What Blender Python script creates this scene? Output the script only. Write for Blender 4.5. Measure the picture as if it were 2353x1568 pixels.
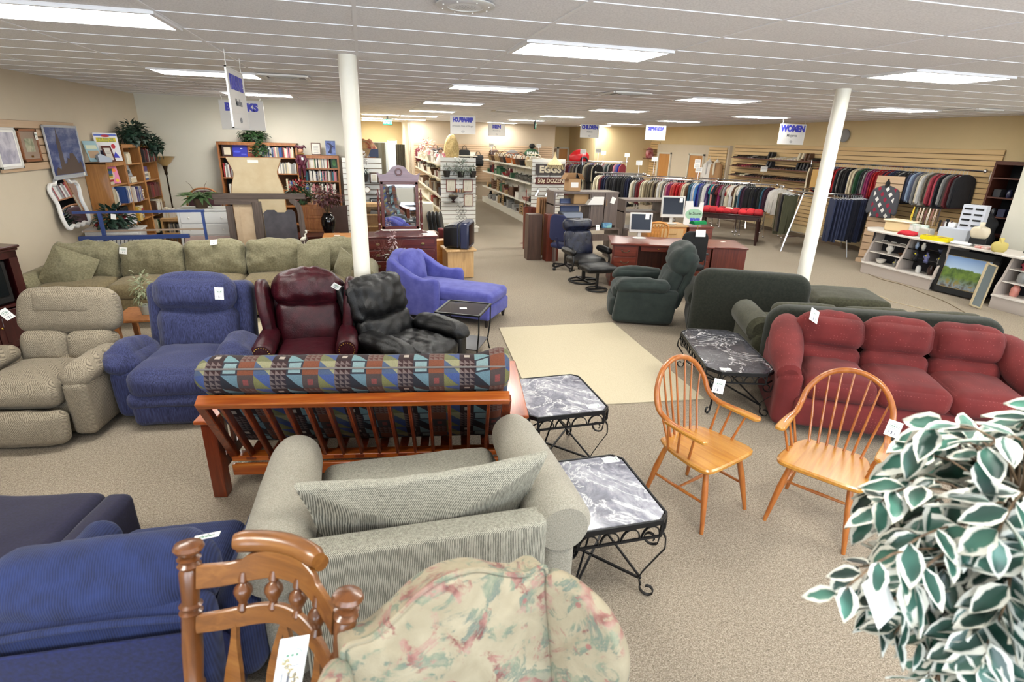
import bpy, math, random
from mathutils import Vector as V, Matrix as M, Euler, noise
for o in list(bpy.data.objects): bpy.data.objects.remove(o, do_unlink=True)
SC = bpy.context.scene; C = SC.collection
RND = random.Random(11); PI = math.pi; rad = math.radians
sin, cos = math.sin, math.cos

# ---------------------------------------------------------------- camera
cam = bpy.data.cameras.new('camera'); camo = bpy.data.objects.new('camera', cam); C.objects.link(camo)
yaw, pitch, roll = .26274, .35231, .028345
fw = V((sin(yaw)*cos(pitch), cos(yaw)*cos(pitch), -sin(pitch)))
r0 = V((cos(yaw), -sin(yaw), 0)); u0 = r0.cross(fw)
rr = r0*cos(roll) + u0*sin(roll); uu = u0*cos(roll) - r0*sin(roll)
CZ = 3.058
camo.matrix_world = M(((rr.x, uu.x, -fw.x, 0), (rr.y, uu.y, -fw.y, 0), (rr.z, uu.z, -fw.z, 2.35), (0, 0, 0, 1)))
cam.sensor_width = 36; cam.lens = 36*1246/2353; cam.clip_start = .05; cam.clip_end = 200
cam.dof.use_dof = True; cam.dof.focus_distance = 5.2; cam.dof.aperture_fstop = 2.6
SC.camera = camo
# ---------------------------------------------------------------- light and exposure
SC.view_settings.view_transform = 'Standard'; SC.view_settings.look = 'None'
SC.view_settings.gamma = 1; SC.view_settings.use_curve_mapping = False
SC.view_settings.exposure = 1.12
w = bpy.data.worlds.new('daylight'); SC.world = w; w.use_nodes = True
w.node_tree.nodes['Background'].inputs[0].default_value = (.80, .90, 1, 1)
w.node_tree.nodes['Background'].inputs[1].default_value = 4.3
LAMP = 17.5          # radiance of the ceiling diffusers
def area(name, loc, rot, sx, sy, power, col):
    l = bpy.data.lights.new(name, 'AREA'); l.shape = 'RECTANGLE'; l.size = sx; l.size_y = sy; l.energy = power; l.color = col
    o = bpy.data.objects.new(name, l); C.objects.link(o); o.location = loc; o.rotation_euler = rot
    return o
WIN = area('window_daylight', (3.75, -2.72, 1.71), (rad(90), 0, 0), 15.9, 2.25, 1, (1, 1, 1)); WIN.data.cycles.is_portal = True
try:
    SC.cycles.max_bounces = 7; SC.cycles.diffuse_bounces = 4; SC.cycles.glossy_bounces = 3; SC.cycles.transmission_bounces = 5
    SC.cycles.caustics_reflective = False; SC.cycles.caustics_refractive = False
    SC.cycles.use_denoising = True; SC.cycles.sample_clamp_indirect = 6
except Exception: pass

# ---------------------------------------------------------------- mesh builder
class B:
    def __init__(s): s.v = []; s.f = []; s.mi = []; s.uv = {}; s.cur = 0; s.m = None
    def add(s, vs, fs, uvs=None, m=None):
        k = len(s.v)
        mm = m if m is not None else s.m
        if m is not None and s.m is not None: mm = s.m @ m
        for i, p in enumerate(vs):
            p = V(p); s.v.append(mm @ p if mm is not None else p)
            if uvs: s.uv[k+i] = uvs[i]
        for f in fs: s.f.append([k+i for i in f]); s.mi.append(s.cur)
        return s
    def box(s, c, d, m=None, bev=0):
        x, y, z = d[0]/2, d[1]/2, d[2]/2; t = M.Translation(c)
        if m is not None: t = t @ m
        if not bev:
            vs = [(i*x, j*y, k*z) for i in (-1, 1) for j in (-1, 1) for k in (-1, 1)]
            return s.add(vs, [(0, 1, 3, 2), (4, 6, 7, 5), (0, 4, 5, 1), (2, 3, 7, 6), (0, 2, 6, 4), (1, 5, 7, 3)], m=t)
        b = min(bev, x*.99, y*.99, z*.99)
        vs = []; ix = {}
        for i in (-1, 1):
            for j in (-1, 1):
                for k in (-1, 1):
                    for a, p in enumerate(((i*x, j*(y-b), k*(z-b)), (i*(x-b), j*y, k*(z-b)), (i*(x-b), j*(y-b), k*z))):
                        ix[(i, j, k, a)] = len(vs); vs.append(p)
        fs = []
        g = lambda *a: ix[a]
        for i in (-1, 1):
            fs.append([g(i, -1, -1, 0), g(i, 1, -1, 0), g(i, 1, 1, 0), g(i, -1, 1, 0)][::i])
            fs.append([g(-1, i, -1, 1), g(1, i, -1, 1), g(1, i, 1, 1), g(-1, i, 1, 1)][::-i])
            fs.append([g(-1, -1, i, 2), g(1, -1, i, 2), g(1, 1, i, 2), g(-1, 1, i, 2)][::i])
            for j in (-1, 1):
                e = i*j
                fs.append([g(-1, i, j, 1), g(1, i, j, 1), g(1, i, j, 2), g(-1, i, j, 2)][::-e])
                fs.append([g(i, -1, j, 0), g(i, 1, j, 0), g(i, 1, j, 2), g(i, -1, j, 2)][::e])
                fs.append([g(i, j, -1, 0), g(i, j, -1, 1), g(i, j, 1, 1), g(i, j, 1, 0)][::e])
                for k in (-1, 1): fs.append([g(i, j, k, 0), g(i, j, k, 1), g(i, j, k, 2)][::i*j*k])
        return s.add(vs, fs, m=t)
    def bar(s, a, b, w, d=None, up=(0, 0, 1), bev=0):
        a = V(a); b = V(b); z = (b-a); L = z.length; z.normalize()
        u = V(up)
        if abs(u.dot(z)) > .98: u = V((0, 1, 0))
        x = u.cross(z).normalized(); y = z.cross(x)
        m = M((x, y, z)).transposed().to_4x4()
        return s.box((a+b)/2, (w, d or w, L), m, bev)
    def tube(s, pts, r, n=8, closed=False, flat=None):
        pts = [V(p) for p in pts]; N = len(pts); rs = r if isinstance(r, (list, tuple)) else [r]*N
        vs = []; fs = []; prev = None
        for i, p in enumerate(pts):
            if closed: t = pts[(i+1) % N]-pts[i-1]
            else: t = pts[min(i+1, N-1)]-pts[max(i-1, 0)]
            t.normalize()
            if prev is None:
                prev = V((0, 0, 1)) if abs(t.z) < .9 else V((1, 0, 0))
                if flat is not None: prev = V(flat)
            x = (prev-t*prev.dot(t)).normalized(); y = t.cross(x); prev = x
            for k in range(n):
                a = 2*PI*k/n
                vs.append(p+(x*cos(a)+y*sin(a))*rs[i])
        M_ = N if closed else N-1
        for i in range(M_):
            j = (i+1) % N
            for k in range(n):
                l = (k+1) % n; fs.append((i*n+k, i*n+l, j*n+l, j*n+k))
        if not closed: fs.append(list(range(n))[::-1]); fs.append([(N-1)*n+k for k in range(n)])
        return s.add(vs, fs)
    def strip(s, pts, w, t, side):
        # flat metal bar bent along pts; width w along the constant direction 'side', thickness t
        pts = [V(p) for p in pts]; sd = V(side).normalized(); N = len(pts); vs = []; fs = []
        for i, p in enumerate(pts):
            d = (pts[min(i+1, N-1)]-pts[max(i-1, 0)]).normalized(); nn = d.cross(sd).normalized()
            for a, b in ((-1, -1), (1, -1), (1, 1), (-1, 1)): vs.append(p+sd*a*w/2+nn*b*t/2)
        for i in range(N-1):
            for k in range(4):
                l = (k+1) % 4; fs.append((i*4+k, i*4+l, i*4+4+l, i*4+4+k))
        fs += [(3, 2, 1, 0), [(N-1)*4+k for k in range(4)]]
        return s.add(vs, fs)
    def lathe(s, prof, n=16, c=(0, 0, 0), m=None, sx=1, sy=1):
        vs = []; fs = []
        for r, z in prof:
            for k in range(n):
                a = 2*PI*k/n; vs.append((r*cos(a)*sx, r*sin(a)*sy, z))
        for i in range(len(prof)-1):
            for k in range(n):
                l = (k+1) % n; fs.append((i*n+k, i*n+l, i*n+n+l, i*n+n+k))
        fs.append(list(range(n))[::-1]); fs.append([(len(prof)-1)*n+k for k in range(n)])
        t = M.Translation(c)
        if m is not None: t = t @ m
        return s.add(vs, fs, m=t)
    def prism(s, poly, a, b, ax='y', m=None, bev=0):
        # poly in the plane normal to ax, extruded from a to b
        def P3(p, h):
            return {'y': (p[0], h, p[1]), 'x': (h, p[0], p[1]), 'z': (p[0], p[1], h)}[ax]
        n = len(poly)
        if bev:
            cx = sum(p[0] for p in poly)/n; cy = sum(p[1] for p in poly)/n
            ins = []
            for i in range(n):
                p0, p1, p2 = V(poly[i-1]).to_2d(), V(poly[i]).to_2d(), V(poly[(i+1) % n]).to_2d()
                t1 = (p1-p0); t2 = (p2-p1)
                nn = V((t1.y, -t1.x)).normalized()+V((t2.y, -t2.x)).normalized()
                nn = nn.normalized() if nn.length > 1e-6 else V((0, 0))
                ins.append((nn.x*bev, nn.y*bev))
            ar = sum(poly[i-1][0]*poly[i][1]-poly[i][0]*poly[i-1][1] for i in range(n)); sg = -1 if ar > 0 else 1
            inner = [(poly[i][0]+sg*ins[i][0], poly[i][1]+sg*ins[i][1]) for i in range(n)]
            rings = [(inner, a), (poly, a+bev), (poly, b-bev), (inner, b)]
        else: rings = [(poly, a), (poly, b)]
        vs = [P3(p, h) for pl, h in rings for p in pl]; fs = []
        for q in range(len(rings)-1):
            for i in range(n):
                j = (i+1) % n; fs.append((q*n+i, q*n+j, q*n+n+j, q*n+n+i))
        fs.append(list(range(n))[::-1]); fs.append([(len(rings)-1)*n+i for i in range(n)])
        return s.add(vs, fs, m=m)
    def cush(s, d, c=(0, 0, 0), r=.06, puff=(0, 0, .02), wr=0, ws=6, rot=None, fn=None, step=.035, seed=0, pw=1):
        # soft rounded block: d size, r edge radius, puff bulge per axis, wr wrinkle depth
        hx, hy, hz = d[0]/2, d[1]/2, d[2]/2; r = min(r, hx*.98, hy*.98, hz*.98)
        def ticks(h):
            a = [-h, -h+r*.12, -h+r*.4, -h+r*.75, -h+r]
            k = max(1, int((2*h-2*r)/step)); b = [-h+r+(2*h-2*r)*i/k for i in range(1, k)]
            return a+b+[-x for x in a[::-1]]
        tx, ty, tz = ticks(hx), ticks(hy), ticks(hz)
        vs = []; ix = {}; fs = []
        def vid(p):
            k = (round(p[0], 5), round(p[1], 5), round(p[2], 5))
            if k not in ix: ix[k] = len(vs); vs.append(p)
            return ix[k]
        for (A, Bt, h, f) in ((ty, tz, hx, lambda a, b, h: (h, a, b)), (tx, tz, hy, lambda a, b, h: (a, h, b)), (tx, ty, hz, lambda a, b, h: (a, b, h))):
            for sg in (-1, 1):
                for i in range(len(A)-1):
                    for j in range(len(Bt)-1):
                        q = [vid(f(a, b, sg*h)) for a, b in ((A[i], Bt[j]), (A[i+1], Bt[j]), (A[i+1], Bt[j+1]), (A[i], Bt[j+1]))]
                        flip = sg < 0
                        if f(1, 2, 3)[1] == 3: flip = not flip
                        fs.append(q[::-1] if flip else q)
        out = []
        for p in vs:
            q = V((max(-hx+r, min(hx-r, p[0])), max(-hy+r, min(hy-r, p[1])), max(-hz+r, min(hz-r, p[2]))))
            n = V(p)-q
            if n.length < 1e-9: n = V((0, 0, 1))
            n.normalize(); q = q+n*r
            u, v_, w_ = max(-1, min(1, p[0]/hx)), max(-1, min(1, p[1]/hy)), max(-1, min(1, p[2]/hz))
            a, b, c_ = (1-u*u)**pw, (1-v_*v_)**pw, (1-w_*w_)**pw
            q += V((n.x*puff[0]*b*c_, n.y*puff[1]*a*c_, n.z*puff[2]*a*b))
            if wr:
                qq = V((q.x, q.y, q.z))*ws+V((seed*7.3, seed*3.1, seed))
                q += n*wr*(noise.noise(qq)+.5*noise.noise(qq*2.3))
            if fn: q = V(fn(q))
            out.append(q)
        t = M.Translation(c)
        if rot is not None: t = t @ Euler([rad(a) for a in rot]).to_matrix().to_4x4()
        return s.add(out, fs, m=t)
    def slab(s, poly, d, c=(0, 0, 0), r=.05, puff=.02, wr=0, ws=6, m=None, fn=None, k=5, plane='xz'):
        # upholstered panel: closed outline poly (x,z), thickness d along y, rounded rim radius r, faces bulged
        n = len(poly); cx = sum(p[0] for p in poly)/n; cz = sum(p[1] for p in poly)/n
        size = sum(math.hypot(p[0]-cx, p[1]-cz) for p in poly)/n
        rings = []
        for i in range(5):
            a = PI/2*i/4; rings.append((1-r*(1-cos(a))/size, d/2-r+r*sin(a)))   # rim to face
        # rings: i=0 outermost at y=d/2-r ; i=4 inset at y=d/2
        s0 = rings[-1][0]
        for i in range(1, k+1):
            t = i/k; rings.append((s0*(1-t), d/2+puff*(1-(1-t)**2)))
        vs = []; idx = []
        for sgn in (1, -1):
            for q, (sc, y) in enumerate(rings):
                if q == len(rings)-1: idx.append([len(vs)]); vs.append((cx, sgn*y, cz)); continue
                idx.append(list(range(len(vs), len(vs)+n)))
                for p in poly: vs.append((cx+(p[0]-cx)*sc, sgn*y, cz+(p[1]-cz)*sc))
        fs = []; L = len(rings)
        for h in (0, 1):
            for q in range(L-1):
                A, Bq = idx[h*L+q], idx[h*L+q+1]
                for i in range(n):
                    j = (i+1) % n
                    f = (A[i], A[j], Bq[j], Bq[i]) if len(Bq) > 1 else (A[i], A[j], Bq[0])
                    fs.append(f if h else f[::-1])
        for i in range(n):
            j = (i+1) % n; fs.append((idx[0][i], idx[0][j], idx[L][j], idx[L][i]))
        if wr:
            vs = [(p[0], p[1]+wr*noise.noise(V(p)*ws), p[2]) for p in vs]
        if fn: vs = [fn(V(p)) for p in vs]
        t = M.Translation(c)
        if m is not None: t = t @ m
        return s.add(vs, fs, m=t)
    def ball(s, c, r, n=10, sc=(1, 1, 1)):
        pr = [(max(1e-4, r*sin(PI*i/(n//2+1))), -r*cos(PI*i/(n//2+1))) for i in range(n//2+2)]
        return s.lathe(pr, n, c, M.Diagonal((*sc, 1)))
    def quad(s, a, b, c, d, uv=False): return s.add([a, b, c, d], [(0, 1, 2, 3)], [(0, 0), (1, 0), (1, 1), (0, 1)] if uv else None)
    def mesh(s, name, mats, ang=38):
        me = bpy.data.meshes.new(name); me.from_pydata([tuple(p) for p in s.v], [], s.f)
        if s.uv:
            l = me.uv_layers.new(name='UVMap')
            for lp in me.loops: l.data[lp.index].uv = s.uv.get(lp.vertex_index, (0, 0))
        for x in (mats if isinstance(mats, (list, tuple)) else [mats]): me.materials.append(x)
        me.polygons.foreach_set('material_index', s.mi)
        me.polygons.foreach_set('use_smooth', [True]*len(s.f)); me.update()
        try: me.set_sharp_from_angle(angle=rad(ang))
        except Exception: pass
        return me
    def new(s): return s

def P(name, b, mats, parent=None, label=None, kind=None, ang=38, loc=None, rot=None):
    me = b if isinstance(b, bpy.types.Mesh) else b.mesh(name, mats, ang)
    o = bpy.data.objects.new(name, me); C.objects.link(o)
    if parent is not None: o.parent = parent
    if label: o['label'] = label
    if kind: o['kind'] = kind
    if loc: o.location = loc
    if rot: o.rotation_euler = [rad(a) for a in rot]
    return o
def tag(o, label, cat, group=None, kind=None):
    o['label'] = label; o['category'] = cat
    if group: o['group'] = group
    if kind: o['kind'] = kind
    return o
def T(name, label, cat, loc=(0, 0, 0), rz=0, group=None):
    o = bpy.data.objects.new(name, None); C.objects.link(o); o.empty_display_size = .1
    o.location = loc; o.rotation_euler = (0, 0, rad(rz)); return tag(o, label, cat, group)
def S(name, b, mats, label, cat, loc=(0, 0, 0), rz=0, group=None, rot=None, color=None, kind=None, ang=38):
    o = P(name, b, mats, ang=ang); o.location = loc; o.rotation_euler = (0, 0, rad(rz)) if rot is None else [rad(a) for a in rot]
    if color is not None: o.color = (*color[:3], 1)
    return tag(o, label, cat, group, kind)
def struct(name, b, mats, ang=38):
    o = P(name, b, mats, ang=ang); o['kind'] = 'structure'; return o
def copy_tree(o, parent=None):
    c = o.copy(); C.objects.link(c)
    if parent is not None: c.parent = parent
    for ch in list(o.children): copy_tree(ch, c)
    return c
def text(name, body, size, mat, parent=None, loc=(0, 0, 0), rot=(90, 0, 0), off=0, sx=1, ext=.001, align='CENTER', space=1):
    cu = bpy.data.curves.new(name, 'FONT'); cu.body = body; cu.size = size; cu.offset = off; cu.extrude = ext
    cu.align_x = align; cu.align_y = 'CENTER'; cu.space_character = space; cu.resolution_u = 3
    k = bpy.data.objects.new(name, cu); C.objects.link(k)
    me = bpy.data.meshes.new_from_object(k.evaluated_get(bpy.context.evaluated_depsgraph_get()))
    bpy.data.objects.remove(k); bpy.data.curves.remove(cu); me.materials.clear(); me.materials.append(mat); me.name = name
    o = bpy.data.objects.new(name, me); C.objects.link(o); o.location = loc; o.rotation_euler = [rad(a) for a in rot]; o.scale = (sx, 1, 1)
    if parent is not None: o.parent = parent
    return o

# ---------------------------------------------------------------- materials
def h(s):
    s = s.lstrip('#'); o = []
    for i in (0, 2, 4):
        c = int(s[i:i+2], 16)/255; o.append(c/12.92 if c <= .04045 else ((c+.055)/1.055)**2.4)
    return (*o, 1)
class N:
    def __init__(s, name, rough=.6, metal=0, **k):
        s.m = bpy.data.materials.new(name); s.m.use_nodes = True; s.t = s.m.node_tree; s.p = s.t.nodes['Principled BSDF']
        s.p.inputs['Roughness'].default_value = rough; s.p.inputs['Metallic'].default_value = metal
        for a, v in k.items(): s.p.inputs[a.replace('_', ' ')].default_value = v
        s.tc = None
    def n(s, t, **k):
        nd = s.t.nodes.new(t)
        for a, v in k.items(): setattr(nd, a, v)
        return nd
    def l(s, a, b): s.t.links.new(a, b)
    def co(s, scale=(1, 1, 1), kind='Object', rot=(0, 0, 0)):
        if s.tc is None: s.tc = s.n('ShaderNodeTexCoord')
        mp = s.n('ShaderNodeMapping'); mp.inputs['Scale'].default_value = scale; mp.inputs['Rotation'].default_value = rot
        s.l(s.tc.outputs[kind], mp.inputs[0]); return mp.outputs[0]
    def noise(s, scale, sc=(1, 1, 1), detail=3, rough=.5, dist=0, kind='Object'):
        t = s.n('ShaderNodeTexNoise'); t.inputs['Scale'].default_value = scale; t.inputs['Detail'].default_value = detail
        t.inputs['Roughness'].default_value = rough; t.inputs['Distortion'].default_value = dist
        s.l(s.co(sc, kind), t.inputs['Vector']); return t.outputs['Fac']
    def ramp(s, f, stops, const=False):
        r = s.n('ShaderNodeValToRGB'); e = r.color_ramp.elements
        if const: r.color_ramp.interpolation = 'CONSTANT'
        for i, (p, c) in enumerate(stops):
            x = e[i] if i < 2 else e.new(p)
            x.position = p; x.color = c
        s.l(f, r.inputs[0]); return r.outputs[0]
    def math(s, op, a, b=None, c=None):
        nd = s.n('ShaderNodeMath', operation=op)
        for i, x in enumerate((a, b, c)):
            if x is None: continue
            if isinstance(x, (int, float)): nd.inputs[i].default_value = x
            else: s.l(x, nd.inputs[i])
        return nd.outputs[0]
    def mix(s, f, a, b, mode='MIX'):
        nd = s.n('ShaderNodeMix', data_type='RGBA', blend_type=mode)
        for i, x in ((0, f), (6, a), (7, b)):
            if isinstance(x, (int, float, tuple)): nd.inputs[i].default_value = x
            else: s.l(x, nd.inputs[i])
        return nd.outputs[2]
    def xyz(s, kind='Object'):
        sp = s.n('ShaderNodeSeparateXYZ'); s.l(s.co(kind=kind), sp.inputs[0]); return sp.outputs
    def col(s, x):
        if isinstance(x, tuple): s.p.inputs['Base Color'].default_value = x
        else: s.l(x, s.p.inputs['Base Color'])
        return s
    def bump(s, f, st=.3, d=.01):
        b = s.n('ShaderNodeBump'); b.inputs['Strength'].default_value = st; b.inputs['Distance'].default_value = d
        s.l(f, b.inputs['Height']); s.l(b.outputs[0], s.p.inputs['Normal']); return s
    def rgh(s, f, a, b):
        mr = s.n('ShaderNodeMapRange'); mr.inputs[3].default_value = a; mr.inputs[4].default_value = b
        s.l(f, mr.inputs[0]); s.l(mr.outputs[0], s.p.inputs['Roughness']); return s
def plain(name, c, rough=.6, metal=0, **k):
    if 'screen' in name: k['Specular_IOR_Level'] = .15
    return N(name, rough, metal, **k).col(h(c)).m
def two(name, a, b, scale=20, sc=(1, 1, 1), rough=.7, lo=.35, hi=.65, bump=0, bd=.004, metal=0, detail=4, **k):
    n = N(name, rough, metal, **k); f = n.noise(scale, sc, detail, .6); n.col(n.ramp(f, [(lo, h(a)), (hi, h(b))]))
    if bump: n.bump(f, bump, bd)
    return n.m
def wood(name, a, b, c, ax='x', scale=3, rough=.4, coat=.25):
    sc = {'x': (.6, 9, 9), 'y': (9, .6, 9), 'z': (9, 9, .6)}[ax]
    n = N(name, rough, Coat_Weight=coat, Coat_Roughness=.15); f = n.noise(scale, sc, 5, .6, .8); g = n.noise(scale*.25, (1, 1, 1), 2)
    n.col(n.mix(n.math('MULTIPLY', g, .5), n.ramp(f, [(.3, h(a)), (.52, h(b)), (.72, h(c))]), h(b)))
    return n.m
def emis(name, c, st):
    n = N(name); n.col(h(c)); n.p.inputs['Emission Color'].default_value = h(c); n.p.inputs['Emission Strength'].default_value = st; return n.m
def objcol(name, rough=.6, var=.0, scale=30, sc=(1, 1, 1), bump=0):
    n = N(name, rough); oi = n.n('ShaderNodeObjectInfo'); c = oi.outputs['Color']
    if var:
        f = n.noise(scale, sc, 3); c = n.mix(n.ramp(f, [(.35, (1-var,)*3+(1,)), (.65, (1, 1, 1, 1))]), (0, 0, 0, 1), c) if False else n.mix(1.0, c, n.ramp(f, [(.35, (1-var,)*3+(1,)), (.65, (1, 1, 1, 1))]), 'MULTIPLY')
        if bump: n.bump(f, bump, .004)
    n.col(c); return n.m
WHITE = plain('white_paint', 'e9e7e2', .5); BLACK = plain('black_plastic', '121214', .4); CHROME = plain('chrome', 'd8d8dc', .15, 1)
IRON = plain('black_iron', '101012', .45, .3); PAPER = plain('paper', 'f4f3ee', .7); INK = plain('green_ink', '6f8f7a', .7); PEN = plain('pen_ink', '6a6a72', .7)
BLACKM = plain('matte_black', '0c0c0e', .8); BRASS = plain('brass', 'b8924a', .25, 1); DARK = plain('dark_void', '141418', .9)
OC = objcol('dyed_surface', .55); OCF = objcol('dyed_cloth', .85, .22, 40, (1, 1, .2), .3); OCG = objcol('dyed_glaze', .2)
GLASS = N('glass', .02, Transmission_Weight=1, IOR=1.45).col((.95, .98, .97, 1)).m
SMOKE = N('smoked_glass', .03, Transmission_Weight=.85, IOR=1.45).col((.16, .16, .17, 1)).m
MIRROR = plain('mirror_silver', 'e6eaf0', .02, 1)

def price_tag(parent, loc, rot, w=.07, hgt=.1):
    b = B(); b.box((0, 0, 0), (w, .0012, hgt))
    b.cur = 1; b.tube([(w*.33*cos(a*PI/8), -.0012, hgt*.16+hgt*.13*sin(a*PI/8)) for a in range(16)], .0012, 4, True)
    for k in (-1, 0, 1): b.box((k*.012, -.001, hgt*.16), (.008, .0008, .008))
    b.cur = 2
    for i in range(3): b.box((-w*.25+i*w*.22, -.001, -hgt*.27), (.003+.004*(i % 2), .0008, hgt*.2))
    b.box((0, -.001, -hgt*.05), (w*.6, .0008, .002))
    return P('price_tag', b, [PAPER, INK, PEN], parent, 'white handwritten price tag', loc=loc, rot=rot)
def arc(cx, cy, r, a0, a1, n, ry=None):
    return [(cx+r*cos(rad(a0+(a1-a0)*i/n)), cy+(ry or r)*sin(rad(a0+(a1-a0)*i/n))) for i in range(n+1)]
def rrect(x0, z0, x1, z1, r, n=4):
    if not isinstance(r, (list, tuple)): r = [r]*4
    return arc(x0+r[0], z0+r[0], r[0], 180, 270, n)+arc(x1-r[1], z0+r[1], r[1], 270, 360, n)+arc(x1-r[2], z1-r[2], r[2], 0, 90, n)+arc(x0+r[3], z1-r[3], r[3], 90, 180, n)
def dens(poly, step):
    out = []
    for i in range(len(poly)):
        a, b = V(poly[i]).to_2d(), V(poly[(i+1) % len(poly)]).to_2d(); k = max(1, int((b-a).length/step))
        for j in range(k): q = a.lerp(b, j/k); out.append((q.x, q.y))
    return out
def spline(pts, n=6):
    pts = [V(p) for p in pts]; out = []
    for i in range(len(pts)-1):
        p0, p1, p2, p3 = pts[max(i-1, 0)], pts[i], pts[i+1], pts[min(i+2, len(pts)-1)]
        for j in range(n):
            t = j/n; out.append(.5*((2*p1)+(p2-p0)*t+(2*p0-5*p1+4*p2-p3)*t*t+(3*p1-p0-3*p2+p3)*t**3))
    out.append(pts[-1]); return out
def sp2(pts, n=6): return [(p[0], p[1]) for p in spline([(a, b, 0) for a, b in pts], n)]
# ---------------------------------------------------------------- shell
XL, XR, YB, YF, YN = -4.45, 11.95, 13.62, 23.6, -2.6
n = N('carpet', .95); f1 = n.noise(150, detail=2); f2 = n.noise(55, detail=3); f3 = n.noise(.7, detail=3)
c1 = n.ramp(f1, [(.36, h('574c3e')), (.5, h('857a6a')), (.64, h('afa393'))])
c2 = n.ramp(f2, [(.35, h('7b6f5f')), (.65, h('aa9e8c'))])
cc = n.mix(.4, c1, c2); cc = n.mix(.55, cc, n.ramp(f3, [(.3, (.86, .83, .80, 1)), (.7, (1, 1, 1, 1))]), 'MULTIPLY')
n.col(cc).bump(f1, .5, .006); CARPET = n.m
n = N('ceiling_tile', .9); f = n.noise(90, detail=4); n.col(n.ramp(f, [(.3, h('d6d5d7')), (.6, h('ecebed'))])).bump(f, .25, .004); TILE = n.m
GRID = plain('ceiling_grid', 'e9e8ea', .6)
WALLT = two('tan_wall', 'c9bca6', 'ccbfa9', 2, rough=.85); WALLC = two('cream_wall', 'd5d1c2', 'd7d3c5', 2, rough=.85)
WALLY = two('yellow_wall', 'd2bd92', 'd5c095', 2, rough=.85); WALLM = two('mauve_wall', 'b3a48f', 'b6a793', 2, rough=.85)
SLATW = two('maple_slat', 'd1b07c', 'ddbf8e', 3, (.4, .4, 6), .5); SLATN = two('natural_slat', 'bc9f80', 'c8ac8e', 3, (.4, .4, 6), .5)
def sl(nm, b, m): return struct(nm, b, m)
b = B(); b.box((3.5, 12.5, -.05), (18, 31, .1)); sl('floor', b, CARPET)
b = B(); b.box((3.5, 12.5, CZ+.056), (18, 31, .1)); sl('ceiling', b, TILE)
b = B()
for i in range(-4, 11): b.box((i*1.2192, 12.5, CZ+.004), (.024, 30, .006))
for j in range(-13, 37): b.box((3.5, 4.9605+j*.6096, CZ+.004), (17, .014, .005))
sl('trim_1', b, GRID)
def wall(nm, x0, y0, x1, y1, m, z0=0, z1=CZ+.02):
    b = B(); b.box(((x0+x1)/2, (y0+y1)/2, (z0+z1)/2), (abs(x1-x0), abs(y1-y0), z1-z0)); return sl(nm, b, m)
wall('wall_left', XL-.15, YN-.15, XL, YB+.15, WALLT)
wall('wall_rear', XL, YB, -.12, YB+.15, WALLC)
wall('wall_passage', -.27, YB+.15, -.12, 27.4, WALLY)
wall('wall_exit', -.12, 27.4, 1.9, 27.55, WALLY)
wall('wall_return', 1.78, YF, 1.9, 27.4, WALLC)
wall('wall_far', 1.78, YF, 8.0, YF+.15, WALLM)
wall('wall_nook', 8.0, 25.6, 9.5, 25.75, WALLY); wall('wall_nook_left', 7.9, YF+.15, 8.0, 25.75, WALLM)
wall('wall_corner', 9.38, 22.4, XR+.15, 22.55, WALLY); wall('wall_nook_right', 9.38, 22.55, 9.5, 25.75, WALLY)
wall('wall_right', XR, YN-.15, XR+.15, 22.4, WALLY)
# fitting room soffit on the right wall, a shallow projecting front below it
wall('wall_fitting', XR-.12, 16.75, XR, 21.6, WALLT, 0, 2.42)
wall('wall_partition', 11.25, 4.6, XR, 7.45, WALLC)
# the shop front behind the photographer: piers, sill and head around a long window
b = B()
b.box((3.75, YN-.08, .3), (16.5, .15, .6)); b.box((3.75, YN-.08, 2.94), (16.5, .15, .24))
for x in (XL+.15, -.9, 2.6, 6.1, 9.6, XR-.15): b.box((x, YN-.08, 1.7), (.3, .15, 2.3))
sl('wall_front', b, WALLC)
PANE = N('window_pane'); t = PANE.n('ShaderNodeBsdfTransparent'); gl = PANE.n('ShaderNodeBsdfGlossy'); gl.inputs['Roughness'].default_value = .02
mx = PANE.n('ShaderNodeMixShader'); mx.inputs[0].default_value = .06; PANE.l(t.outputs[0], mx.inputs[1]); PANE.l(gl.outputs[0], mx.inputs[2])
PANE.l(mx.outputs[0], PANE.t.nodes['Material Output'].inputs[0])
for k, (x0, x1) in enumerate(((-4.15, -1.05), (-.75, 2.45), (2.75, 5.95), (6.25, 9.45), (9.75, 11.65))):
    b = B(); b.box(((x0+x1)/2, YN-.1, 1.71), (x1-x0, .008, 2.22)); wn = sl('window_%d' % (k+1), b, PANE.m)
    b = B()
    for x in (x0+.02, x1-.02, (x0+x1)/2): b.box((x, YN-.08, 1.71), (.04, .06, 2.22))
    for z in (.62, 2.8): b.box(((x0+x1)/2, YN-.08, z), (x1-x0, .06, .04))
    P('window_frame', b, CHROME, wn)
# baseboards
BB = plain('baseboard', '6c5a48', .6)
for nm, x0, y0, x1, y1 in (('left', XL, YN, XL+.012, YB), ('rear', XL, YB-.012, -.12, YB), ('right', XR-.012, 7.5, XR, 16.7)):
    wall('baseboard_'+nm, x0, y0, x1, y1, BB, 0, .1)
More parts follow.
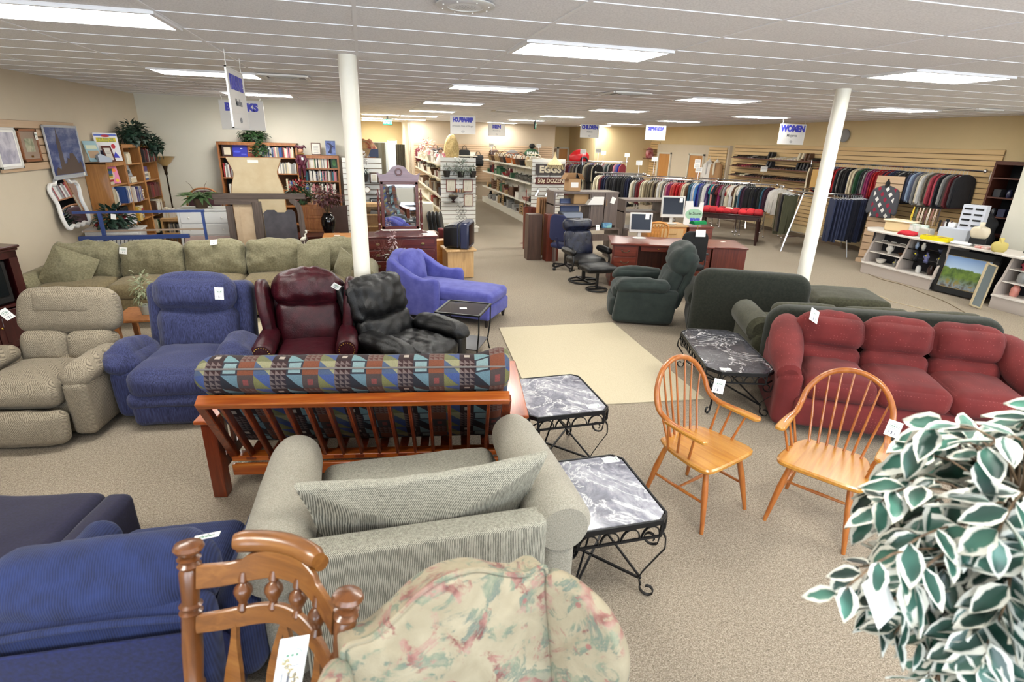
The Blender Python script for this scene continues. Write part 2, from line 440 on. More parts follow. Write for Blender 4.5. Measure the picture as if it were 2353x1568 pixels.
# doors
OAKD = wood('door_oak', 'a8703a', 'bd8548', 'c8935a', 'z', 2, .45)
def door(k, x, y, rz, w=.86, hh=2.05, m=OAKD, fr=None):
    b = B(); b.box((0, 0, hh/2), (w, .04, hh), bev=.004); d = sl('door_%d' % k, b, m)
    d.location = (x, y, 0); d.rotation_euler = (0, 0, rad(rz))
    f = B()
    for sx in (-1, 1): f.box((sx*(w/2+.035), -.012, hh/2+.03), (.06, .06, hh+.06))
    f.box((0, -.012, hh+.035), (w+.13, .06, .06)); P('door_frame', f, fr or WALLC, d)
    k = B(); k.lathe([(.012, 0), (.012, .04), (.028, .045), (.03, .065), (.018, .08)], 12, (w/2-.07, -.02, 1.0), M.Rotation(rad(90), 4, 'X')); P('door_handle', k, CHROME, d)
    return d
door(1, XR-.14, 20.9, -90, m=OAKD); door(2, XR-.14, 18.6, -90, m=OAKD)
door(3, 8.42, 25.56, 0, .7, 2.1, wood('walnut_door', '7c5a3a', '8c6845', '96724d', 'z', 2)); door(4, 9.1, 25.56, 0, .42, 2.1, OAKD)
door(5, .95, 27.36, 0, .9, 2.1, plain('steel_door', 'b9c3cc', .4), WHITE)
# columns
for k, (x, y) in enumerate(((-.09, 5.84), (5.74, 6.05))):
    b = B(); b.lathe([(.085, 0), (.085, CZ+.02)], 28, (x, y, 0)); sl('column_%d' % (k+1), b, two('column_paint', 'e6e2d4', 'ece8dc', 3, rough=.4))
# slatwall: horizontal boards over a dark back, one mesh each
SLATD = plain('slat_groove', '6b5337', .8)
def slatwall(x, y, rz, w, z0, z1, m, label, pitch=.1, name='slatwall', par=None):
    b = B(); nn = max(1, round((z1-z0)/pitch)); p = (z1-z0)/nn; m = [m, SLATD]
    b.cur = 1; b.box((0, .014, (z0+z1)/2), (w-.01, .012, z1-z0-.01)); b.cur = 0
    for i in range(nn): b.box((0, 0, z0+p*(i+.5)), (w, .02, p-.016))
    if par is not None: return P(name, b, m, par)
    return S(name, b, m, label, 'slatwall', (x, y, 0), rz)
slatwall(XR-.03, 12.45, -90, 8.3, .35, 2.46, SLATW, 'long maple slatwall on the right wall behind shoes and shirts', .105)
slatwall(XR-.03, 22.0, -90, .75, .9, 2.5, SLATW, 'narrow maple slatwall strip in the far right corner')
slatwall(XR-.15, 17.35, -90, 1.05, .9, 2.35, SLATW, 'maple slatwall behind the two dressed torsos')
slatwall(4.95, YF-.03, 0, 5.9, .7, 2.2, SLATN, 'long natural slatwall on the far wall behind the bags', .085)
slatwall(XL+.03, 9.6, 90, 2.15, 1.8, 2.45, SLATN, 'natural slatwall panel with pictures on the left wall', .11)

# ---------------------------------------------------------------- ceiling fittings
DIFF = emis('lamp_diffuser', 'fffdf6', LAMP)
ORD = ['first', 'second', 'third', 'fourth', 'fifth', 'sixth', 'seventh', 'eighth', 'ninth', 'tenth', 'eleventh', 'twelfth', 'thirteenth', 'fourteenth', 'fifteenth', 'sixteenth', 'seventeenth', 'eighteenth', 'nineteenth', 'twentieth']
def nth(i):
    if i < 20: return ORD[i]
    t = ['twenty', 'thirty', 'forty', 'fifty', 'sixty', 'seventy', 'eighty', 'ninety'][i // 10-1 if (i+1) % 10 else (i+1)//10-2]
    k = i+1
    return ['twenty', 'thirty', 'forty', 'fifty', 'sixty', 'seventy', 'eighty', 'ninety'][k//10-2]+('-'+ORD[k % 10-1] if k % 10 else 'ieth')
fr = B(); 
for sx in (-1, 1): fr.box((sx*.592, 0, .006), (.035, .61, .02)); fr.box((0, sx*.287, .006), (1.22, .035, .02))
df = B(); df.box((0, 0, .006), (1.15, .545, .01))
frm, dfm = fr.mesh('lamp_frame', GRID), df.mesh('lamp_diffuser', DIFF)
rows = ((-1.83, 'from the front in the ceiling row left of the left column', (-1, 3)), (1.83, 'from the front in the ceiling row over the central aisle', (-1, 6)), (5.49, 'from the front in the ceiling row left of the right column', (-1, 6)), (9.14, 'from the front in the ceiling row nearest the right wall', (-1, 5)))
for x, nm, (a, z) in rows:
    for k in range(a, z):
        t = T('ceiling_light', '%s lit panel %s' % (ORD[k-a], nm), 'ceiling light', (x, 4.6557+3.6576*k, CZ-.012), 0, 'fluorescent ceiling panels')
        P('frame', frm, None, t); P('diffuser', dfm, None, t)
for k, (x, y, lb) in enumerate(((.61, 19.29, 'near lit panel in the ceiling over the far left passage'), (.61, 22.94, 'far lit panel in the ceiling over the far left passage'), (9.14, 22.0, 'lit ceiling panel by the far right corner'), (.61, 25.9, 'last lit panel by the far exit wall'))):
    t = T('ceiling_light', lb, 'ceiling light', (x, y, CZ-.012), 0, 'fluorescent ceiling panels'); P('frame', frm, None, t); P('diffuser', dfm, None, t)
def vent(x, y, rz, label, sx=.55):
    t = T('ceiling_vent', label, 'vent', (x, y, CZ-.012), rz, 'ceiling air vents')
    b = B()
    for s in (-1, 1): b.box((s*sx/2, 0, 0), (.05, sx, .02)); b.box((0, s*sx/2, 0), (sx, .05, .02))
    P('frame', b, WHITE, t)
    b = B()
    for r in (.38, .24, .1):
        for s in (-1, 1):
            b.box((s*r/2*1.3, 0, -.004), (.035, r*1.3, .006), M.Rotation(rad(35*s), 4, 'Y')); b.box((0, s*r/2*1.3, -.004), (r*1.3, .035, .006), M.Rotation(rad(-35*s), 4, 'X'))
    P('louvers', b, plain('vent_metal', 'c9c8c6', .4, .4), t)
vent(-.91, 8.2, 0, 'square air vent in the ceiling beside the hanging furniture sign')
vent(3.75, 8.0, 0, 'square air vent in the ceiling right of the central light row')
vent(9.9, 7.6, 0, 'square air vent in the ceiling near the right wall')
vent(3.4, 14.0, 0, 'small far air vent in the ceiling above the housewares shelves', .5)
t = T('ceiling_speaker', 'round perforated speaker set in the ceiling at the top edge', 'speaker', (.6, 3.43, CZ-.002))
b = B(); b.lathe([(.165, 0), (.165, -.006), (.15, -.012), (.1, -.014), (.098, -.010)], 36); P('rim', b, plain('speaker_rim', 'd8d8d6', .35, .3), t)
n = N('speaker_grille', .5); v = n.n('ShaderNodeTexVoronoi'); v.inputs['Scale'].default_value = 130; v.inputs['Randomness'].default_value = .1; n.l(n.co(), v.inputs[0])
n.col(n.ramp(v.outputs['Distance'], [(.3, h('55555a')), (.42, h('e4e4e4'))])); b = B(); b.lathe([(.099, -.009), (.07, -.0125), (.001, -.014)], 32); P('grille', b, n.m, t)
for k in range(8): b = B(); b.ball((.135*cos(k*PI/4+.3), .135*sin(k*PI/4+.3), -.013), .005, 8); P('screw', b, WHITE, t)

# ---------------------------------------------------------------- hanging signs
SIGNW = plain('sign_board', 'eceae6', .5); SB = plain('sign_blue', '4a4fc8', .5); SG = plain('sign_grey', '8d8d90', .6)
def hang(x, y, z, w, hh, big, small, label, rz=0, bs=.17, sx=1.0, ss=.075, off=.012):
    t = T('hanging_sign', label, 'sign', (x, y, z), rz, 'hanging department signs')
    b = B(); b.box((0, 0, 0), (w-.02, .008, hh-.02)); P('board', b, SIGNW, t)
    b = B()
    for s in (-1, 1): b.box((s*(w/2-.006), 0, 0), (.012, .016, hh)); b.box((0, 0, s*(hh/2-.006)), (w, .016, .012))
    b.box((0, -.006, -hh*.24), (w*.9, .001, .004)); P('frame', b, WHITE, t)
    for s in (-1, 1):
        b = B(); zt = CZ-.005-z; b.tube([(s*(w/2-.05), 0, hh/2), (s*(w/2-.05)+.012, .004, (hh/2+zt)/2-.02), (s*(w/2-.05)-.012, -.004, (hh/2+zt)/2+.02), (s*(w/2-.05), 0, zt)], .004, 6); P('hook', b, WHITE, t)
    text('lettering', big, bs, SB, t, (0, -.007, hh*.26), off=off, sx=sx, space=.95)
    text('lettering', small, ss, SG, t, (0, -.007, -hh*.06), off=.0005)
    b = B(); b.tube([(.035*cos(a*PI/8), -.007, -hh*.36+.022*sin(a*PI/8)) for a in range(16)], .0035, 5, True)
    for k in (-1, 0, 1): b.box((k*.016, -.007, -hh*.36), (.006, .002, .016+.006*(k == 0)))
    P('emblem', b, SG, t); return t
hang(-2.09, 11.6, 2.67, .74, .5, 'BOOKS', 'Libros', 'white hanging sign reading BOOKS above the tall bookcases')
hang(-1.14, 6.2, 2.66, .76, .52, 'FURNITURE', 'Muebles', 'white hanging sign seen nearly edge-on reading FURNITURE', 90, .155, .74, .09)
hang(2.38, 14, 2.7, .62, .42, 'HOUSEWARES', 'Articulos Para el Hogar', 'white hanging sign reading HOUSEWARES over the shelves', 0, .13, .6, .055)
hang(4.92, 21.4, 2.75, .66, .42, 'MEN', 'Hombres', 'white hanging sign reading MEN near the far wall', 0, .16, 1, .075)
hang(7.3, 18, 2.75, .66, .42, 'CHILDREN', 'Niños', 'white hanging sign reading CHILDREN over the racks', 0, .16, .76, .085)
hang(8.9, 16.5, 2.73, .7, .43, 'DRESSING ROOMS', 'Vestuarios', 'white hanging sign reading DRESSING ROOMS over the racks', 0, .13, .53, .085)
hang(10.15, 12, 2.7, .74, .47, 'WOMEN', 'Mujeres', 'white hanging sign reading WOMEN near the shoe shelves', 0, .19, .95, .095)
def exit_sign(x, y, z, rz, label):
    t = T('exit_sign', label, 'exit sign', (x, y, z), rz); b = B(); b.box((0, 0, 0), (.32, .05, .2), bev=.006); b.box((0, 0, .13), (.05, .04, .08)); P('housing', b, BLACK, t)
    b = B(); b.box((0, -.028, 0), (.28, .006, .16)); P('face', b, emis('exit_green', '1ea86a', .6), t); text('lettering', 'EXIT', .15, emis('exit_white', 'e8fff2', 1.2), t, (0, -.033, 0), off=.004)
exit_sign(.85, 20, 2.86, 0, 'green lit EXIT sign on the ceiling in the left passage'); exit_sign(5.55, 18.5, 2.86, 70, 'green lit EXIT sign turned edge-on on the ceiling by the MEN sign')
# ================================================================ upholstery
def fabric(name, a, b, scale=60, sc=(1, 1, 1), lo=.35, hi=.65, bump=.3, bd=.003, rough=.95, sheen=.1, c=None, cs=5):
    n = N(name, rough, Sheen_Weight=sheen, Sheen_Roughness=.5); f = n.noise(scale, sc, 4, .6); x = n.ramp(f, [(lo, h(a)), (hi, h(b))])
    if c: x = n.mix(n.math('MULTIPLY', n.noise(cs, (1, 1, 1), 3), .55), x, h(c))
    n.col(x).bump(f, bump, bd); return n.m
def leather(name, a, b, rough=.38):
    n = N(name, rough, Specular_IOR_Level=.4); f = n.noise(11, detail=6, rough=.6); v = n.noise(160, detail=2)
    n.col(n.ramp(f, [(.3, h(a)), (.7, h(b))])).bump(n.math('ADD', n.math('MULTIPLY', f, 2.), v), .45, .006); return n.m
# herringbone
n = N('tan_herringbone', .95, Sheen_Weight=.04); x, y, z = n.xyz()
u = n.math('PINGPONG', n.math('ADD', x, n.math('MULTIPLY', y, .9)), .055)
s_ = n.math('FRACT', n.math('MULTIPLY', n.math('ADD', n.math('SUBTRACT', z, n.math('MULTIPLY', y, .6)), n.math('MULTIPLY', u, .8)), 88))
f = n.noise(70, detail=3); st = n.ramp(s_, [(.0, h('4a4236')), (.25, h('554c3f')), (.42, h('8f8471')), (.85, h('978c79')), (1, h('4a4236'))])
n.col(n.mix(.3, st, n.ramp(f, [(.35, h('635949')), (.65, h('988c79'))]))).bump(s_, .25, .003); TANF = n.m
BLUEF = fabric('blue_chenille', '10132a', '474d7a', 17, (8, 8, .55), .3, .72, .5, c='1b2149')
BURG = leather('burgundy_leather', '26070f', '43121b', .32); BLKL = leather('black_leather', '040405', '0d0d0f', .4)
n = N('striped_weave', .95, Sheen_Weight=.03); x, y, z = n.xyz(); s_ = n.math('SINE', n.math('MULTIPLY', n.math('ADD', x, n.math('MULTIPLY', y, 1)), 820)); f = n.noise(120, (1, 1, .2), 3)
g = n.noise(3, detail=3)
n.col(n.mix(n.math('MULTIPLY', g, .35), n.ramp(n.math('ADD', n.math('MULTIPLY', s_, .35), f), [(.25, h('45443e')), (.5, h('918e80')), (.75, h('c4c0b0'))]), h('a09d8f'))).bump(s_, .2, .002); STRIPE = n.m
PLAINW = fabric('beige_weave', '7d786b', 'a8a294', 220, (1, 1, .6), bump=.3)
n = N('navy_corduroy', .95, Sheen_Weight=.06); x, y, z = n.xyz(); s_ = n.math('SINE', n.math('MULTIPLY', x, 700)); f = n.noise(14, detail=4)
n.col(n.mix(n.math('MULTIPLY_ADD', s_, .25, .25), n.ramp(f, [(.3, h('0a1130')), (.7, h('17244f'))]), h('2a3866'))).bump(s_, .3, .003); CORD = n.m
BLUES = fabric('blue_suede_back', '0b1236', '131d4e', 60, bump=.15); NAVY = fabric('navy_slipcover', '0e0d22', '191735', 90, bump=.25, c='1d1b3a')
REDF = None
n = N('red_dotted_fabric', .95, Sheen_Weight=.04); v = n.n('ShaderNodeTexVoronoi'); v.inputs['Scale'].default_value = 38; v.inputs['Randomness'].default_value = .15; n.l(n.co(), v.inputs[0])
f = n.noise(5, detail=3); base = n.ramp(f, [(.3, h('581716')), (.7, h('6e2220'))]); n.col(n.mix(n.ramp(v.outputs['Distance'], [(.12, (.5, .5, .5, 1)), (.2, (0, 0, 0, 1))]), base, h('8f4a46'))).bump(n.noise(220), .2, .002); REDF = n.m
GREENV = fabric('green_velvet', '161d1b', '2c3733', 6, (1, 1, 1), .3, .7, .1, sheen=.1, c='222b28', cs=20); OLIVE = fabric('dark_olive_fabric', '161912', '272a20', 40, bump=.25, c='1e2119')
OLIVE2 = fabric('olive_seat_fabric', '2a2a1a', '3c3b28', 40, bump=.25)
SAGE = fabric('sage_fabric', '6a644b', '908a6f', 50, bump=.3, c='777259', cs=4); SAGE2 = fabric('sage_seat_fabric', '63573d', '807253', 50, bump=.25)
PURP = fabric('purple_suede', '3c3f84', '5f62ab', 7, (1, 1, 1), .3, .7, .15, sheen=.12, c='4a4d99', cs=30)
DKLEG = plain('dark_leg', '1c1512', .5)

# ---- tan recliner
t = T('recliner', 'tan herringbone recliner at the left edge with a folded headrest', 'recliner', (-2.66, 4.98, 0), -7)
b = B(); b.cush((.74, .72, .34), (0, .04, .2), .05); P('base', b, TANF, t)
for s in (-1, 1):
    b = B(); b.cush((.17, .76, .46), (s*.42, -.03, .28), .05, (.015, .01, 0), fn=lambda q: (q.x, q.y+(.08 if q.y > 0 else .03)*(-q.z), q.z)); P('arm_panel', b, TANF, t)
    b = B(); b.cush((.22, .64, .13), (s*.42, -.07, .545), .06, (.01, .01, .035), .008, 9, fn=lambda q: (q.x, q.y, q.z-(max(0, -q.y-.16)**2)*1.3), seed=s); P('arm_pad', b, TANF, t)
b = B(); b.cush((.64, .64, .2), (0, -.12, .4), .085, (.01, .02, .045), .012, 5); P('seat', b, TANF, t)
b = B(); b.cush((.72, .14, .27), (0, -.47, .17), .06, (.01, .035, .01), .01, 5, rot=(-8, 0, 0)); P('footrest', b, TANF, t)
lean = M.Translation((0, .3, .42)) @ M.Rotation(rad(-13), 4, 'X')
b = B(); b.m = lean
b.cush((.8, .2, .38), (0, .06, .45), .085, (.015, .02, .015), .01, 5, fn=lambda q: (q.x*(1-.06*max(0, q.z)/.2), q.y, q.z-.9*max(0, abs(q.x)-.3)**1.6*(q.z > 0)))
b.cush((.5, .11, .2), (0, .0, .52), .045, (.01, .02, .01), .008, 7); P('headrest', b, TANF, t)
b = B(); b.m = lean
for s in (-1, 1): b.cush((.385, .2, .32), (s*.185, .03, .115), .08, (.01, .035, .01), .008, 6, seed=s, fn=lambda q, s=s: (q.x+s*.12*min(0, q.z), q.y, q.z))
b.cush((.5, .17, .14), (0, .0, .0), .06, (0, .03, 0)); P('backrest', b, TANF, t)
price_tag(t, (-.4, .3, .86), (10, -28, 20))

# ---- blue recliner
t = T('recliner', 'large blue chenille recliner between the tan and burgundy armchairs', 'recliner', (-1.62, 5.12, 0), -4)
b = B(); b.cush((.74, .74, .34), (0, .02, .2), .06); P('base', b, BLUEF, t)
lean = M.Translation((0, .26, .4)) @ M.Rotation(rad(-11), 4, 'X')
b = B(); b.m = lean; b.slab(dens(rrect(-.46, 0, .46, .66, (.03, .03, .08, .08)), .05), .24, (0, .16, 0), .07, .01); P('back_shell', b, BLUEF, t)
b = B(); b.m = lean; b.cush((.68, .24, .34), (0, 0, .56), .11, (.02, .05, .03), .02, 4, fn=lambda q: (q.x, q.y, q.z-.35*max(0, abs(q.x)-.16)**2*(q.z > 0))); P('headrest', b, BLUEF, t)
b = B(); b.m = lean; b.cush((.68, .2, .46), (0, .02, .2), .09, (.01, .04, 0), .014, 5); P('backrest', b, BLUEF, t)
for s in (-1, 1):
    b = B(); b.cush((.2, .66, .42), (s*.41, -.06, .27), .06, fn=lambda q, s=s: (q.x-s*.08*max(0, -q.z), q.y, q.z)); P('arm_panel', b, BLUEF, t)
    b = B(); b.cush((.27, .58, .25), (s*.43, -.1, .52), .12, (.03, .04, .04), .022, 6, rot=(-6, s*-8, s*4), seed=s); P('arm_pad', b, BLUEF, t)
b = B(); b.cush((.7, .72, .25), (0, -.14, .38), .1, (.01, .03, .04), .014, 4); P('seat', b, BLUEF, t)
b = B(); b.cush((.74, .14, .14), (0, -.44, .245), .065, (0, .03, 0), .008, 5); b.cush((.7, .16, .24), (0, -.41, .125), .07, (0, .02, 0), .008, 5); P('footrest', b, BLUEF, t)
price_tag(t, (.28, .12, 1.0), (-8, 3, 0), .075, .11)

# ---- burgundy leather wing recliner
t = T('wing_recliner', 'burgundy leather wing recliner with brass nailheads on its arms', 'recliner', (-.62, 5.2, 0), 0); t.scale = (.94, .94, .95)
b = B(); b.cush((.6, .7, .36), (0, 0, .22), .05); P('base', b, BURG, t)
b = B(); b.cush((.58, .6, .17), (0, -.1, .42), .06, (.01, .02, .035), .006, 6); P('seat', b, BURG, t)
lean = M.Translation((0, .2, .42)) @ M.Rotation(rad(-10), 4, 'X')
b = B(); b.m = lean; b.cush((.66, .24, .3), (0, .06, .58), .1, (.02, .05, .03), .016, 9, step=.022, fn=lambda q: (q.x, q.y, q.z+.05*(1-(q.x/.33)**2)*(q.z > 0))); P('headrest', b, BURG, t)
b = B(); b.m = lean; b.cush((.64, .18, .48), (0, .07, .22), .08, (.01, .05, .0), .012, 4); P('backrest', b, BURG, t)
b = B(); b.m = lean; b.slab(dens(rrect(-.38, -.3, .38, .68, (.03, .03, .1, .1)), .06), .1, (0, .2, 0), .04, .01); P('back_shell', b, BURG, t)
for s in (-1, 1):
    b = B(); b.m = lean @ M.Translation((s*.37, .0, 0)) @ M.Rotation(rad(90), 4, 'Z') @ M.Rotation(rad(s*6), 4, 'X')
    pl = dens(sp2([(-.12, .02), (-.14, .2), (-.17, .42), (-.14, .6), (-.05, .69), (.08, .7), (.2, .66), (.24, .5), (.22, .02)], 3), .06)
    b.slab(pl, .1, (0, 0, 0), .045, .015, .006); P('wing', b, BURG, t)
    b = B(); b.cush((.13, .66, .4), (s*.36, -.06, .25), .05)
    rr_ = [.01, .09, .105, .105, .1, .095, .085]
    b.tube([(s*.385, y, .55) for y in (-.385, -.38, -.36, -.1, .1, .2, .26)], rr_, 16); P('arm', b, BURG, t)
    b = B()
    for k in range(17): a = rad(-60+k*18); b.ball((s*.385-s*.072*cos(a), -.387, .55+.072*sin(a)), .0062, 6)
    for k in range(8): b.ball((s*(.385-.036), -.387, .485-k*.02), .0062, 6); b.ball((s*(.385+.03), -.387, .485-k*.02), .0062, 6)
    P('nailheads', b, BRASS, t)
b = B(); b.cush((.6, .1, .28), (0, -.37, .2), .05, (0, .02, 0)); P('footrest', b, BURG, t)
price_tag(t, (.31, .06, 1.07), (20, 35, 20), .085, .06)

# ---- black leather recliner
t = T('recliner', 'black leather recliner turned toward the beige rug', 'recliner', (.32, 5.22, 0), 41)
b = B(); b.cush((.66, .7, .36), (0, .0, .2), .04); P('base', b, BLKL, t)
lean = M.Translation((0, .26, .36)) @ M.Rotation(rad(-20), 4, 'X')
b = B(); b.m = lean; b.slab(dens(rrect(-.36, -.12, .36, .68, (.02, .02, .05, .05)), .06), .09, (0, .12, 0), .03, .005); P('back_shell', b, BLKL, t)
b = B(); b.m = lean; b.cush((.68, .2, .42), (0, 0, .49), .09, (.02, .05, .02), .022, 11, step=.022); P('headrest', b, BLKL, t)
b = B(); b.m = lean; b.cush((.66, .18, .34), (0, -.01, .15), .08, (.01, .04, 0), .014, 11, step=.022); P('backrest', b, BLKL, t)
b = B(); b.cush((.58, .66, .18), (0, -.12, .39), .07, (.01, .02, .03), .018, 13, step=.022); P('seat', b, BLKL, t)
for s in (-1, 1):
    b = B(); b.cush((.14, .74, .46), (s*.37, -.05, .26), .05); P('arm_panel', b, BLKL, t)
    b = B(); b.cush((.2, .66, .15), (s*.38, -.1, .52), .07, (.02, .02, .03), .02, 8, seed=s, fn=lambda q: (q.x, q.y, q.z-(max(0, -q.y-.16)**2)*1.2)); P('arm_pad', b, BLKL, t)
b = B(); b.cush((.6, .08, .26), (0, -.4, .19), .03, (0, .015, 0), .004, 6); P('footrest', b, BLKL, t)

# ---- sage green sectional
t = T('sofa', 'long sage green sofa with loose back cushions along the left side', 'sofa', (-2.08, 8.0, 0), -1)
L = 4.36
b = B(); b.cush((L-.4, .86, .34), (0, .06, .22), .05); P('base', b, SAGE2, t)
b = B(); b.cush((L-.3, .26, .6), (0, .44, .5), .08, (0, .02, .02)); P('back_frame', b, SAGE, t)
for k in range(5):
    x = -1.56+k*.78; b = B(); b.cush((.77, .74, .2), (x, -.03, .42), .075, (0, .02, .03), .01, 4, seed=k); P('seat_cushion', b, SAGE2, t)
    b = B(); b.cush((.76, .24, .5), (x, .28, .7), .1, (.01, .05, .03), .03, 6, step=.03, rot=(-14, 0, (2, -1, 1.5, -2, 1)[k]), seed=k*2+1); o = P('back_cushion', b, SAGE, t)
for s in (-1, 1):
    b = B(); b.cush((.24, .84, .44), (s*(L/2-.14), .02, .28), .06); b.tube([(s*(L/2-.14), y, .52) for y in (-.44, -.43, -.4, 0, .35, .42)], [.02, .12, .14, .145, .15, .1], 16); P('arm', b, SAGE, t)
price_tag(t, (-1.08, .18, .86), (-14, 8, 0), .09, .09); price_tag(t, (.02, .2, .95), (-50, -8, 0), .09, .09); price_tag(t, (1.86, .2, .8), (-14, 40, -10), .1, .05)
def pillow(name, loc, rot, w, hh, d, m, label, seed=0, wr=.015, group=None):
    b = B(); b.slab(dens([(-w/2, -hh/2), (w/2, -hh/2), (w/2, hh/2), (-w/2, hh/2)], .05), .03, (0, 0, 0), .014, d/2-.015, wr, 7, k=7)
    return S(name, b, m, label, 'pillow', loc, rot=rot, group=group)
pillow('throw_pillow', (-3.72, 7.98, .66), (-24, 26, 8), .5, .5, .2, SAGE, 'square sage throw pillow leaning at the far left arm of the sage sofa', 3)
pillow('throw_pillow', (-.76, 7.96, .72), (-18, 2, -4), .44, .44, .17, SAGE, 'square sage throw pillow near the right end of the sage sofa', 4)
pillow('throw_pillow', (-.36, 7.8, .66), (-16, 14, -62), .42, .4, .16, SAGE, 'small sage pillow turned sideways by the right arm of the sage sofa', 5)

# ---- purple suede chaise
t = T('chaise', 'purple suede chaise lounge behind the black recliner', 'chaise', (1.02, 7.42, 0), 55)
b = B(); b.cush((.72, 1.5, .2), (0, -.05, .2), .04); P('base', b, PURP, t)
b = B(); b.cush((.64, 1.36, .17), (0, -.12, .37), .06, (.01, .02, .03), .006, 4); P('seat_cushion', b, PURP, t)
b = B(); b.slab(dens(sp2([(-.42, .1), (-.43, .5), (-.36, .72), (-.18, .82), (0, .86), (.18, .82), (.36, .72), (.43, .5), (.42, .1)], 4), .06), .18, (0, .64, .02), .06, .02, fn=lambda q: (q.x, q.y+.16*(q.z-.3)-.5*q.x*q.x, q.z)); P('backrest', b, PURP, t)
b = B(); b.slab(dens(sp2([(-.27, .0), (-.3, .25), (-.22, .42), (0, .47), (.22, .42), (.3, .25), (.27, 0)], 4), .05), .14, (0, .5, .42), .06, .045, .008, fn=lambda q: (q.x, q.y+.2*q.z, q.z)); P('back_cushion', b, PURP, t)
for s in (-1, 1):
    b = B(); b.m = M.Translation((s*.38, 0, 0)) @ M.Rotation(rad(90), 4, 'Z')
    b.slab(dens(sp2([(-.06, .06), (-.08, .5), (-.02, .6), (.15, .585), (.32, .63), (.52, .74), (.7, .78), (.72, .06)], 4), .06), .13, (0, 0, 0), .055, .01); P('arm', b, PURP, t)
    for y in (-.74, .6): b = B(); b.lathe([(.018, 0), (.032, .12)], 8, (s*.3, y, 0)); P('leg', b, DKLEG, t)

# ---- futon with slatted cherry frame
CHERRY = wood('cherry_wood_highlit', '7a3312', '9c4c1a', 'bd722c', 'x', 3, .3, .4); CHERRYZ = wood('cherry_wood_upright', '4f1d0e', '6f2c14', '97451f', 'z', 3, .3, .4)  # rail wood lighter and more orange: its reflected highlight is put into the colour
n = N('patchwork', .95); uvn = n.co((1/.092, 1/.092, 1), 'UV'); sp = n.n('ShaderNodeSeparateXYZ'); n.l(uvn, sp.inputs[0])
fu, fv = sp.outputs[0], sp.outputs[1]; cu_, cv_ = n.math('FRACT', fu), n.math('FRACT', fv)
iu, iv = n.math('FLOORED_MODULO', n.math('FLOOR', fu), 4), n.math('FLOORED_MODULO', n.math('FLOOR', fv), 3)
idn = n.math('DIVIDE', n.math('ADD', n.math('ADD', iu, n.math('MULTIPLY', iv, 4)), .5), 12)
cs = lambda l: [(i/12, h(c)) for i, c in enumerate(l)]
A_ = n.ramp(idn, cs('73402a 7d9394 331c1c 8d8968  56322a 2c1d1f 2a1718 3f4d78  423634 58707a 241820 3a4a78'.split()), True)
B_ = n.ramp(idn, cs('73402a 7d9394 6a5a56 46536c  6b564e 6c8a8e 2a1718 6a6a48  423634 1c1c24 5c504e 68663f'.split()), True)
hst = n.ramp(idn, cs('000000 000000 ffffff 000000 ffffff 000000 000000 000000 000000 000000 ffffff 000000'.split()), True)
sqm = n.ramp(idn, cs('000000 444444 000000 000000 000000 000000 ffffff 000000 888888 000000 000000 000000'.split()), True)
tri = n.math('GREATER_THAN', cu_, cv_); c3, d3 = n.math('FRACT', n.math('MULTIPLY', cu_, 3)), n.math('FRACT', n.math('MULTIPLY', cv_, 3)); tri3 = n.math('GREATER_THAN', c3, d3)
isT = n.mix(hst, tri, tri3); base = n.mix(isT, A_, B_)
ctr = n.math('MULTIPLY', n.math('LESS_THAN', n.math('ABSOLUTE', n.math('SUBTRACT', cu_, .5)), .17), n.math('LESS_THAN', n.math('ABSOLUTE', n.math('SUBTRACT', cv_, .5)), .2))
base = n.mix(n.math('MULTIPLY', ctr, n.math('GREATER_THAN', sqm, .8)), base, h('a89c90')); base = n.mix(n.math('MULTIPLY', ctr, n.math('MULTIPLY', n.math('GREATER_THAN', sqm, .2), n.math('LESS_THAN', sqm, .5))), base, h('743a38'))
edg = n.math('MULTIPLY', n.math('GREATER_THAN', sqm, .01), n.math('LESS_THAN', sqm, .12)); bd_ = n.math('GREATER_THAN', n.math('MAXIMUM', n.math('ABSOLUTE', n.math('SUBTRACT', cu_, .5)), n.math('ABSOLUTE', n.math('SUBTRACT', cv_, .5))), .38)
base = n.mix(n.math('MULTIPLY', edg, bd_), base, h('2c2c34')); wf = n.noise(260, (1, 1, 1), 3); n.col(n.mix(1.0, base, n.ramp(wf, [(.3, (.7, .7, .7, 1)), (.6, (1, 1, 1, 1))]), 'MULTIPLY')).bump(wf, .25, .003); QUILT = n.m
t = T('futon', 'patchwork futon on a slatted cherry frame with its back to the viewer', 'futon', (-.07, 3.46, 0), 170.6)
B0, B1 = V((0, .02, .27)), V((0, .36, .85))
b = B(); d_ = (B1-B0).normalized()
b.bar((-.93, B1.y, B1.z), (.93, B1.y, B1.z), .075, .05, up=d_, bev=.006); P('top_rail', b, CHERRY, t)
b = B(); b.bar((-.93, B0.y, B0.z), (.93, B0.y, B0.z), .085, .04, up=(0, 0, 1), bev=.005); P('back_bottom_rail', b, CHERRY, t)
b = B(); b.bar((-.93, .06, .19), (.93, .06, .19), .03, .085, up=(0, 0, 1), bev=.005); b.bar((-.93, -.72, .24), (.93, -.72, .24), .03, .1, up=(0, 0, 1), bev=.005); P('seat_rail', b, CHERRY, t)
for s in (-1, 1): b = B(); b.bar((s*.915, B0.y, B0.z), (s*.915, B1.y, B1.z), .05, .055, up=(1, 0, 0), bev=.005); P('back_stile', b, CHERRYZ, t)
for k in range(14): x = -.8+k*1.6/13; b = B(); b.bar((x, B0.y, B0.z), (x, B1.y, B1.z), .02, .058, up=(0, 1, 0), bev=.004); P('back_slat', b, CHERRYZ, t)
for k in range(12): x = -.8+k*1.6/11; b = B(); b.box((x, -.32, .275), (.06, .78, .018)); P('seat_slat', b, CHERRYZ, t)
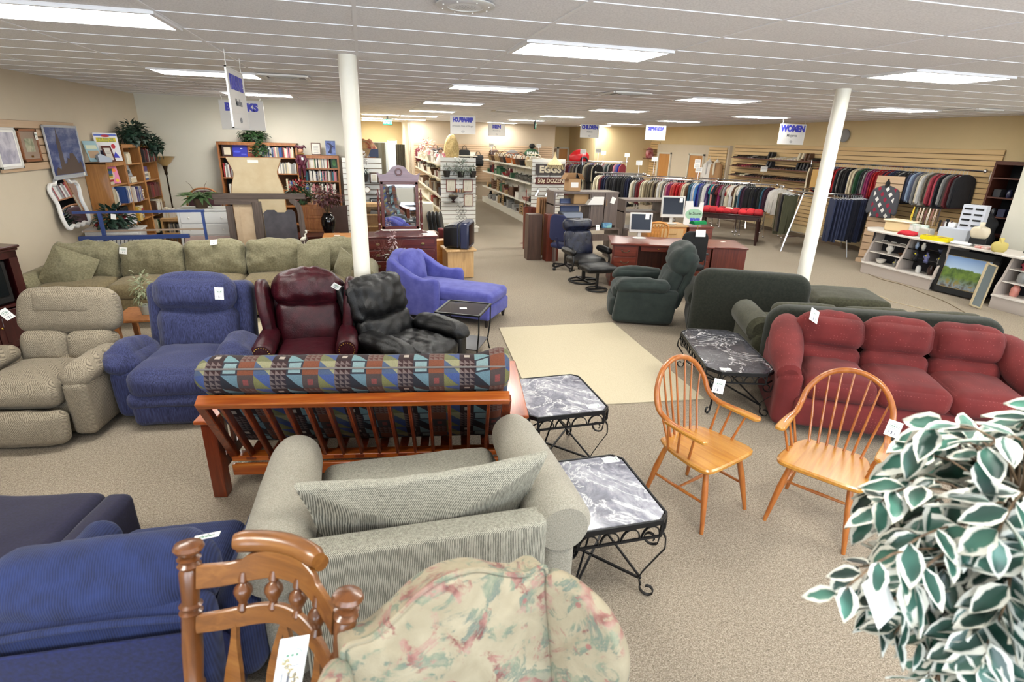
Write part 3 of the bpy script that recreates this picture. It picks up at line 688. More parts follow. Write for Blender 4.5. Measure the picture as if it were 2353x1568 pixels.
for s in (-1, 1):
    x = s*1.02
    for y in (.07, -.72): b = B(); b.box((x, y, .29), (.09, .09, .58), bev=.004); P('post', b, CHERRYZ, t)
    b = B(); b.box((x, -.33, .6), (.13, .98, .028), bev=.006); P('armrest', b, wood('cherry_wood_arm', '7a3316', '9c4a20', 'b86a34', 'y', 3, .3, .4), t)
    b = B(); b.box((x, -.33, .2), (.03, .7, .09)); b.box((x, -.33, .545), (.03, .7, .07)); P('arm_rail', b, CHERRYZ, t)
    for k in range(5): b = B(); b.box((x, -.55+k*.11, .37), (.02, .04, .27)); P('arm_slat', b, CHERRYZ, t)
# mattress: one long profile swept along x
pf = [V((0, p[0], p[1])) for p in [(-.03, .37), (.06, .48), (.15, .62), (.24, .77), (.30, .87), (.375, .93), (.40, .99), (.37, 1.06), (.28, 1.10), (.17, 1.07), (.09, .97), (0, .8), (-.1, .64), (-.3, .58), (-.55, .57), (-.74, .56), (-.83, .49), (-.82, .4), (-.72, .34), (-.4, .33), (-.12, .32)]]
pc = spline(pf+[pf[0]], 3)[:-1]; np_ = len(pc); cen = sum(pc, V((0, 0, 0)))/np_
acc = [0]
for i in range(1, np_+1): acc.append(acc[-1]+(pc[i % np_]-pc[i-1]).length)
b = B(); vs = []; uv = []; fs = []
xs = [-.93, -.925, -.91, -.88, -.84]+[-.78+i*.06 for i in range(27)]+[.84, .88, .91, .925, .93]
for x in xs:
    e = max(0, abs(x)-.84)/.09; sc_ = .07*(1-math.sqrt(max(0, 1-e*e)))
    for i in range(np_+1):
        p = pc[i % np_]; q = pc[(i+1) % np_]; o_ = pc[i-1]; nn = V((0, (q-o_).z, -(q-o_).y)).normalized()
        w_ = .007*noise.noise(V((x*5, p.y*6, p.z*6)))
        k_ = p-nn*(sc_ if True else 0)+nn*w_
        k_ = p+(cen-p)*0-(-nn)*0 if False else p+nn*(-sc_+w_)
        lift = max(0, -x-.72)*.35*max(0, p.z-.95)*6 if p.z > .95 else 0
        vs.append((x, k_.y-lift*.3, k_.z+lift)); uv.append((x+2, acc[i]+.02))
m1 = np_+1
for a in range(len(xs)-1):
    for i in range(np_): fs.append((a*m1+i, a*m1+i+1, a*m1+m1+i+1, a*m1+m1+i))
b.add(vs, fs, uv)
for a in (0, len(xs)-1):
    base_i = len(b.v); b.add([vs[a*m1+i] for i in range(np_)], [list(range(np_))], [uv[a*m1+i] for i in range(np_)])
mat_ = P('mattress', b, QUILT, t, 'patchwork quilted mattress')
b = B(); b.tube([(x, pc[21].y+.004, pc[21].z+.006) for x in [i*.06-.9 for i in range(31)]], .006, 6); P('piping', b, plain('grey_piping', '6d6763', .8), mat_)

# ================================================================ foreground right and near pieces
# ---- striped armchair and a half, seen from behind
t = T('loveseat', 'beige striped chair-and-a-half with rolled arms, back to the viewer', 'loveseat', (.165, 2.45, 0), 180)
b = B(); b.cush((1.08, .92, .36), (0, .02, .22), .05); P('base', b, STRIPE, t)
b = B(); b.cush((1.02, .74, .2), (0, -.14, .44), .07, (.01, .03, .04), .006, 4); P('seat_cushion', b, STRIPE, t)
b = B(); b.slab(dens(rrect(-.545, .04, .545, .73, .02), .09), .14, (0, .47, 0), .03, .004); P('back', b, STRIPE, t)
for s in (-1, 1):
    pts = [(s*.64, y, z) for y, z in ((-.535, .60), (-.53, .60), (-.5, .605), (-.42, .61), (-.1, .62), (.25, .63), (.46, .64), (.5, .64))]
    b = B(); b.tube(pts, [.03, .09, .125, .14, .15, .155, .15, .12], 22); b.cush((.17, .98, .56), (s*.63, 0, .3), .05, fn=lambda q, s=s: (q.x-s*.06*max(0, -q.z), q.y, q.z)); P('arm', b, PLAINW, t)
b = B(); b.slab(dens([(-.52, -.25), (.52, -.25), (.5, .23), (-.5, .23)], .04), .05, (0, 0, 0), .024, .085, .014, 6, k=7, fn=lambda q: (q.x+.05*(q.x/.5)**3*(q.z/.2), q.y, q.z+.03*(q.x/.5)**4*(1 if q.z > 0 else -1)-.02*(1-(q.x/.5)**2)*(q.z > 0)))
o = S('back_pillow', b, STRIPE, 'long beige striped pillow resting against the striped chair back', 'pillow', (.19, 2.16, .74), rot=(-20, 0, 181))
# ---- blue corduroy armchair, back view
t = T('armchair', 'blue corduroy armchair seen from behind at the lower left', 'armchair', (-.99, 2.16, 0), 177); t.scale = (.93, .95, .95)
b = B(); b.cush((.76, .8, .4), (0, -.04, .24), .05); P('base', b, BLUES, t)
b = B(); b.slab(dens(rrect(-.41, .05, .41, .83, (.05, .05, .07, .07)), .07), .13, (0, .38, 0), .05, .01, fn=lambda q: (q.x*(.84+.16*min(1, q.z/.7)), q.y+.1*(q.z-.4), q.z)); P('back', b, CORD, t)
b = B(); b.slab(dens(rrect(-.35, .1, .35, .74, .05), .07), .015, (0, .475, 0), .006, .002, fn=lambda q: (q.x*(.84+.16*min(1, q.z/.7)), q.y+.1*(q.z-.4), q.z)); P('back_panel', b, BLUES, t)
b = B(); b.cush((.78, .26, .34), (0, .3, .84), .12, (.02, .03, .03), .014, 4, rot=(-8, 0, 0)); P('back_cushion', b, CORD, t)
b = B(); b.tube([(x, .5, .82-.03*(x/.4)**2) for x in [i*.05-.4 for i in range(17)]], .014, 8); P('welt', b, CORD, t)
b = B(); b.cush((.6, .6, .18), (0, -.14, .46), .07, (.01, .02, .03)); P('seat_cushion', b, CORD, t)
for s in (-1, 1): b = B(); b.cush((.18, .7, .5), (s*.4, -.12, .36), .085, (.02, .02, .03), .01, 5); P('arm', b, CORD, t)
price_tag(t, (-.4, .34, 1.03), (-70, 0, 10), .09, .06)
# ---- navy slipcovered chair
t = T('armchair', 'navy slipcovered armchair seen from behind in the lower left corner', 'armchair', (-1.84, 2.4, 0), 170)
b = B(); b.cush((.82, .92, .4), (0, -.08, .2), .05); P('base', b, NAVY, t)
b = B(); b.cush((.66, .8, .2), (.02, -.17, .44), .05, (.01, .02, .02), .006, 4); P('seat_cushion', b, NAVY, t)
b = B(); b.slab(dens(rrect(-.42, .05, .42, .86, (.04, .04, .16, .16), 6), .06), .2, (0, .36, 0), .08, .02, fn=lambda q: (q.x, q.y+.12*(q.z-.4), q.z)); P('back', b, NAVY, t)
for s in (-1, 1): b = B(); b.cush((.14, .9, .52), (s*.4, -.08, .3), .045, (.01, .01, .01), .005, 4, fn=lambda q: (q.x, q.y, q.z-.0*q.y)); P('arm', b, NAVY, t)
# ---- carved wooden chair back
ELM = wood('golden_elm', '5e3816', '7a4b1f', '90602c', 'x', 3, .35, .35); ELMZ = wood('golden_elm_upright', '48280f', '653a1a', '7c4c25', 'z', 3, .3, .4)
t = T('rocking_chair', 'carved wooden chair with turned posts and ball finials nearest the viewer', 'chair', (-.51, 1.2, 0), -33)
def post_prof(z0, z1):
    L = z1-z0; pr = [(.02, 0)]
    for f, r in ((.1, .022), (.28, .025), (.3, .029), (.31, .021), (.33, .029), (.35, .023), (.5, .026), (.66, .024), (.68, .029), (.69, .02), (.71, .029), (.72, .021), (.86, .026), (.88, .022), (.895, .029), (.91, .02), (.925, .029), (.935, .017), (.945, .02), (.955, .031), (.972, .037), (.988, .033), (.997, .018), (1, .002)): pr.append((r, L*f))
    return [(r, z0+z) for r, z in pr]
lean = M.Translation((0, .12, .44)) @ M.Rotation(rad(-12), 4, 'X')
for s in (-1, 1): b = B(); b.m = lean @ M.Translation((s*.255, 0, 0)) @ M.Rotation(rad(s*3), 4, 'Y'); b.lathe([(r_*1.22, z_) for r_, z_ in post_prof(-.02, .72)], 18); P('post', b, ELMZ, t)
def crest(z0, prof_top, prof_bot, th, nm, bow=.1):
    b = B(); n = 28; vs = []; fs = []
    for i in range(n+1):
        u = -1+2*i/n; x = u*.25; y = bow*(1-u*u); zt, zb = z0+prof_top(u), z0+prof_bot(u)
        for (dy, z) in ((-th/2, zb+.004), (-th/2, zt-.004), (-th/2+.004, zt), (th/2-.004, zt), (th/2, zt-.004), (th/2, zb+.004), (th/2-.004, zb), (-th/2+.004, zb)): vs.append((x, y+dy, z))
    for i in range(n):
        for k in range(8): l = (k+1) % 8; fs.append((i*8+k, i*8+l, i*8+8+l, i*8+8+k))
    fs += [list(range(8))[::-1], [n*8+k for k in range(8)]]
    b.m = lean; b.add(vs, fs); return P(nm, b, ELM, t)
cs_ = lambda u: .5*(1+cos(PI*max(-1, min(1, u))))
crest(.575, lambda u: .075+.055*cs_(u/.85)+(.0 if abs(u) > .5 else .012), lambda u: .045*cs_(u*1.1)-.005, .022, 'crest_rail')
crest(.43, lambda u: .05+.045*cs_(u), lambda u: .04*cs_(u*1.1)-.015, .022, 'middle_rail')
crest(.06, lambda u: .05, lambda u: 0, .022, 'lower_rail')
b = B(); b.m = lean; vs = []
for k in range(1):
    pts = []
    for i in range(15):
        u = -.7+1.2*i/14; pts.append((u*.25, .1*(1-u*u)+.012, .715+.012*cs_(u)))
    b.tube(pts, [.024]+[.033]*13+[.024], 14)
b.tube([(u*.25, .1*(1-u*u)+.03, .70) for u in [-.7+1.2*i/10 for i in range(11)]], .026, 10); P('crest_roll', b, ELM, t)
for i, x in enumerate((-.14, -.045, .05, .145)):
    u = x/.25; b = B(); b.m = lean @ M.Translation((x, .1*(1-u*u), .5+.03*cs_(u))); b.m = b.m @ M.Diagonal((1.3, 1.3, 1, 1)); b.lathe([(.008, -.035), (.014, -.02), (.009, .0), (.017, .02), (.023, .04), (.02, .055), (.009, .07), (.014, .08), (.01, .11)], 12); P('spindle', b, ELMZ, t)
for i, x in enumerate((-.16, .16)):
    u = x/.25; b = B(); b.m = lean @ M.Translation((x, .1*(1-u*u), 0)); b.prism(sp2([(-.03, .08), (-.036, .22), (-.014, .36), (-.008, .44), (.008, .44), (.014, .36), (.036, .22), (.03, .08)], 3), -.008, .008); P('back_splat', b, ELM, t)
b = B(); b.m = lean @ M.Translation((0, .1, 0))
for s in (-1, 1): b.prism([(s*a, c) for a, c in sp2([(.012, .1), (.05, .14), (.062, .24), (.045, .34), (.03, .4), (.012, .46), (.001, .46), (.001, .42), (.018, .38), (.016, .33), (.03, .26), (.03, .2), (.014, .16), (.001, .12)], 3)], -.009, .009)
P('centre_splat', b, ELM, t, 'pierced wooden splat')
b = B(); b.prism(rrect(-.26, -.24, .26, .22, (.06, .06, .1, .1), 6), .42, .46, 'z', bev=.008); P('seat', b, ELM, t)
for sx in (-1, 1):
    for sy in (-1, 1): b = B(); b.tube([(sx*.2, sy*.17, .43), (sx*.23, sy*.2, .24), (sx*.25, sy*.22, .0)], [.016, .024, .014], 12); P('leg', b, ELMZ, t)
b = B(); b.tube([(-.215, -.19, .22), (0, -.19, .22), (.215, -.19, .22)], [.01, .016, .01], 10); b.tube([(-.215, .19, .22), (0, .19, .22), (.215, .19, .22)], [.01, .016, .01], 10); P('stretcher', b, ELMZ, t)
o = price_tag(t, (.22, .1, 1.03), (-14, 18, 50), .075, .14); text('price_text', '$64.95', .028, plain('gold_ink', 'a8966a', .6), o, (0, -.0015, -.02), (90, 60, 0))
# ---- floral wing chair
n = N('floral_tapestry', .95, Sheen_Weight=.04); f0 = n.noise(9, detail=5, rough=.6, dist=.6); f1 = n.noise(8.3, (1.1, .9, 1.2), 7, .7, .9); f2 = n.noise(9.2, (.8, 1.2, 1), 7, .7, 1.1); f3 = n.noise(19, detail=5); wv = n.noise(260, detail=2)
x = n.ramp(f0, [(.3, h('8a7f68')), (.7, h('a0957d'))])
x = n.mix(n.ramp(f2, [(.525, (0, 0, 0, 1)), (.58, (.85, .85, .85, 1)), (.66, (.35, .35, .35, 1))]), x, n.ramp(f3, [(.35, h('4c5f5b')), (.55, h('60705f')), (.7, h('858873'))]))
x = n.mix(n.ramp(f1, [(.54, (0, 0, 0, 1)), (.6, (.85, .85, .85, 1)), (.75, (.55, .55, .55, 1))]), x, n.ramp(f3, [(.35, h('69302f')), (.5, h('8b5a55')), (.68, h('9c7f73'))]))
v = n.n('ShaderNodeTexVoronoi'); v.inputs['Scale'].default_value = 9; n.l(n.co(), v.inputs[0])
x = n.mix(n.ramp(v.outputs['Distance'], [(.07, (.8, .8, .8, 1)), (.1, (0, 0, 0, 1))]), x, h('8c5450')); n.col(x).bump(wv, .25, .003); FLORAL = n.m
t = T('wing_chair', 'cream floral tapestry wing chair at the bottom centre', 'wing chair', (.25, .97, 0), 15)
b = B(); b.cush((.6, .62, .34), (0, -.04, .26), .04); P('base', b, FLORAL, t)
b = B(); b.cush((.56, .58, .16), (0, -.1, .44), .06, (.01, .02, .03)); P('seat_cushion', b, FLORAL, t)
lean = M.Translation((0, .2, .4)) @ M.Rotation(rad(-11), 4, 'X')
top = sp2([(.34, .02), (.345, .3), (.33, .6), (.315, .66), (.25, .655), (.17, .69), (.09, .735), (0, .75), (-.09, .735), (-.17, .69), (-.25, .655), (-.315, .66), (-.33, .6), (-.335, .3), (-.34, .02)], 4)
b = B(); b.m = lean; b.slab(dens(top, .05), .11, (0, 0, 0), .03, .03, .004, 6); P('backrest', b, FLORAL, t)
b = B(); b.m = lean; b.tube([(p[0], -.045, p[1]) for p in top], .008, 6); P('welt', b, FLORAL, t)
wing = dens(sp2([(-.02, .0), (-.0, .3), (0, .58), (.02, .635), (.1, .62), (.2, .55), (.26, .44), (.27, .33), (.235, .2), (.2, .1), (.2, 0)], 4), .04)
for s in (-1, 1):
    b = B(); b.m = lean @ M.Translation((s*.335, -.03, 0)) @ M.Rotation(rad(s*33-90), 4, 'Z'); b.slab(wing, .075, (0, 0, 0), .034, .016, .004, 6); P('wing', b, FLORAL, t)
    b = B(); b.cush((.1, .56, .36), (s*.345, -.08, .36), .045); b.tube([(s*.355, y, .57) for y in (-.36, -.35, -.32, 0, .2)], [.02, .06, .065, .06, .05], 14); P('arm', b, FLORAL, t)
    for y in (-.3, .22): b = B(); b.lathe([(.014, 0), (.024, .1)], 8, (s*.27, y, 0)); P('leg', b, DKLEG, t)
# ---- windsor armchairs
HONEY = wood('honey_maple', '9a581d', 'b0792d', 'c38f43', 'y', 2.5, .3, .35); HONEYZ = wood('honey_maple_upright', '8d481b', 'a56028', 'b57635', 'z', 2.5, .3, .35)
def windsor(loc, rz, label, tagp):
    t = T('windsor_chair', label, 'chair', loc, rz, 'honey wood windsor armchairs')
    pl = sp2([(-.17, .22), (0, .235), (.17, .22), (.23, .1), (.26, -.12), (.245, -.21), (.18, -.235), (0, -.24), (-.18, -.235), (-.245, -.21), (-.26, -.12), (-.23, .1), (-.17, .22)], 4)[:-1]
    b = B(); b.prism(pl, .425, .462, 'z', bev=.01); P('seat', b, HONEY, t)
    pts = spline([(-.275, -.17, .655), (-.28, -.02, .662), (-.265, .12, .675), (-.262, .2, .72), (-.245, .245, .82), (-.17, .285, .93), (-.06, .305, .985), (.06, .305, .985), (.17, .285, .93), (.245, .245, .82), (.262, .2, .72), (.265, .12, .675), (.28, -.02, .662), (.275, -.17, .655)], 5)
    b = B(); b.tube(pts, [.0145+.004*max(0, 1-abs(i/len(pts)-.5)*0) for i in range(len(pts))], 10); P('bow', b, HONEYZ, t)
    for s in (-1, 1): b = B(); b.prism([(s*a, c) for a, c in sp2([(.255, .12), (.25, .0), (.245, -.16), (.262, -.2), (.3, -.2), (.31, -.16), (.305, -.02), (.29, .12)], 3)], .65, .675, 'z', bev=.006); P('armrest', b, HONEY, t)
    def onbow(x):
        return min((p for p in pts if p.y > .14), key=lambda p: abs(p.x-x)+abs(p.z-.9)*.0)
    for k in range(7):
        u = -1+k/3; x0 = u*.155; q = onbow(u*.215); b = B(); b.tube([(x0, .2-.03*u*u, .45), ((x0+q.x)/2, (.2+q.y)/2, (.45+q.z)/2), tuple(q)], [.0085, .0075, .0055], 8); P('spindle', b, HONEYZ, t)
    for s in (-1, 1):
        for y0, y1 in ((.11, .1), (.03, .0), (-.06, -.11)): b = B(); b.tube([(s*.225, y0, .45), (s*.272, y1, .66)], [.0095, .007], 8); P('arm_spindle', b, HONEYZ, t)
        for sy in (-1, 1):
            b = B(); b.tube([(s*.17, sy*.16, .43), (s*.2, sy*.2, .25), (s*.235, sy*.245, .012), (s*.236, sy*.246, 0)], [.0165, .021, .013, .012], 12); P('leg', b, HONEYZ, t)
        b = B(); b.tube([(s*.208, -.208, .2), (s*.208, 0, .2), (s*.208, .208, .2)], [.008, .0125, .008], 8); P('side_stretcher', b, HONEYZ, t)
    b = B(); b.tube([(-.208, 0, .2), (0, 0, .2), (.208, 0, .2)], [.008, .0125, .008], 8); P('cross_stretcher', b, HONEYZ, t)
    price_tag(t, *tagp, .075, .1); return t
windsor((2.1, 2.76, 0), 20, 'honey wood windsor armchair facing forward beside the marble coffee table', ((.27, .13, .78), (-22, 6, -52)))
windsor((2.8, 2.42, 0), -56, 'honey wood windsor armchair half behind the variegated ficus leaves', ((.28, .1, .76), (-22, 6, 4)))
# ---- marble and iron tables
n = N('black_marble', .16, Coat_Weight=.4, Coat_Roughness=.05); w1 = n.noise(2.2, detail=8, rough=.62, dist=1.2); w2 = n.noise(5.5, (1, .7, 1), 8, .65, 2.2); w3 = n.noise(30, detail=4, rough=.7)
wave = n.math('ABSOLUTE', n.math('SUBTRACT', w1, .5)); wav2 = n.math('ABSOLUTE', n.math('SUBTRACT', w2, .52))
x = n.ramp(w2, [(.3, h('1d1d24')), (.55, h('3b3b44')), (.75, h('6c6c72'))]); x = n.mix(n.ramp(wave, [(.002, (.9, .9, .9, 1)), (.008, (.12, .12, .12, 1)), (.03, (0, 0, 0, 1))]), x, h('d8d8d8')); x = n.mix(n.ramp(wav2, [(.0, (.5, .5, .5, 1)), (.005, (0, 0, 0, 1))]), x, h('9a9aa0')); x = n.mix(n.ramp(w3, [(.66, (0, 0, 0, 1)), (.74, (.7, .7, .7, 1))]), x, h('b0b0b4')); n.col(x); MARB = n.m
n = N('marble_painted_sheen', .14, Coat_Weight=.5, Coat_Roughness=.05); w1 = n.noise(2.6, detail=8, rough=.62, dist=1.3); w2 = n.noise(4.2, (1, .7, 1), 8, .7, 1.8); wave = n.math('ABSOLUTE', n.math('SUBTRACT', w1, .5))
x = n.ramp(w2, [(.3, h('5a5a66')), (.46, h('868690')), (.58, h('a9a9b0')), (.72, h('d4d4d6'))]); x = n.mix(n.ramp(wave, [(.002, (.9, .9, .9, 1)), (.01, (.2, .2, .2, 1)), (.04, (0, 0, 0, 1))]), x, h('e8e8e8')); n.col(x); MARB_SHEEN = n.m  # dark marble; ceiling and window reflections painted in as pale grey and white
def octo(w, d, c): return [(-w/2+c, -d/2), (w/2-c, -d/2), (w/2, -d/2+c), (w/2, d/2-c), (w/2-c, d/2), (-w/2+c, d/2), (-w/2, d/2-c), (-w/2, -d/2+c)]
def irontable(loc, rz, w, d, H, m, label, cat, c=.05, group=None, tg=None, na=(4, 4)):
    t = T('marble_table', label, cat, loc, rz, group)
    b = B(); b.prism(octo(w-.02, d-.02, c), H-.02, H, 'z', bev=.003); P('marble_top', b, m, t)
    b = B(); pl = octo(w, d, c)
    for i in range(8): p, q = pl[i], pl[(i+1) % 8]; b.bar((*p, H-.014), (*q, H-.014), .012, .032, bev=.002); b.bar((*p, H-.1), (*q, H-.1), .01, .014)
    for p in pl: b.bar((*p, H-.1), (*p, H-.02), .012)
    P('top_frame', b, IRON, t)
    b = B()
    for sd in range(4):
        Lx = (w if sd % 2 == 0 else d)-2*c; k = na[sd % 2]; r = Lx/k/2
        Rm = M.Rotation(rad(90*sd), 4, 'Z'); off = (d if sd % 2 == 0 else w)/2
        for i in range(k):
            cx = -Lx/2+r*(2*i+1)
            b.strip([Rm @ V((cx+r*.9*cos(a*PI/12), -off, H-.095+.065*sin(a*PI/12))) for a in range(13)], .012, .006, Rm @ V((0, 1, 0)))
    P('arch_apron', b, IRON, t)
    for sx in (-1, 1):
        for sy in (-1, 1):
            di = V((sx*.75, sy*.66, 0)).normalized(); base = V((sx*(w/2-.05), sy*(d/2-.05), 0)); sd = V((-di.y, di.x, 0))
            pr = []
            for i in range(16): a = rad(-40+i*25); r = .018+.0017*i; pr.append((-.02+r*cos(a), H-.16+r*sin(a)))
            zz = [(.03, H-.105), (.055, H-.13), (.06, H-.2), (.0, H*.42), (-.05, .12), (-.04, .06)]
            for i in range(15): a = rad(150+i*24); r = .046-.0018*i; zz.append((.0+r*cos(a), .047+r*sin(a)))
            b = B()
            b.strip([base+di*p[0]+V((0, 0, p[1])) for p in spline([(a_, c_, 0) for a_, c_ in pr+zz[:3]], 2) for p in [(p.x, p.y)]], .016, .006, sd)
            b.strip([base+di*p.x+V((0, 0, p.y)) for p in spline([(a_, c_, 0) for a_, c_ in zz[2:]], 3)], .016, .006, sd); P('leg', b, IRON, t)
    b = B()
    for sx in (-1, 1): b.bar((sx*(w/2-.09), -sx*0+d/2-.09, .1), (-sx*(w/2-.09), -d/2+.09, .1), .012)
    for sx in (-1, 1):
        for sy in (-1, 1): b.bar((sx*(w/2-.08), sy*(d/2-.08), .1), (0, 0, H-.18), .01)
    P('cross_brace', b, IRON, t)
    if tg: b = B(); b.box((0, 0, 0), (.1, .055, .0012)); b.cur = 1; b.tube([(.03*cos(a*PI/6)-.01, .018*sin(a*PI/6), .001) for a in range(12)], .0015, 4, True); b.box((.035, 0, .0008), (.006, .03, .0008)); P('price_tag', b, [PAPER, INK], t, 'white handwritten price tag', loc=(*tg, H+.0012))
    return t
irontable((1.14, 2.33, 0), 0, .56, .63, .55, MARB_SHEEN, 'dark marble end table, pale reflections painted in, on black iron nearest the viewer', 'end table', tg=(.2, .26))
irontable((1.31, 3.53, 0), 1, .6, .66, .55, MARB_SHEEN, 'dark marble end table, pale reflections painted in, on black iron by the futon arm', 'end table', tg=(.2, -.25))
irontable((3.39, 4.38, 0), -18, .62, 1.22, .45, MARB, 'black marble coffee table on iron beside the red sofa', 'coffee table', .11, tg=(-.15, -.54), na=(4, 10))
# ---- rug
n = N('cream_rug', .95); f = n.noise(300, (1, .25, 1), 3); n.col(n.ramp(f, [(.3, h('b0a58b')), (.7, h('c0b59b'))])).bump(f, .3, .003)
b = B(); b.prism([(1.41, 4.34), (3.12, 4.2), (3.24, 6.62), (1.61, 6.68)], .001, .012, 'z', bev=.002); S('rug', b, n.m, 'plain cream rug on the floor between the marble tables', 'rug')
# ---- red sofa
t = T('sofa', 'red three seat sofa with puffy headrest cushions at the right', 'sofa', (4.5, 3.44, 0), -29.5)
b = B(); b.cush((1.76, .82, .36), (0, .02, .22), .05, fn=lambda q: (q.x, q.y, q.z)); P('base', b, REDF, t)
b = B(); b.cush((1.78, .14, .26), (0, -.41, .2), .05, (0, .02, 0)); P('front_rail', b, REDF, t)
b = B(); b.slab(dens(rrect(-.94, .06, .94, .8, (.04, .04, .2, .2)), .09), .16, (0, .42, 0), .07, .01); P('back', b, REDF, t)
for k in (-1, 0, 1):
    x = k*.55; b = B(); b.cush((.56, .72, .22), (x, -.1, .42), .085, (.01, .03, .045), .01, 4, seed=k); P('seat_cushion', b, REDF, t)
    b = B(); b.cush((.56, .22, .32), (x, .22, .76), .1, (.02, .06, .03), .014, 6, rot=(-14, 0, 0), seed=k+3); P('headrest_cushion', b, REDF, t)
    b = B(); b.cush((.54, .2, .24), (x, .15, .52), .08, (.01, .04, 0), .008, 5, rot=(-10, 0, 0), seed=k+6); P('back_cushion', b, REDF, t)
for s in (-1, 1):
    pts = spline([(s*.88, .42, .74), (s*.91, .25, .72), (s*.94, .0, .62), (s*.96, -.22, .55), (s*.96, -.4, .5)], 4)
    b = B(); b.tube(pts, [.1+.05*sin(PI*min(1, i/(len(pts)-1)*1.15)) for i in range(len(pts)-1)]+[.07], 18)
    b.cush((.2, .86, .5), (s*.94, .0, .28), .06, fn=lambda q: (q.x, q.y, q.z+.22*max(0, q.y)*(q.z > 0))); P('arm', b, REDF, t)
price_tag(t, (-.74, .09, .93), (-35, 30, 20), .1, .13)
# ---- dark olive sofa behind the red one, facing away
t = T('sofa', 'long dark olive sofa facing away behind the red sofa', 'sofa', (5.17, 4.5, 0), 157)
b = B(); b.cush((2.1, .84, .36), (0, -.02, .22), .05); P('base', b, OLIVE, t)
b = B(); b.slab(dens(rrect(-1.12, .05, 1.12, .84, (.04, .04, .2, .2), 6), .08), .2, (0, .4, 0), .08, .015); P('back', b, OLIVE, t)
for k in (-1, 0, 1):
    b = B(); b.cush((.68, .74, .2), (k*.69, -.1, .42), .07, (0, .02, .03)); P('seat_cushion', b, OLIVE2, t)
    b = B(); b.cush((.68, .2, .42), (k*.69, .2, .6), .08, (0, .04, .02), .01, 5, rot=(-12, 0, 0)); P('back_cushion', b, OLIVE2, t)
for s in (-1, 1):
    b = B(); b.tube([(s*1.12, y, .52) for y in (-.46, -.45, -.4, 0, .3, .36)], [.03, .12, .15, .15, .15, .1], 16); b.cush((.2, .84, .46), (s*1.1, -.04, .27), .06); P('arm', b, OLIVE2, t)
# ---- olive loveseat facing away and ottoman
t = T('loveseat', 'dark olive loveseat with rounded back beside the right column', 'loveseat', (4.78, 5.98, 0), 151)
b = B(); b.cush((1.3, .84, .36), (0, -.02, .22), .05); P('base', b, OLIVE, t)
b = B(); b.slab(dens(rrect(-.68, .04, .68, .93, (.04, .04, .2, .2), 7), .07), .2, (0, .38, 0), .08, .02, fn=lambda q: (q.x, q.y+.08*(q.z-.4), q.z)); P('back', b, OLIVE, t)
b = B(); b.cush((1.1, .72, .2), (0, -.12, .42), .07, (0, .02, .03)); P('seat_cushion', b, OLIVE2, t)
for k in (-1, 1): b = B(); b.cush((.58, .2, .46), (k*.29, .18, .64), .09, (0, .04, .03), .01, 5, rot=(-12, 0, 0)); P('back_cushion', b, OLIVE2, t)
for s in (-1, 1): b = B(); b.tube([(s*.62, y, .5) for y in (-.44, -.42, 0, .28, .34)], [.05, .13, .14, .14, .1], 16); b.cush((.18, .8, .44), (s*.6, -.04, .26), .06); P('arm', b, OLIVE, t)
t = T('ottoman', 'olive upholstered ottoman behind the right end of the loveseat', 'ottoman', (6.45, 6.0, 0), -24)
b = B(); b.cush((.95, .8, .3), (0, 0, .2), .06); P('base', b, OLIVE, t); b = B(); b.cush((.95, .82, .18), (0, 0, .38), .07, (.01, .01, .04), .008, 4); P('cushion', b, OLIVE2, t)
# ---- green velvet recliner
t = T('recliner', 'dark green velvet recliner facing left beside the office desk', 'recliner', (3.79, 6.84, 0), -112)
b = B(); b.cush((.66, .78, .36), (0, 0, .22), .05); P('base', b, GREENV, t)
lean = M.Translation((0, .26, .38)) @ M.Rotation(rad(-17), 4, 'X')
b = B(); b.m = lean; b.cush((.68, .2, .44), (0, .02, .18), .08, (.01, .04, .0), .014, 5); b.slab(dens(rrect(-.36, -.1, .36, .6, .06), .06), .1, (0, .16, 0), .04, .01); P('backrest', b, GREENV, t)
b = B(); b.m = lean; b.cush((.74, .3, .42), (0, .05, .53), .14, (.02, .05, .04), .022, 5); P('headrest', b, GREENV, t)
b = B(); b.cush((.58, .62, .2), (0, -.14, .41), .08, (.01, .03, .04), .01, 5); P('seat', b, GREENV, t)
for s in (-1, 1):
    b = B(); b.cush((.16, .82, .46), (s*.38, -.02, .27), .05, fn=lambda q: (q.x, q.y+.12*q.z, q.z)); P('arm_panel', b, GREENV, t)
    b = B(); b.cush((.22, .7, .15), (s*.39, -.08, .56), .07, (.02, .02, .03), .014, 6, seed=s, fn=lambda q: (q.x, q.y, q.z-(max(0, -q.y-.2)**2)*1.6)); P('arm_pad', b, GREENV, t)
b = B(); b.cush((.62, .14, .28), (0, -.42, .2), .06, (0, .03, 0), .01, 5); P('footrest', b, GREENV, t)
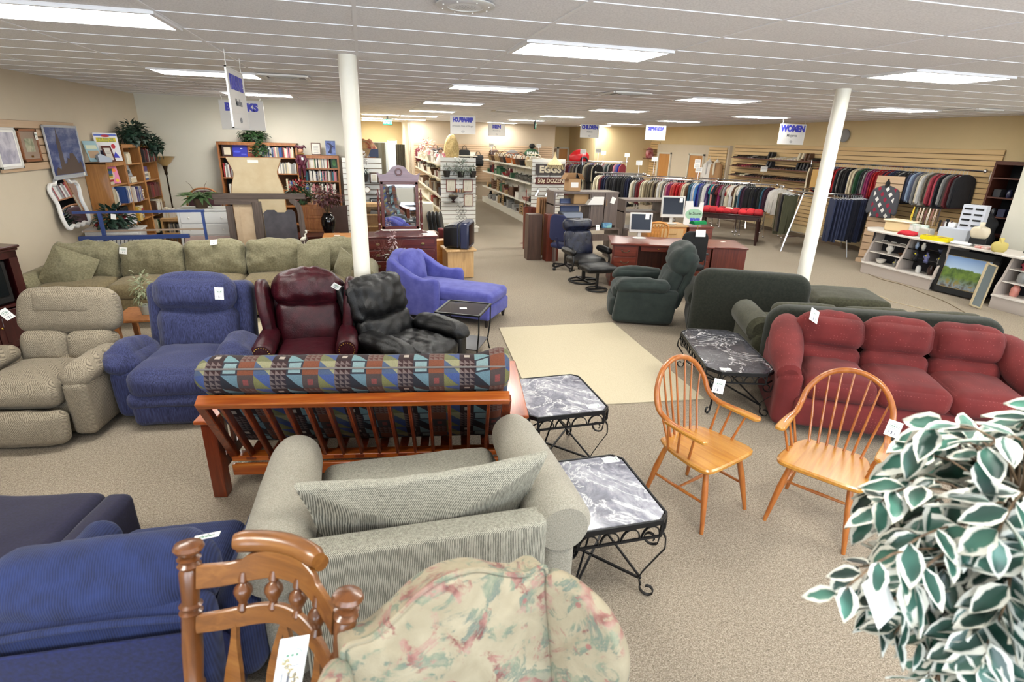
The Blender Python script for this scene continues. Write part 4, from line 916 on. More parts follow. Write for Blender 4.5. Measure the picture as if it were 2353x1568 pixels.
# ---- black glass side table
t = T('side_table', 'black metal side table with smoked glass top by the recliner', 'side table', (1.0, 5.88, 0), -27)
W2, H2 = .25, .55; b = B()
for i in range(4): a, c_ = rad(45+90*i), rad(135+90*i); b.bar((W2*1.414*cos(a), W2*1.414*sin(a), H2), (W2*1.414*cos(c_), W2*1.414*sin(c_), H2), .025, .02)
P('top_frame', b, IRON, t); b = B(); b.box((0, 0, H2), (.48, .48, .008)); P('glass_top', b, SMOKE, t)
for sx in (-1, 1):
    for sy in (-1, 1): b = B(); b.tube([(sx*W2, sy*W2, H2), (sx*W2, sy*W2, .35), (sx*.225, sy*.225, .12), (sx*.245, sy*.245, 0)], .009, 8); P('leg', b, IRON, t)
b = B(); b.box((0, 0, .14), (.46, .46, .012)); P('shelf', b, plain('shelf_black', '1f1b1a', .35), t)
b = B(); b.box((0, 0, 0), (.08, .06, .001)); P('price_tag', b, PAPER, t, 'white paper price tag', loc=(0, -.02, H2+.0055), rot=(0, 0, 20))
# ---- variegated ficus
n = N('ficus_leaf', .4, Subsurface_Weight=.0, Coat_Weight=.15); uvx = n.n('ShaderNodeSeparateXYZ'); n.l(n.co(kind='UV'), uvx.inputs[0])
ed = n.math('ADD', uvx.outputs[0], n.math('MULTIPLY', n.math('SUBTRACT', n.noise(16, detail=3), .5), 1.1)); f = n.noise(6, detail=2); gcol = n.ramp(f, [(.32, h('0c221f')), (.48, h('1f4539')), (.62, h('457666'))])
n.col(n.mix(n.ramp(ed, [(.56, (0, 0, 0, 1)), (.66, (1, 1, 1, 1))]), gcol, h('dddcd0'))); FICL = n.m
TWIG = two('twig_bark', '4c3c2c', '70593f', 40)
t = T('ficus_tree', 'variegated white and green ficus tree in the lower right corner', 'plant', (1.5, .75, 0))
def leaf(b, p, d, up, L, wd):
    d = d.normalized(); s = d.cross(up)
    s = s.normalized() if s.length > 1e-3 else V((1, 0, 0)); nn = s.cross(d)
    P_ = []; U_ = []
    for u, wv_ in ((0, .04), (.2, .8), (.45, 1), (.75, .62), (1, .02)):
        c_ = p+d*L*u-nn*L*.22*u*u
        for k in (-1, -.5, 0, .5, 1): P_.append(c_+s*k*wv_*wd/2+nn*abs(k)*wd*.12); U_.append((max(abs(k), (u-.5)*1.7), u))
    b.add(P_, [(i*5+j, i*5+j+1, i*5+6+j, i*5+5+j) for i in range(4) for j in range(4)], U_)
tb = B(); fb = B(); rr2 = random.Random(5)
tb.tube([(0, 0, .3), (.02, .01, .8), (-.02, .02, 1.3), (0, 0, 1.72)], [.022, .018, .013, .006], 8); tb.tube([(.03, .03, .3), (0, .0, .8), (.04, -.02, 1.45)], [.018, .014, .007], 8)
br = B()
for i in range(170):
    d_ = V((rr2.gauss(0, 1), rr2.gauss(0, 1), rr2.gauss(0, 1))).normalized(); k_ = rr2.uniform(.55, 1)
    tip = V((.09+d_.x*.43*k_, d_.y*.36*k_, 1.42+d_.z*.4*k_)); p0 = V((0, 0, max(.8, min(1.6, tip.z-.14)))); mid = p0.lerp(tip, .5)+V((0, 0, .07)); pts = spline([p0, mid, tip, tip+(tip-mid)*.35+V((0, 0, -.05))], 3)
    br.tube(pts, [.003]*(len(pts)-1)+[.001], 4)
    for k in range(4, len(pts)):
        g = pts[k]; dd = (pts[k]-pts[k-1]).normalized(); sd = dd.cross(V((0, 0, 1))); sd = sd.normalized() if sd.length > .01 else V((1, 0, 0))
        L_ = rr2.uniform(.075, .12); leaf(fb, g, dd*rr2.uniform(.2, .9)+sd*((-1)**k)*rr2.uniform(.4, 1)+V((0, 0, rr2.uniform(-.7, .15))), V((rr2.uniform(-.8, .8), rr2.uniform(-.9, .3), 1)), L_, L_*rr2.uniform(.5, .62))
pts = spline([(-.2, 0, 1.46), (-.4, -.02, 1.5), (-.58, -.06, 1.46)], 4); br.tube(pts, .003, 5)
for k in range(5, len(pts)): leaf(fb, pts[k], V((-.5, (-1)**k*.6, -.4)), V((0, -.4, 1)), .075, .045)
P('trunk', tb, TWIG, t); P('branch', br, TWIG, t); P('foliage', fb, FICL, t)
b = B(); b.lathe([(.13, 0), (.17, .26), (.18, .28), (.165, .28), (.15, .22)], 24); P('pot', b, plain('wicker_pot', '6b4a2e', .8), t)
b = B(); b.lathe([(.15, .22), (.14, .235), (.001, .25)], 16); P('moss', b, two('moss', '3c3a20', '5a5630', 60), t)
b = B(); b.box((0, 0, 0), (.1, .0015, .095)); P('price_card', b, PAPER, t, 'blank white card', loc=(-.44, -.05, 1.41), rot=(-35, 4, 20))
# ================================================================ left side and back-left corner
OAK = wood('golden_oak', '8a5a2c', 'a5703a', 'ba8448', 'z', 3, .45, .2); OAKR = wood('red_oak', '7a4522', '965e30', 'ab7240', 'z', 3, .45, .2)
BACKB = plain('shelf_back', '5b3a1e', .7); MAHO = wood('mahogany', '3a1512', '55211b', '6b2c22', 'x', 3, .28, .4); DKCH = wood('dark_cherry', '260b0c', '3a1213', '4a1a18', 'z', 3, .3, .4)
PINE = wood('orange_pine', 'a8682c', 'c4843e', 'd29a55', 'x', 2, .4, .3); LOAK = wood('light_oak', 'b08a58', 'c59f6c', 'd4b284', 'z', 2.5, .45, .2)
DRIFT = wood('weathered_dark_wood', '3b302b', '51443d', '6a5b52', 'x', 3, .7, 0); TANB = two('tan_fibreboard', 'b29b7f', 'bfa98d', 5, rough=.8); CREAMB = two('cream_fibreboard', 'cdb893', 'd7c5a2', 4, rough=.8)
# ---- books
PAL = {'white': 'd8d4cc', 'cream': 'cfc3a6', 'red': '8f1f24', 'maroon': '5e1a22', 'blue': '2c4a86', 'navy': '1d2340', 'black': '1b1a1c', 'grey': '8b8a88', 'green': '2f5a3c', 'teal': '2b6a78', 'brown': '5a3c28', 'tan': 'a78a62', 'yellow': 'c9a63a', 'orange': 'b8642a', 'pink': 'c07a86', 'purple': '4f3a6e'}
bk = B(); bk.box((-.47, 0, 0), (.06, 1, 1)); bk.box((.47, 0, 0), (.06, 1, 1)); bk.box((0, -.47, 0), (1, .06, 1)); bk.cur = 1; bk.box((0, .02, 0), (.88, .9, .96))
BOOKM = bk.mesh('book', [OC, PAPER])
def book(M0, x, y, z, w, d, hh, col, label, group, rot=(0, 0, 0)):
    o = bpy.data.objects.new('book', BOOKM); C.objects.link(o); o.color = h(PAL.get(col, col))
    o.matrix_world = M0 @ M.Translation((x, y, z)) @ Euler([rad(a) for a in rot]).to_matrix().to_4x4() @ M.Diagonal((w, d, hh, 1))
    return tag(o, label, 'book', group)
def book_row(M0, x0, x1, y, z, where, pal, tmin=.022, tmax=.04, hmin=.17, hmax=.24, seed=0, d=.15, lean=True):
    r = random.Random(seed); x = x0; i = 0
    while True:
        w = r.uniform(tmin, tmax); 
        if x+w > x1: break
        hh = r.uniform(hmin, hmax); c_ = r.choice(pal); a = 0
        book(M0, x+w/2, y-(d*.5)+.004*r.random(), z+hh/2+.001, w*.94, d, hh, c_, '%s book %s from the left %s' % (c_, nth(i), where), 'books '+where); x += w; i += 1
def book_pile(M0, x, y, z, n, where, pal, seed=0, w=.15, d=.2):
    r = random.Random(seed); zz = z
    for i in range(n):
        t_ = r.uniform(.018, .035); c_ = r.choice(pal)
        book(M0, x+r.uniform(-.008, .008), y, zz+t_/2+.0005, t_*.97, d, w+r.uniform(-.01, .01), c_, '%s book %s up in the pile %s' % (c_, nth(i), where), 'books in the pile '+where, (0, 90, 0)); zz += t_
def bookcase(label, loc, rz, w, hh, d, zs, m, back=BACKB, name='bookcase', cat='bookcase', dividers=()):
    t = T(name, label, cat, loc, rz)
    for s in (-1, 1): b = B(); b.box((s*(w/2-.012), 0, hh/2), (.024, d, hh)); b.box((s*(w/2-.018), -d/2-.006, hh/2), (.036, .014, hh)); P('side_panel', b, m, t)
    b = B(); b.box((0, d/2-.005, hh/2), (w-.05, .008, hh-.02)); P('back_panel', b, back, t)
    b = B(); b.box((0, -.005, hh-.012), (w, d+.02, .026), bev=.003); b.box((0, -d/2-.004, hh-.04), (w-.07, .012, .04)); P('top_panel', b, m, t)
    for z in zs: b = B(); b.box((0, 0, z), (w-.05, d-.02, .02)); b.box((0, -d/2+.004, z), (w-.07, .012, .026)); P('shelf', b, m, t)
    return t
def frame_of(loc, rz): return M.Translation(loc) @ M.Rotation(rad(rz), 4, 'Z')
MIX = 'white white cream grey blue navy red brown tan green black white cream yellow'.split(); WARM = 'cream white tan red dark_red brown pink white'.replace('_', ' ').split(' ')
WARM = ['cream', 'white', 'tan', 'red', 'maroon', 'brown', 'pink', 'white']; PALE = ['white', 'cream', 'white', 'grey', 'tan', 'red', 'white', 'blue']; DARKB = ['black', 'navy', 'brown', 'maroon', 'grey', 'black', 'green', 'white', 'tan']; BRIGHT = ['white', 'red', 'teal', 'blue', 'white', 'black', 'cream', 'red', 'pink']
XB = XL+.17
# short unit and two tall units against the left wall
LA, LB, LC = (XB, 11.12, 0), (XB, 11.92, 0), (XB, 12.72, 0)
zA, zT = (.1, .43, .78, 1.14, 1.47), (.1, .44, .78, 1.12, 1.44, 1.78)
bookcase('short golden oak bookcase with a grained side by the left wall', LA, 90, .78, 1.84, .32, zA, OAK)
bookcase('tall oak bookcase between the short one and the corner unit', LB, 90, .8, 2.12, .32, zT, OAK); bookcase('tall oak bookcase in the corner under the trailing ivy', LC, 90, .8, 2.12, .32, zT, OAK)
fa, fb_, fc = frame_of(LA, 90), frame_of(LB, 90), frame_of(LC, 90)
SO, MO, CO = 'of the short oak bookcase', 'of the middle oak bookcase', 'of the corner oak bookcase'
BIG = dict(hmin=.2, hmax=.28, d=.2)
book_row(fa, -.35, -.2, -.02, 1.15, 'on the second shelf '+SO, PALE, seed=1, **BIG); book_row(fa, .06, .3, -.02, 1.15, 'beside the arch book in the short oak bookcase', ['blue', 'white', 'grey'], seed=2, **BIG)
book_pile(fa, -.2, -.02, 1.482, 9, 'on the top shelf '+SO, ['white', 'yellow', 'red', 'green', 'cream', 'orange', 'blue'], 3, .26)
book_row(fa, -.35, -.18, .03, .79, 'behind the toy box in the short oak bookcase', ['purple', 'pink', 'navy', 'grey'], seed=4, **BIG); book_row(fa, -.1, .34, -.02, .44, 'on the low shelf '+SO, MIX, seed=5, **BIG); book_row(fa, -.25, .34, -.02, .11, 'on the bottom shelf '+SO, MIX, seed=6, **BIG)
book_row(fb_, -.36, -.14, -.02, 1.79, 'on the top shelf '+MO, ['cream', 'tan', 'brown', 'white'], seed=7, d=.18, hmin=.16, hmax=.2); book_row(fb_, -.36, .02, -.02, 1.13, 'on the third shelf '+MO, ['blue', 'white', 'grey', 'purple', 'cream'], .024, .04, .22, .27, seed=8, d=.2)
book_row(fb_, -.36, -.2, -.02, .79, 'on the fourth shelf '+MO, ['yellow', 'cream', 'yellow'], seed=9, **BIG); book_pile(fb_, .0, -.03, .791, 9, 'on the fourth shelf '+MO, ['white', 'red', 'blue', 'grey', 'cream'], 10, .28); book_pile(fb_, -.02, -.03, 1.451, 4, 'on the second shelf '+MO, ['white', 'black', 'cream'], 11, .26); book_pile(fb_, .2, -.03, 1.131, 7, 'at right '+MO, ['white', 'tan', 'cream'], 12, .24)
book_row(fb_, -.36, -.2, -.02, .11, 'on the bottom shelf '+MO, ['red', 'cream', 'grey'], seed=13, **BIG)
book_row(fc, -.36, .34, -.02, 1.79, 'under the ivy '+CO, ['red', 'grey', 'maroon', 'green', 'white', 'black', 'black'], .035, .055, .2, .25, seed=14, d=.2); book_pile(fc, -.2, -.03, 1.451, 9, 'on the second shelf '+CO, ['blue', 'white', 'green', 'purple', 'red', 'grey'], 15, .28)
book_row(fc, -.36, .2, -.02, 1.13, 'on the third shelf '+CO, ['maroon', 'red', 'maroon', 'brown', 'white'], .03, .05, .22, .27, seed=16, d=.2); book_row(fc, -.25, .32, -.02, .79, 'on the fourth shelf '+CO, ['cream', 'white', 'brown', 'white', 'tan'], seed=17, **BIG); book_row(fc, -.35, .25, -.02, .45, 'on the fifth shelf '+CO, ['yellow', 'green', 'cream', 'brown'], seed=18, **BIG); book_row(fc, -.25, .32, -.02, .11, 'on the bottom shelf '+CO, DARKB, seed=19, **BIG)
def flat(name, M0, loc, rot, w, hh, d, m, label, cat, par=None):
    b = B(); b.box((0, 0, hh/2), (w, d, hh)); o = P(name, b, m); o.matrix_world = M0 @ M.Translation(loc) @ Euler([rad(a) for a in rot]).to_matrix().to_4x4(); return tag(o, label, cat)
def picbook(M0, loc, rot, w, hh, base, label, spots=(), cat='book', name='picture_book', dd=.012):
    t = T(name, label, cat); t.matrix_world = M0 @ M.Translation(loc) @ Euler([rad(a) for a in rot]).to_matrix().to_4x4()
    b = B(); b.box((0, 0, hh/2), (w, dd, hh)); P('cover', b, plain('cover', base, .4), t)
    for i, (kind, x, z, a, c_, col) in enumerate(spots):
        b = B(); yy = -dd/2-.001-i*.0003
        if kind == 'r': b.box((x, yy, z), (a, .001, c_))
        elif kind == 'e': b.prism([(x+a/2*cos(k*PI/10), z+c_/2*sin(k*PI/10)) for k in range(20)], yy-.0005, yy+.0005)
        elif kind == 't': b.prism([(x-a/2, z-c_/2), (x+a/2, z-c_/2), (x, z+c_/2)], yy-.0005, yy+.0005)
        P('cover_art', b, plain('art', col, .4), t)
    return t
o = picbook(fa, (.16, -.06, 1.855), (-12, 0, -58), .34, .46, 'f0eeee', 'large white counting book with a red balloon on the short bookcase', (('r', 0, .425, .32, .03, '5a6fc8'), ('e', 0, .41, .13, .04, 'c23038'), ('r', 0, .345, .28, .075, 'e6d43a'), ('e', .08, .24, .06, .08, 'c01f30'), ('t', .09, .1, .1, .1, '2a2fc0'), ('r', -.1, .12, .05, .1, '30304a'), ('e', .01, .17, .08, .09, 'd8d8e0')))
text('cover_title', 'My First Big', .045, INK, o, (0, -.0105, .363)); text('cover_title', 'Counting Book', .04, INK, o, (0, -.0105, .325))
picbook(fa, (-.24, .0, 1.855), (-20, 0, -40), .2, .34, '9fc0c8', 'tall pale blue picture book leaning on the short bookcase', (('r', 0, .24, .16, .06, 'd8dcc0'), ('r', .0, .12, .16, .12, 'b89a7c'), ('e', .03, .05, .1, .05, '4a5c5a')))
picbook(fa, (.0, -.12, 1.855), (-26, 0, -50), .14, .27, '5a2c28', 'small dark framed certificate in front of the counting book', (('r', 0, .125, .09, .21, 'dcd6cc'), ('r', 0, .16, .06, .004, '8a8078'), ('r', 0, .13, .06, .004, '8a8078')), 'picture', 'framed_certificate')
b = B(); b.prism([(-.09, 0), (.09, 0), (.1, .05), (-.06, .13), (-.1, .1)], -.05, .05); S('bookend', b, plain('pale_blue', 'b9c2cf', .5), 'pale blue slanted bookend on the short oak bookcase', 'bookend', (XB+.12, 10.86, 1.855), 40)
picbook(fa, (.06, -.08, 1.485), (-8, 0, -25), .24, .28, 'd87aa0', 'pink and yellow toy picture book on the top shelf of the short bookcase', (('e', -.02, .14, .12, .14, 'c8b0a0'), ('e', -.02, .16, .04, .05, 'f0f0f0'), ('e', .06, .05, .07, .06, 'e0b030'), ('e', .05, .22, .08, .06, 'e88030')))
picbook(fa, (-.06, -.06, 1.15), (-8, 0, -15), .2, .28, 'e0e2e6', 'white picture book with a grey arch in the short oak bookcase', (('e', 0, .12, .14, .16, '70727c'), ('e', 0, .07, .08, .05, 'b83040'), ('e', -.03, .24, .1, .05, 'c8862e')))
t = T('toy_box', 'white boxed game with dark windows on the short oak bookcase', 'box', tuple(fa @ V((.04, -.12, .79))), 62)
b = B(); b.box((0, 0, .085), (.34, .13, .17)); P('carton', b, plain('box_white', 'd9d9e0', .5), t)
for x in (-.07, .06): b = B(); b.box((x, -.066, .12), (.07, .003, .02)); P('printed_window', b, BLACK, t)
b = B(); b.box((0, -.067, .155), (.3, .003, .02)); P('printed_band', b, plain('box_red', '8a2438', .5), t)
b = B(); b.box((0, 0, .06), (.17, .1, .12), bev=.005); S('black_case', b, BLACK, 'black plastic case behind the boxed game', 'case', tuple(fa @ V((.16, -.06, .965))), 66); 
picbook(fb_, (-.02, -.05, 1.56), (-14, 0, -20), .2, .2, '8c9094', 'grey landscape book leaning above the pile in the middle oak bookcase', (('e', 0, .08, .14, .08, '3c4444'), ('r', 0, .19, .16, .08, 'c8ccd0')))
def carton(name, M0, x, y, z, w, d, hh, m, label): b = B(); b.box((0, 0, hh/2), (w, d, hh), bev=.004); o = P(name, b, m); o.matrix_world = M0 @ M.Translation((x, y, z)); return tag(o, label, 'box')
carton('card_box', fb_, -.03, .02, 1.79, .17, .12, .13, plain('cream_box', 'c9bb9a', .6), 'cream card box on the top shelf of the middle oak bookcase'); carton('card_box', fc, .22, .02, 1.45, .14, .14, .13, plain('cream_box2', 'c7b592', .6), 'cream printed box on the second shelf of the corner bookcase')

# rear bookcases
RD1, RD2, RE = (-2.58, 13.44, 0), (-1.79, 13.44, 0), (-.95, 13.44, 0)
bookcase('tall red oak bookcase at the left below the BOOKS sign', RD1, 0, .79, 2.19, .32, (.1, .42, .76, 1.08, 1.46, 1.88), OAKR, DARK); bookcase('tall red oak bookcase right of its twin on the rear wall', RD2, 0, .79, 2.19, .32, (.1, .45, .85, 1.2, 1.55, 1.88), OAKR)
bookcase('low red oak bookcase at the right end of the rear wall', RE, 0, .82, 1.95, .32, (.1, .45, .8, 1.12, 1.4, 1.67), OAKR)
d1, d2, de = frame_of(RD1, 0), frame_of(RD2, 0), frame_of(RE, 0)
book_row(d2, -.34, .34, .02, 1.89, 'on the top shelf of the right tall rear bookcase', PALE+['blue', 'navy', 'pink'], .018, .03, .18, .23, seed=21); book_row(d2, -.1, .34, .02, 1.56, 'on the second shelf of the right tall rear bookcase', ['white', 'cream', 'red', 'white', 'grey'], .02, .035, .19, .24, seed=22); book_row(d2, .1, .34, .02, 1.21, 'on the third shelf of the right tall rear bookcase', PALE, seed=23)
book_row(d1, -.34, .1, .02, 1.47, 'on the second shelf of the left tall rear bookcase', ['white', 'red', 'grey', 'maroon', 'pink'], .02, .035, .22, .3, seed=24); book_row(d1, -.28, .06, .02, 1.09, 'on the third shelf of the left tall rear bookcase', ['white', 'navy', 'red', 'tan'], seed=25)
picbook(d1, (-.22, -.1, 1.895), (-6, 0, 0), .2, .26, '3c2622', 'dark album with a cream label on the top shelf under the BOOKS sign', (('r', 0, .11, .13, .15, 'd0c4ac'),)); picbook(d1, (.03, -.1, 1.895), (-6, 0, 0), .29, .24, '23289a', 'blue ocean picture book on the top shelf under the BOOKS sign', (('e', -.06, .1, .14, .04, '4050c8'), ('e', .03, .16, .05, .02, 'c0c8e0'), ('r', .07, .05, .1, .012, '6a70d0'))); picbook(d1, (.27, -.1, 1.895), (-6, 0, 0), .18, .24, '8a3a1c', 'orange sunset picture book on the top shelf under the BOOKS sign', (('e', 0, .19, .14, .08, 'd08a30'), ('r', 0, .1, .15, .02, 'd8c0a0')))
book_row(de, -.28, .2, .02, 1.68, 'on the top shelf of the low rear bookcase', ['white', 'grey', 'red', 'white', 'green', 'black', 'cream', 'pink', 'teal'], .018, .032, .2, .24, seed=26); book_row(de, -.36, .37, .02, 1.41, 'on the second shelf of the low rear bookcase', ['white', 'pink', 'white', 'teal', 'red', 'navy', 'black', 'brown', 'black', 'grey', 'navy'], .018, .032, .19, .23, seed=27); book_row(de, -.36, .3, .02, 1.13, 'on the third shelf of the low rear bookcase', ['maroon', 'white', 'white', 'black', 'pink', 'tan', 'blue'], .024, .04, .17, .23, seed=28)
picbook(de, (.3, -.02, 1.68), (-4, 0, 0), .14, .22, '1f4a26', 'green leafy book cover at the right end of the low bookcase', (('e', 0, .12, .09, .14, '4a8a3c'),)); b = B(); b.box((0, 0, .1), (.3, .16, .2), bev=.01); S('wicker_box', b, two('wicker', '6b5636', '8c7450', 90, (1, 1, 4), bump=.4), 'brown wicker box on the low rear bookcase behind dried flowers', 'box', (-1.05, 13.3, .81))
def pframe(loc, rz, w, hh, fm, fwid, art, label, cat='picture', mat_=None, tilt=0, matw=.05, name='framed_picture', d=.025):
    t = T(name, label, cat, loc, rz); t.rotation_euler = (rad(tilt), 0, rad(rz)); b = B()
    for s in (-1, 1): b.box((s*(w/2-fwid/2), 0, 0), (fwid, d, hh), bev=.003); b.box((0, 0, s*(hh/2-fwid/2)), (w, d, fwid), bev=.003)
    P('frame', b, fm, t); b = B(); b.box((0, .004, 0), (w-fwid, .01, hh-fwid)); P('mount', b, mat_ or PAPER, t)
    b = B(); iw, ih = w-2*fwid-2*matw, hh-2*fwid-2*matw; b.box((0, -.003, 0), (iw, .004, ih)); P('picture', b, art, t); return t
def artm(name, cols, scale=6, kind=(1, 1, 1)): n = N(name, .35); n.col(n.ramp(n.noise(scale, kind, 5, .6, .5), [(.2+.6*i/(len(cols)-1), h(c)) for i, c in enumerate(cols)])); return n.m
pframe((-1.01, 13.42, 2.085), 0, .2, .25, plain('cert_frame', '5a3020', .4), .014, plain('cert_text', 'd9d6cc', .6), 'small framed notice with text lines on the low rear bookcase', matw=.0, tilt=-6)
for k in range(6): b = B(); b.box((0, -.006, .05-k*.025), (.1, .001, .006)); P('text_line', b, PEN, bpy.data.objects['framed_picture'], loc=(0, 0, 0))
WH = artm('whale_art', ['1c2350', '3c4a86', '7486b8', 'b8c4dc'], 5); t = pframe((-.7, 13.42, 2.11), 0, .22, .31, plain('silver_frame', 'a9b4c4', .3, .6), .01, WH, 'blue picture of a leaping whale on the low rear bookcase', matw=0, tilt=-6)
b = B(); b.prism(sp2([(-.06, -.1), (-.02, -.02), (-.02, .06), (-.08, .1), (-.01, .1), (.02, .07), (.07, .03), (.03, .0), (.02, -.05), (.01, -.12), (-.06, -.1)], 3)[:-1], -.008, -.006); P('whale_figure', b, plain('whale_dark', '232848', .5), t)
# jester doll seated on the bookcase side
t = T('doll', 'burgundy jester doll sitting at the end of the tall rear bookcase', 'doll', (-1.32, 13.26, 1.62)); SU = two('burgundy_satin', '3a0a1c', '5a1430', 30, rough=.5)
b = B(); b.cush((.14, .1, .26), (0, 0, .22), .045, (0, .02, 0)); 
for s in (-1, 1): b.tube([(s*.06, -.01, .32), (s*.1, -.04, .22), (s*.05, -.07, .14)], [.03, .03, .018], 8); b.tube([(s*.04, -.02, .12), (s*.05, -.08, .06), (s*.05, -.08, -.1)], [.04, .036, .022], 8)
P('body', b, SU, t); b = B(); b.ball((0, -.01, .42), .055, 12); P('head', b, plain('doll_face', 'b8876a', .6), t)
b = B(); b.ball((0, .01, .44), .058, 12)
for s in (-1, 1): b.tube([(s*.02, 0, .48), (s*.08, 0, .52), (s*.12, 0, .47)], [.04, .028, .008], 8); 
P('cap', b, SU, t); b = B(); b.tube([(.06*cos(a*PI/6), .05*sin(a*PI/6), .36) for a in range(12)], .012, 5, True); P('collar', b, plain('collar_gold', '8a6a3a', .6), t)
for s in (-1, 1): b = B(); b.cush((.045, .09, .04), (s*.05, -.1, -.115), .018); P('shoe', b, BLACK, t)
b = B(); b.box((.03, -.075, .26), (.04, .002, .05)); P('price_tag', b, PAPER, t)
# trailing greenery
def leafm(name, a, b_): return two(name, a, b_, 14, rough=.5, lo=.3, hi=.7)
IVY = leafm('ivy_leaf', '10260f', '31562a'); IVYD = leafm('dark_ivy_leaf', '0e1f17', '2c4a38'); FERN = leafm('fern_leaf', '2c4526', '6d8a58'); DRYR = leafm('dried_red_leaf', '3c1c20', '6d3a3c'); DRYW = leafm('dried_pale_flower', '9a8a72', 'd0c4ac'); REDP = leafm('red_petal', '6d1016', 'a82028')
def lf(b, p, d, L, wd, curl=.3, nx=None):
    d = V(d).normalized(); s = d.cross(V((0, 0, 1))); s = s.normalized() if s.length > 1e-3 else V((1, 0, 0)); nn = s.cross(d); p = V(p)
    q = [p, p+d*L*.45+s*wd/2-nn*L*.02, p+d*L-nn*L*curl, p+d*L*.45-s*wd/2-nn*L*.02, p+d*L*.5+nn*wd*.12]
    b.add(q, [(0, 1, 4), (1, 2, 4), (2, 3, 4), (3, 0, 4)])
def bushy(t, m, n, rx, ry, rz_, c, L, wd, seed, hang_=0, name='foliage', spread=1):
    r = random.Random(seed); b = B()
    for i in range(n):
        d = V((r.gauss(0, 1), r.gauss(0, 1), r.gauss(0, .8)+.2)).normalized(); k = r.uniform(.3, 1); p = V(c)+V((d.x*rx*k, d.y*ry*k, d.z*rz_*k-hang_*(k**2)*r.random()))
        lf(b, p, d+V((0, 0, -.5*r.random())), L*r.uniform(.7, 1.2), wd*r.uniform(.7, 1.2))
    return P(name, b, m, t)
t = T('ivy_plant', 'trailing ivy basket on top of the corner oak bookcases', 'plant', (XB+.13, 12.45, 2.135)); bushy(t, IVYD, 420, .2, .5, .2, (0, -.1, .16), .1, .08, 1); bushy(t, IVYD, 170, .12, .25, .16, (.14, .45, -.02), .1, .08, 2, .12, 'foliage'); b = B(); b.lathe([(.1, 0), (.14, .12), (.12, .12)], 14); P('basket', b, plain('dark_basket', '3a2a1a', .8), t)
t = T('ivy_plant', 'green ivy pot on the tall rear bookcase under the BOOKS sign', 'plant', (-2.25, 13.38, 2.205)); bushy(t, IVY, 420, .3, .16, .16, (0, 0, .12), .07, .06, 3); bushy(t, IVY, 200, .22, .08, .14, (.12, -.17, -.1), .06, .055, 4, .2, 'foliage'); b = B(); b.lathe([(.08, 0), (.11, .1), (.09, .1)], 14); P('pot', b, plain('dark_pot', '2a2018', .8), t)

# ---- pictures, poster and mirror on the left wall
pframe((XL+.06, 8.72, 2.1), 90, .5, .5, plain('white_frame', 'd9d6d0', .4), .03, artm('mist_art', ['b8b4c4', 'd5d2da', '9a98ac', 'c9c4c0'], 4), 'pale misty print in a white frame at the far left of the wall', matw=.03)
t = pframe((XL+.06, 9.24, 2.13), 90, .46, .42, wood('picture_oak', '7a4a2a', '8f5a36', 'a46c44', 'x'), .035, artm('garden_art', ['4a5240', '7c8468', 'b8b49c', 'd8d4c4'], 9), 'small landscape print in a brown wood frame with wide mat', mat_=plain('taupe_mat', '9a8676', .7), matw=.09); b = B(); b.box((0, -.004, -.145), (.05, .004, .025)); P('plaque', b, BRASS, t); price_tag(t, (.18, -.02, .12), (0, 0, 0), .06, .1)
n = N('tower_sky', .3); z_ = n.xyz()[2]; f = n.noise(3, (1, 1, 2.5), 5, .6); n.col(n.mix(n.ramp(f, [(.45, (0, 0, 0, 1)), (.75, (.8, .8, .8, 1))]), h('31457c'), h('a8b0c8'))); SKYA = n.m
t = pframe((XL+.07, 10.15, 2.02), 90, 1.0, .76, plain('poster_frame', 'c9ccd2', .3, .4), .014, SKYA, 'large poster of an old stone tower against blue sky', mat_=plain('poster_margin', 'b9bcc0', .6), matw=.02, name='framed_poster')
t.scale = (1, 1, 1); b = B(); STN = plain('tower_stone', '5a4f4c', .8)
b.prism([(-.24, -.2), (-.11, -.2), (-.125, .1), (-.115, .12), (-.115, .15), (-.135, .16), (-.14, .23), (-.155, .25), (-.172, .35), (-.19, .25), (-.205, .23), (-.21, .16), (-.23, .15), (-.23, .12), (-.22, .1)], -.007, -.0055); P('stone_tower', b, STN, t)
b = B(); b.prism([(-.42, -.31), (.42, -.31), (.42, -.18), (.38, -.14), (.33, -.18), (.27, -.09), (.2, -.02), (.1, -.02), (.06, -.1), (.0, -.08), (-.04, -.16), (-.2, -.16), (-.26, -.24), (-.34, -.2), (-.42, -.26)], -.0072, -.0052); P('stone_ruins', b, plain('ruin_stone', '5f5048', .8), t)
b = B(); b.box((0, -.006, -.345), (.96, .004, .055)); P('title_strip', b, plain('poster_strip', 'aeb4b8', .6), t); b = B(); b.box((.42, -.009, -.335), (.05, .002, .05)); P('price_tag', b, PAPER, t)
t = T('wall_mirror', 'white scalloped mirror leaning on the left wall behind the blue frame', 'mirror', (XL+.13, 9.9, .93), 90); t.rotation_euler = (rad(-8), 0, rad(90))
out = sp2([(-.28, .02), (-.36, .04), (-.4, .2), (-.37, .38), (-.42, .52), (-.43, .6), (-.36, .66), (-.24, .66), (-.16, .72), (0, .78), (.16, .72), (.24, .66), (.36, .66), (.43, .6), (.42, .52), (.37, .38), (.4, .2), (.36, .04), (.28, .02), (.18, .05), (.08, .02), (0, .05), (-.08, .02), (-.18, .05), (-.28, .02)], 3)
b = B(); b.tube([(p[0], 0, p[1]) for p in out[:-1]], .028, 8, True); P('frame', b, plain('white_gloss', 'e9e7e4', .3), t); b = B(); b.prism(out[:-1], .0, .006); P('mirror_glass', b, MIRROR, t)
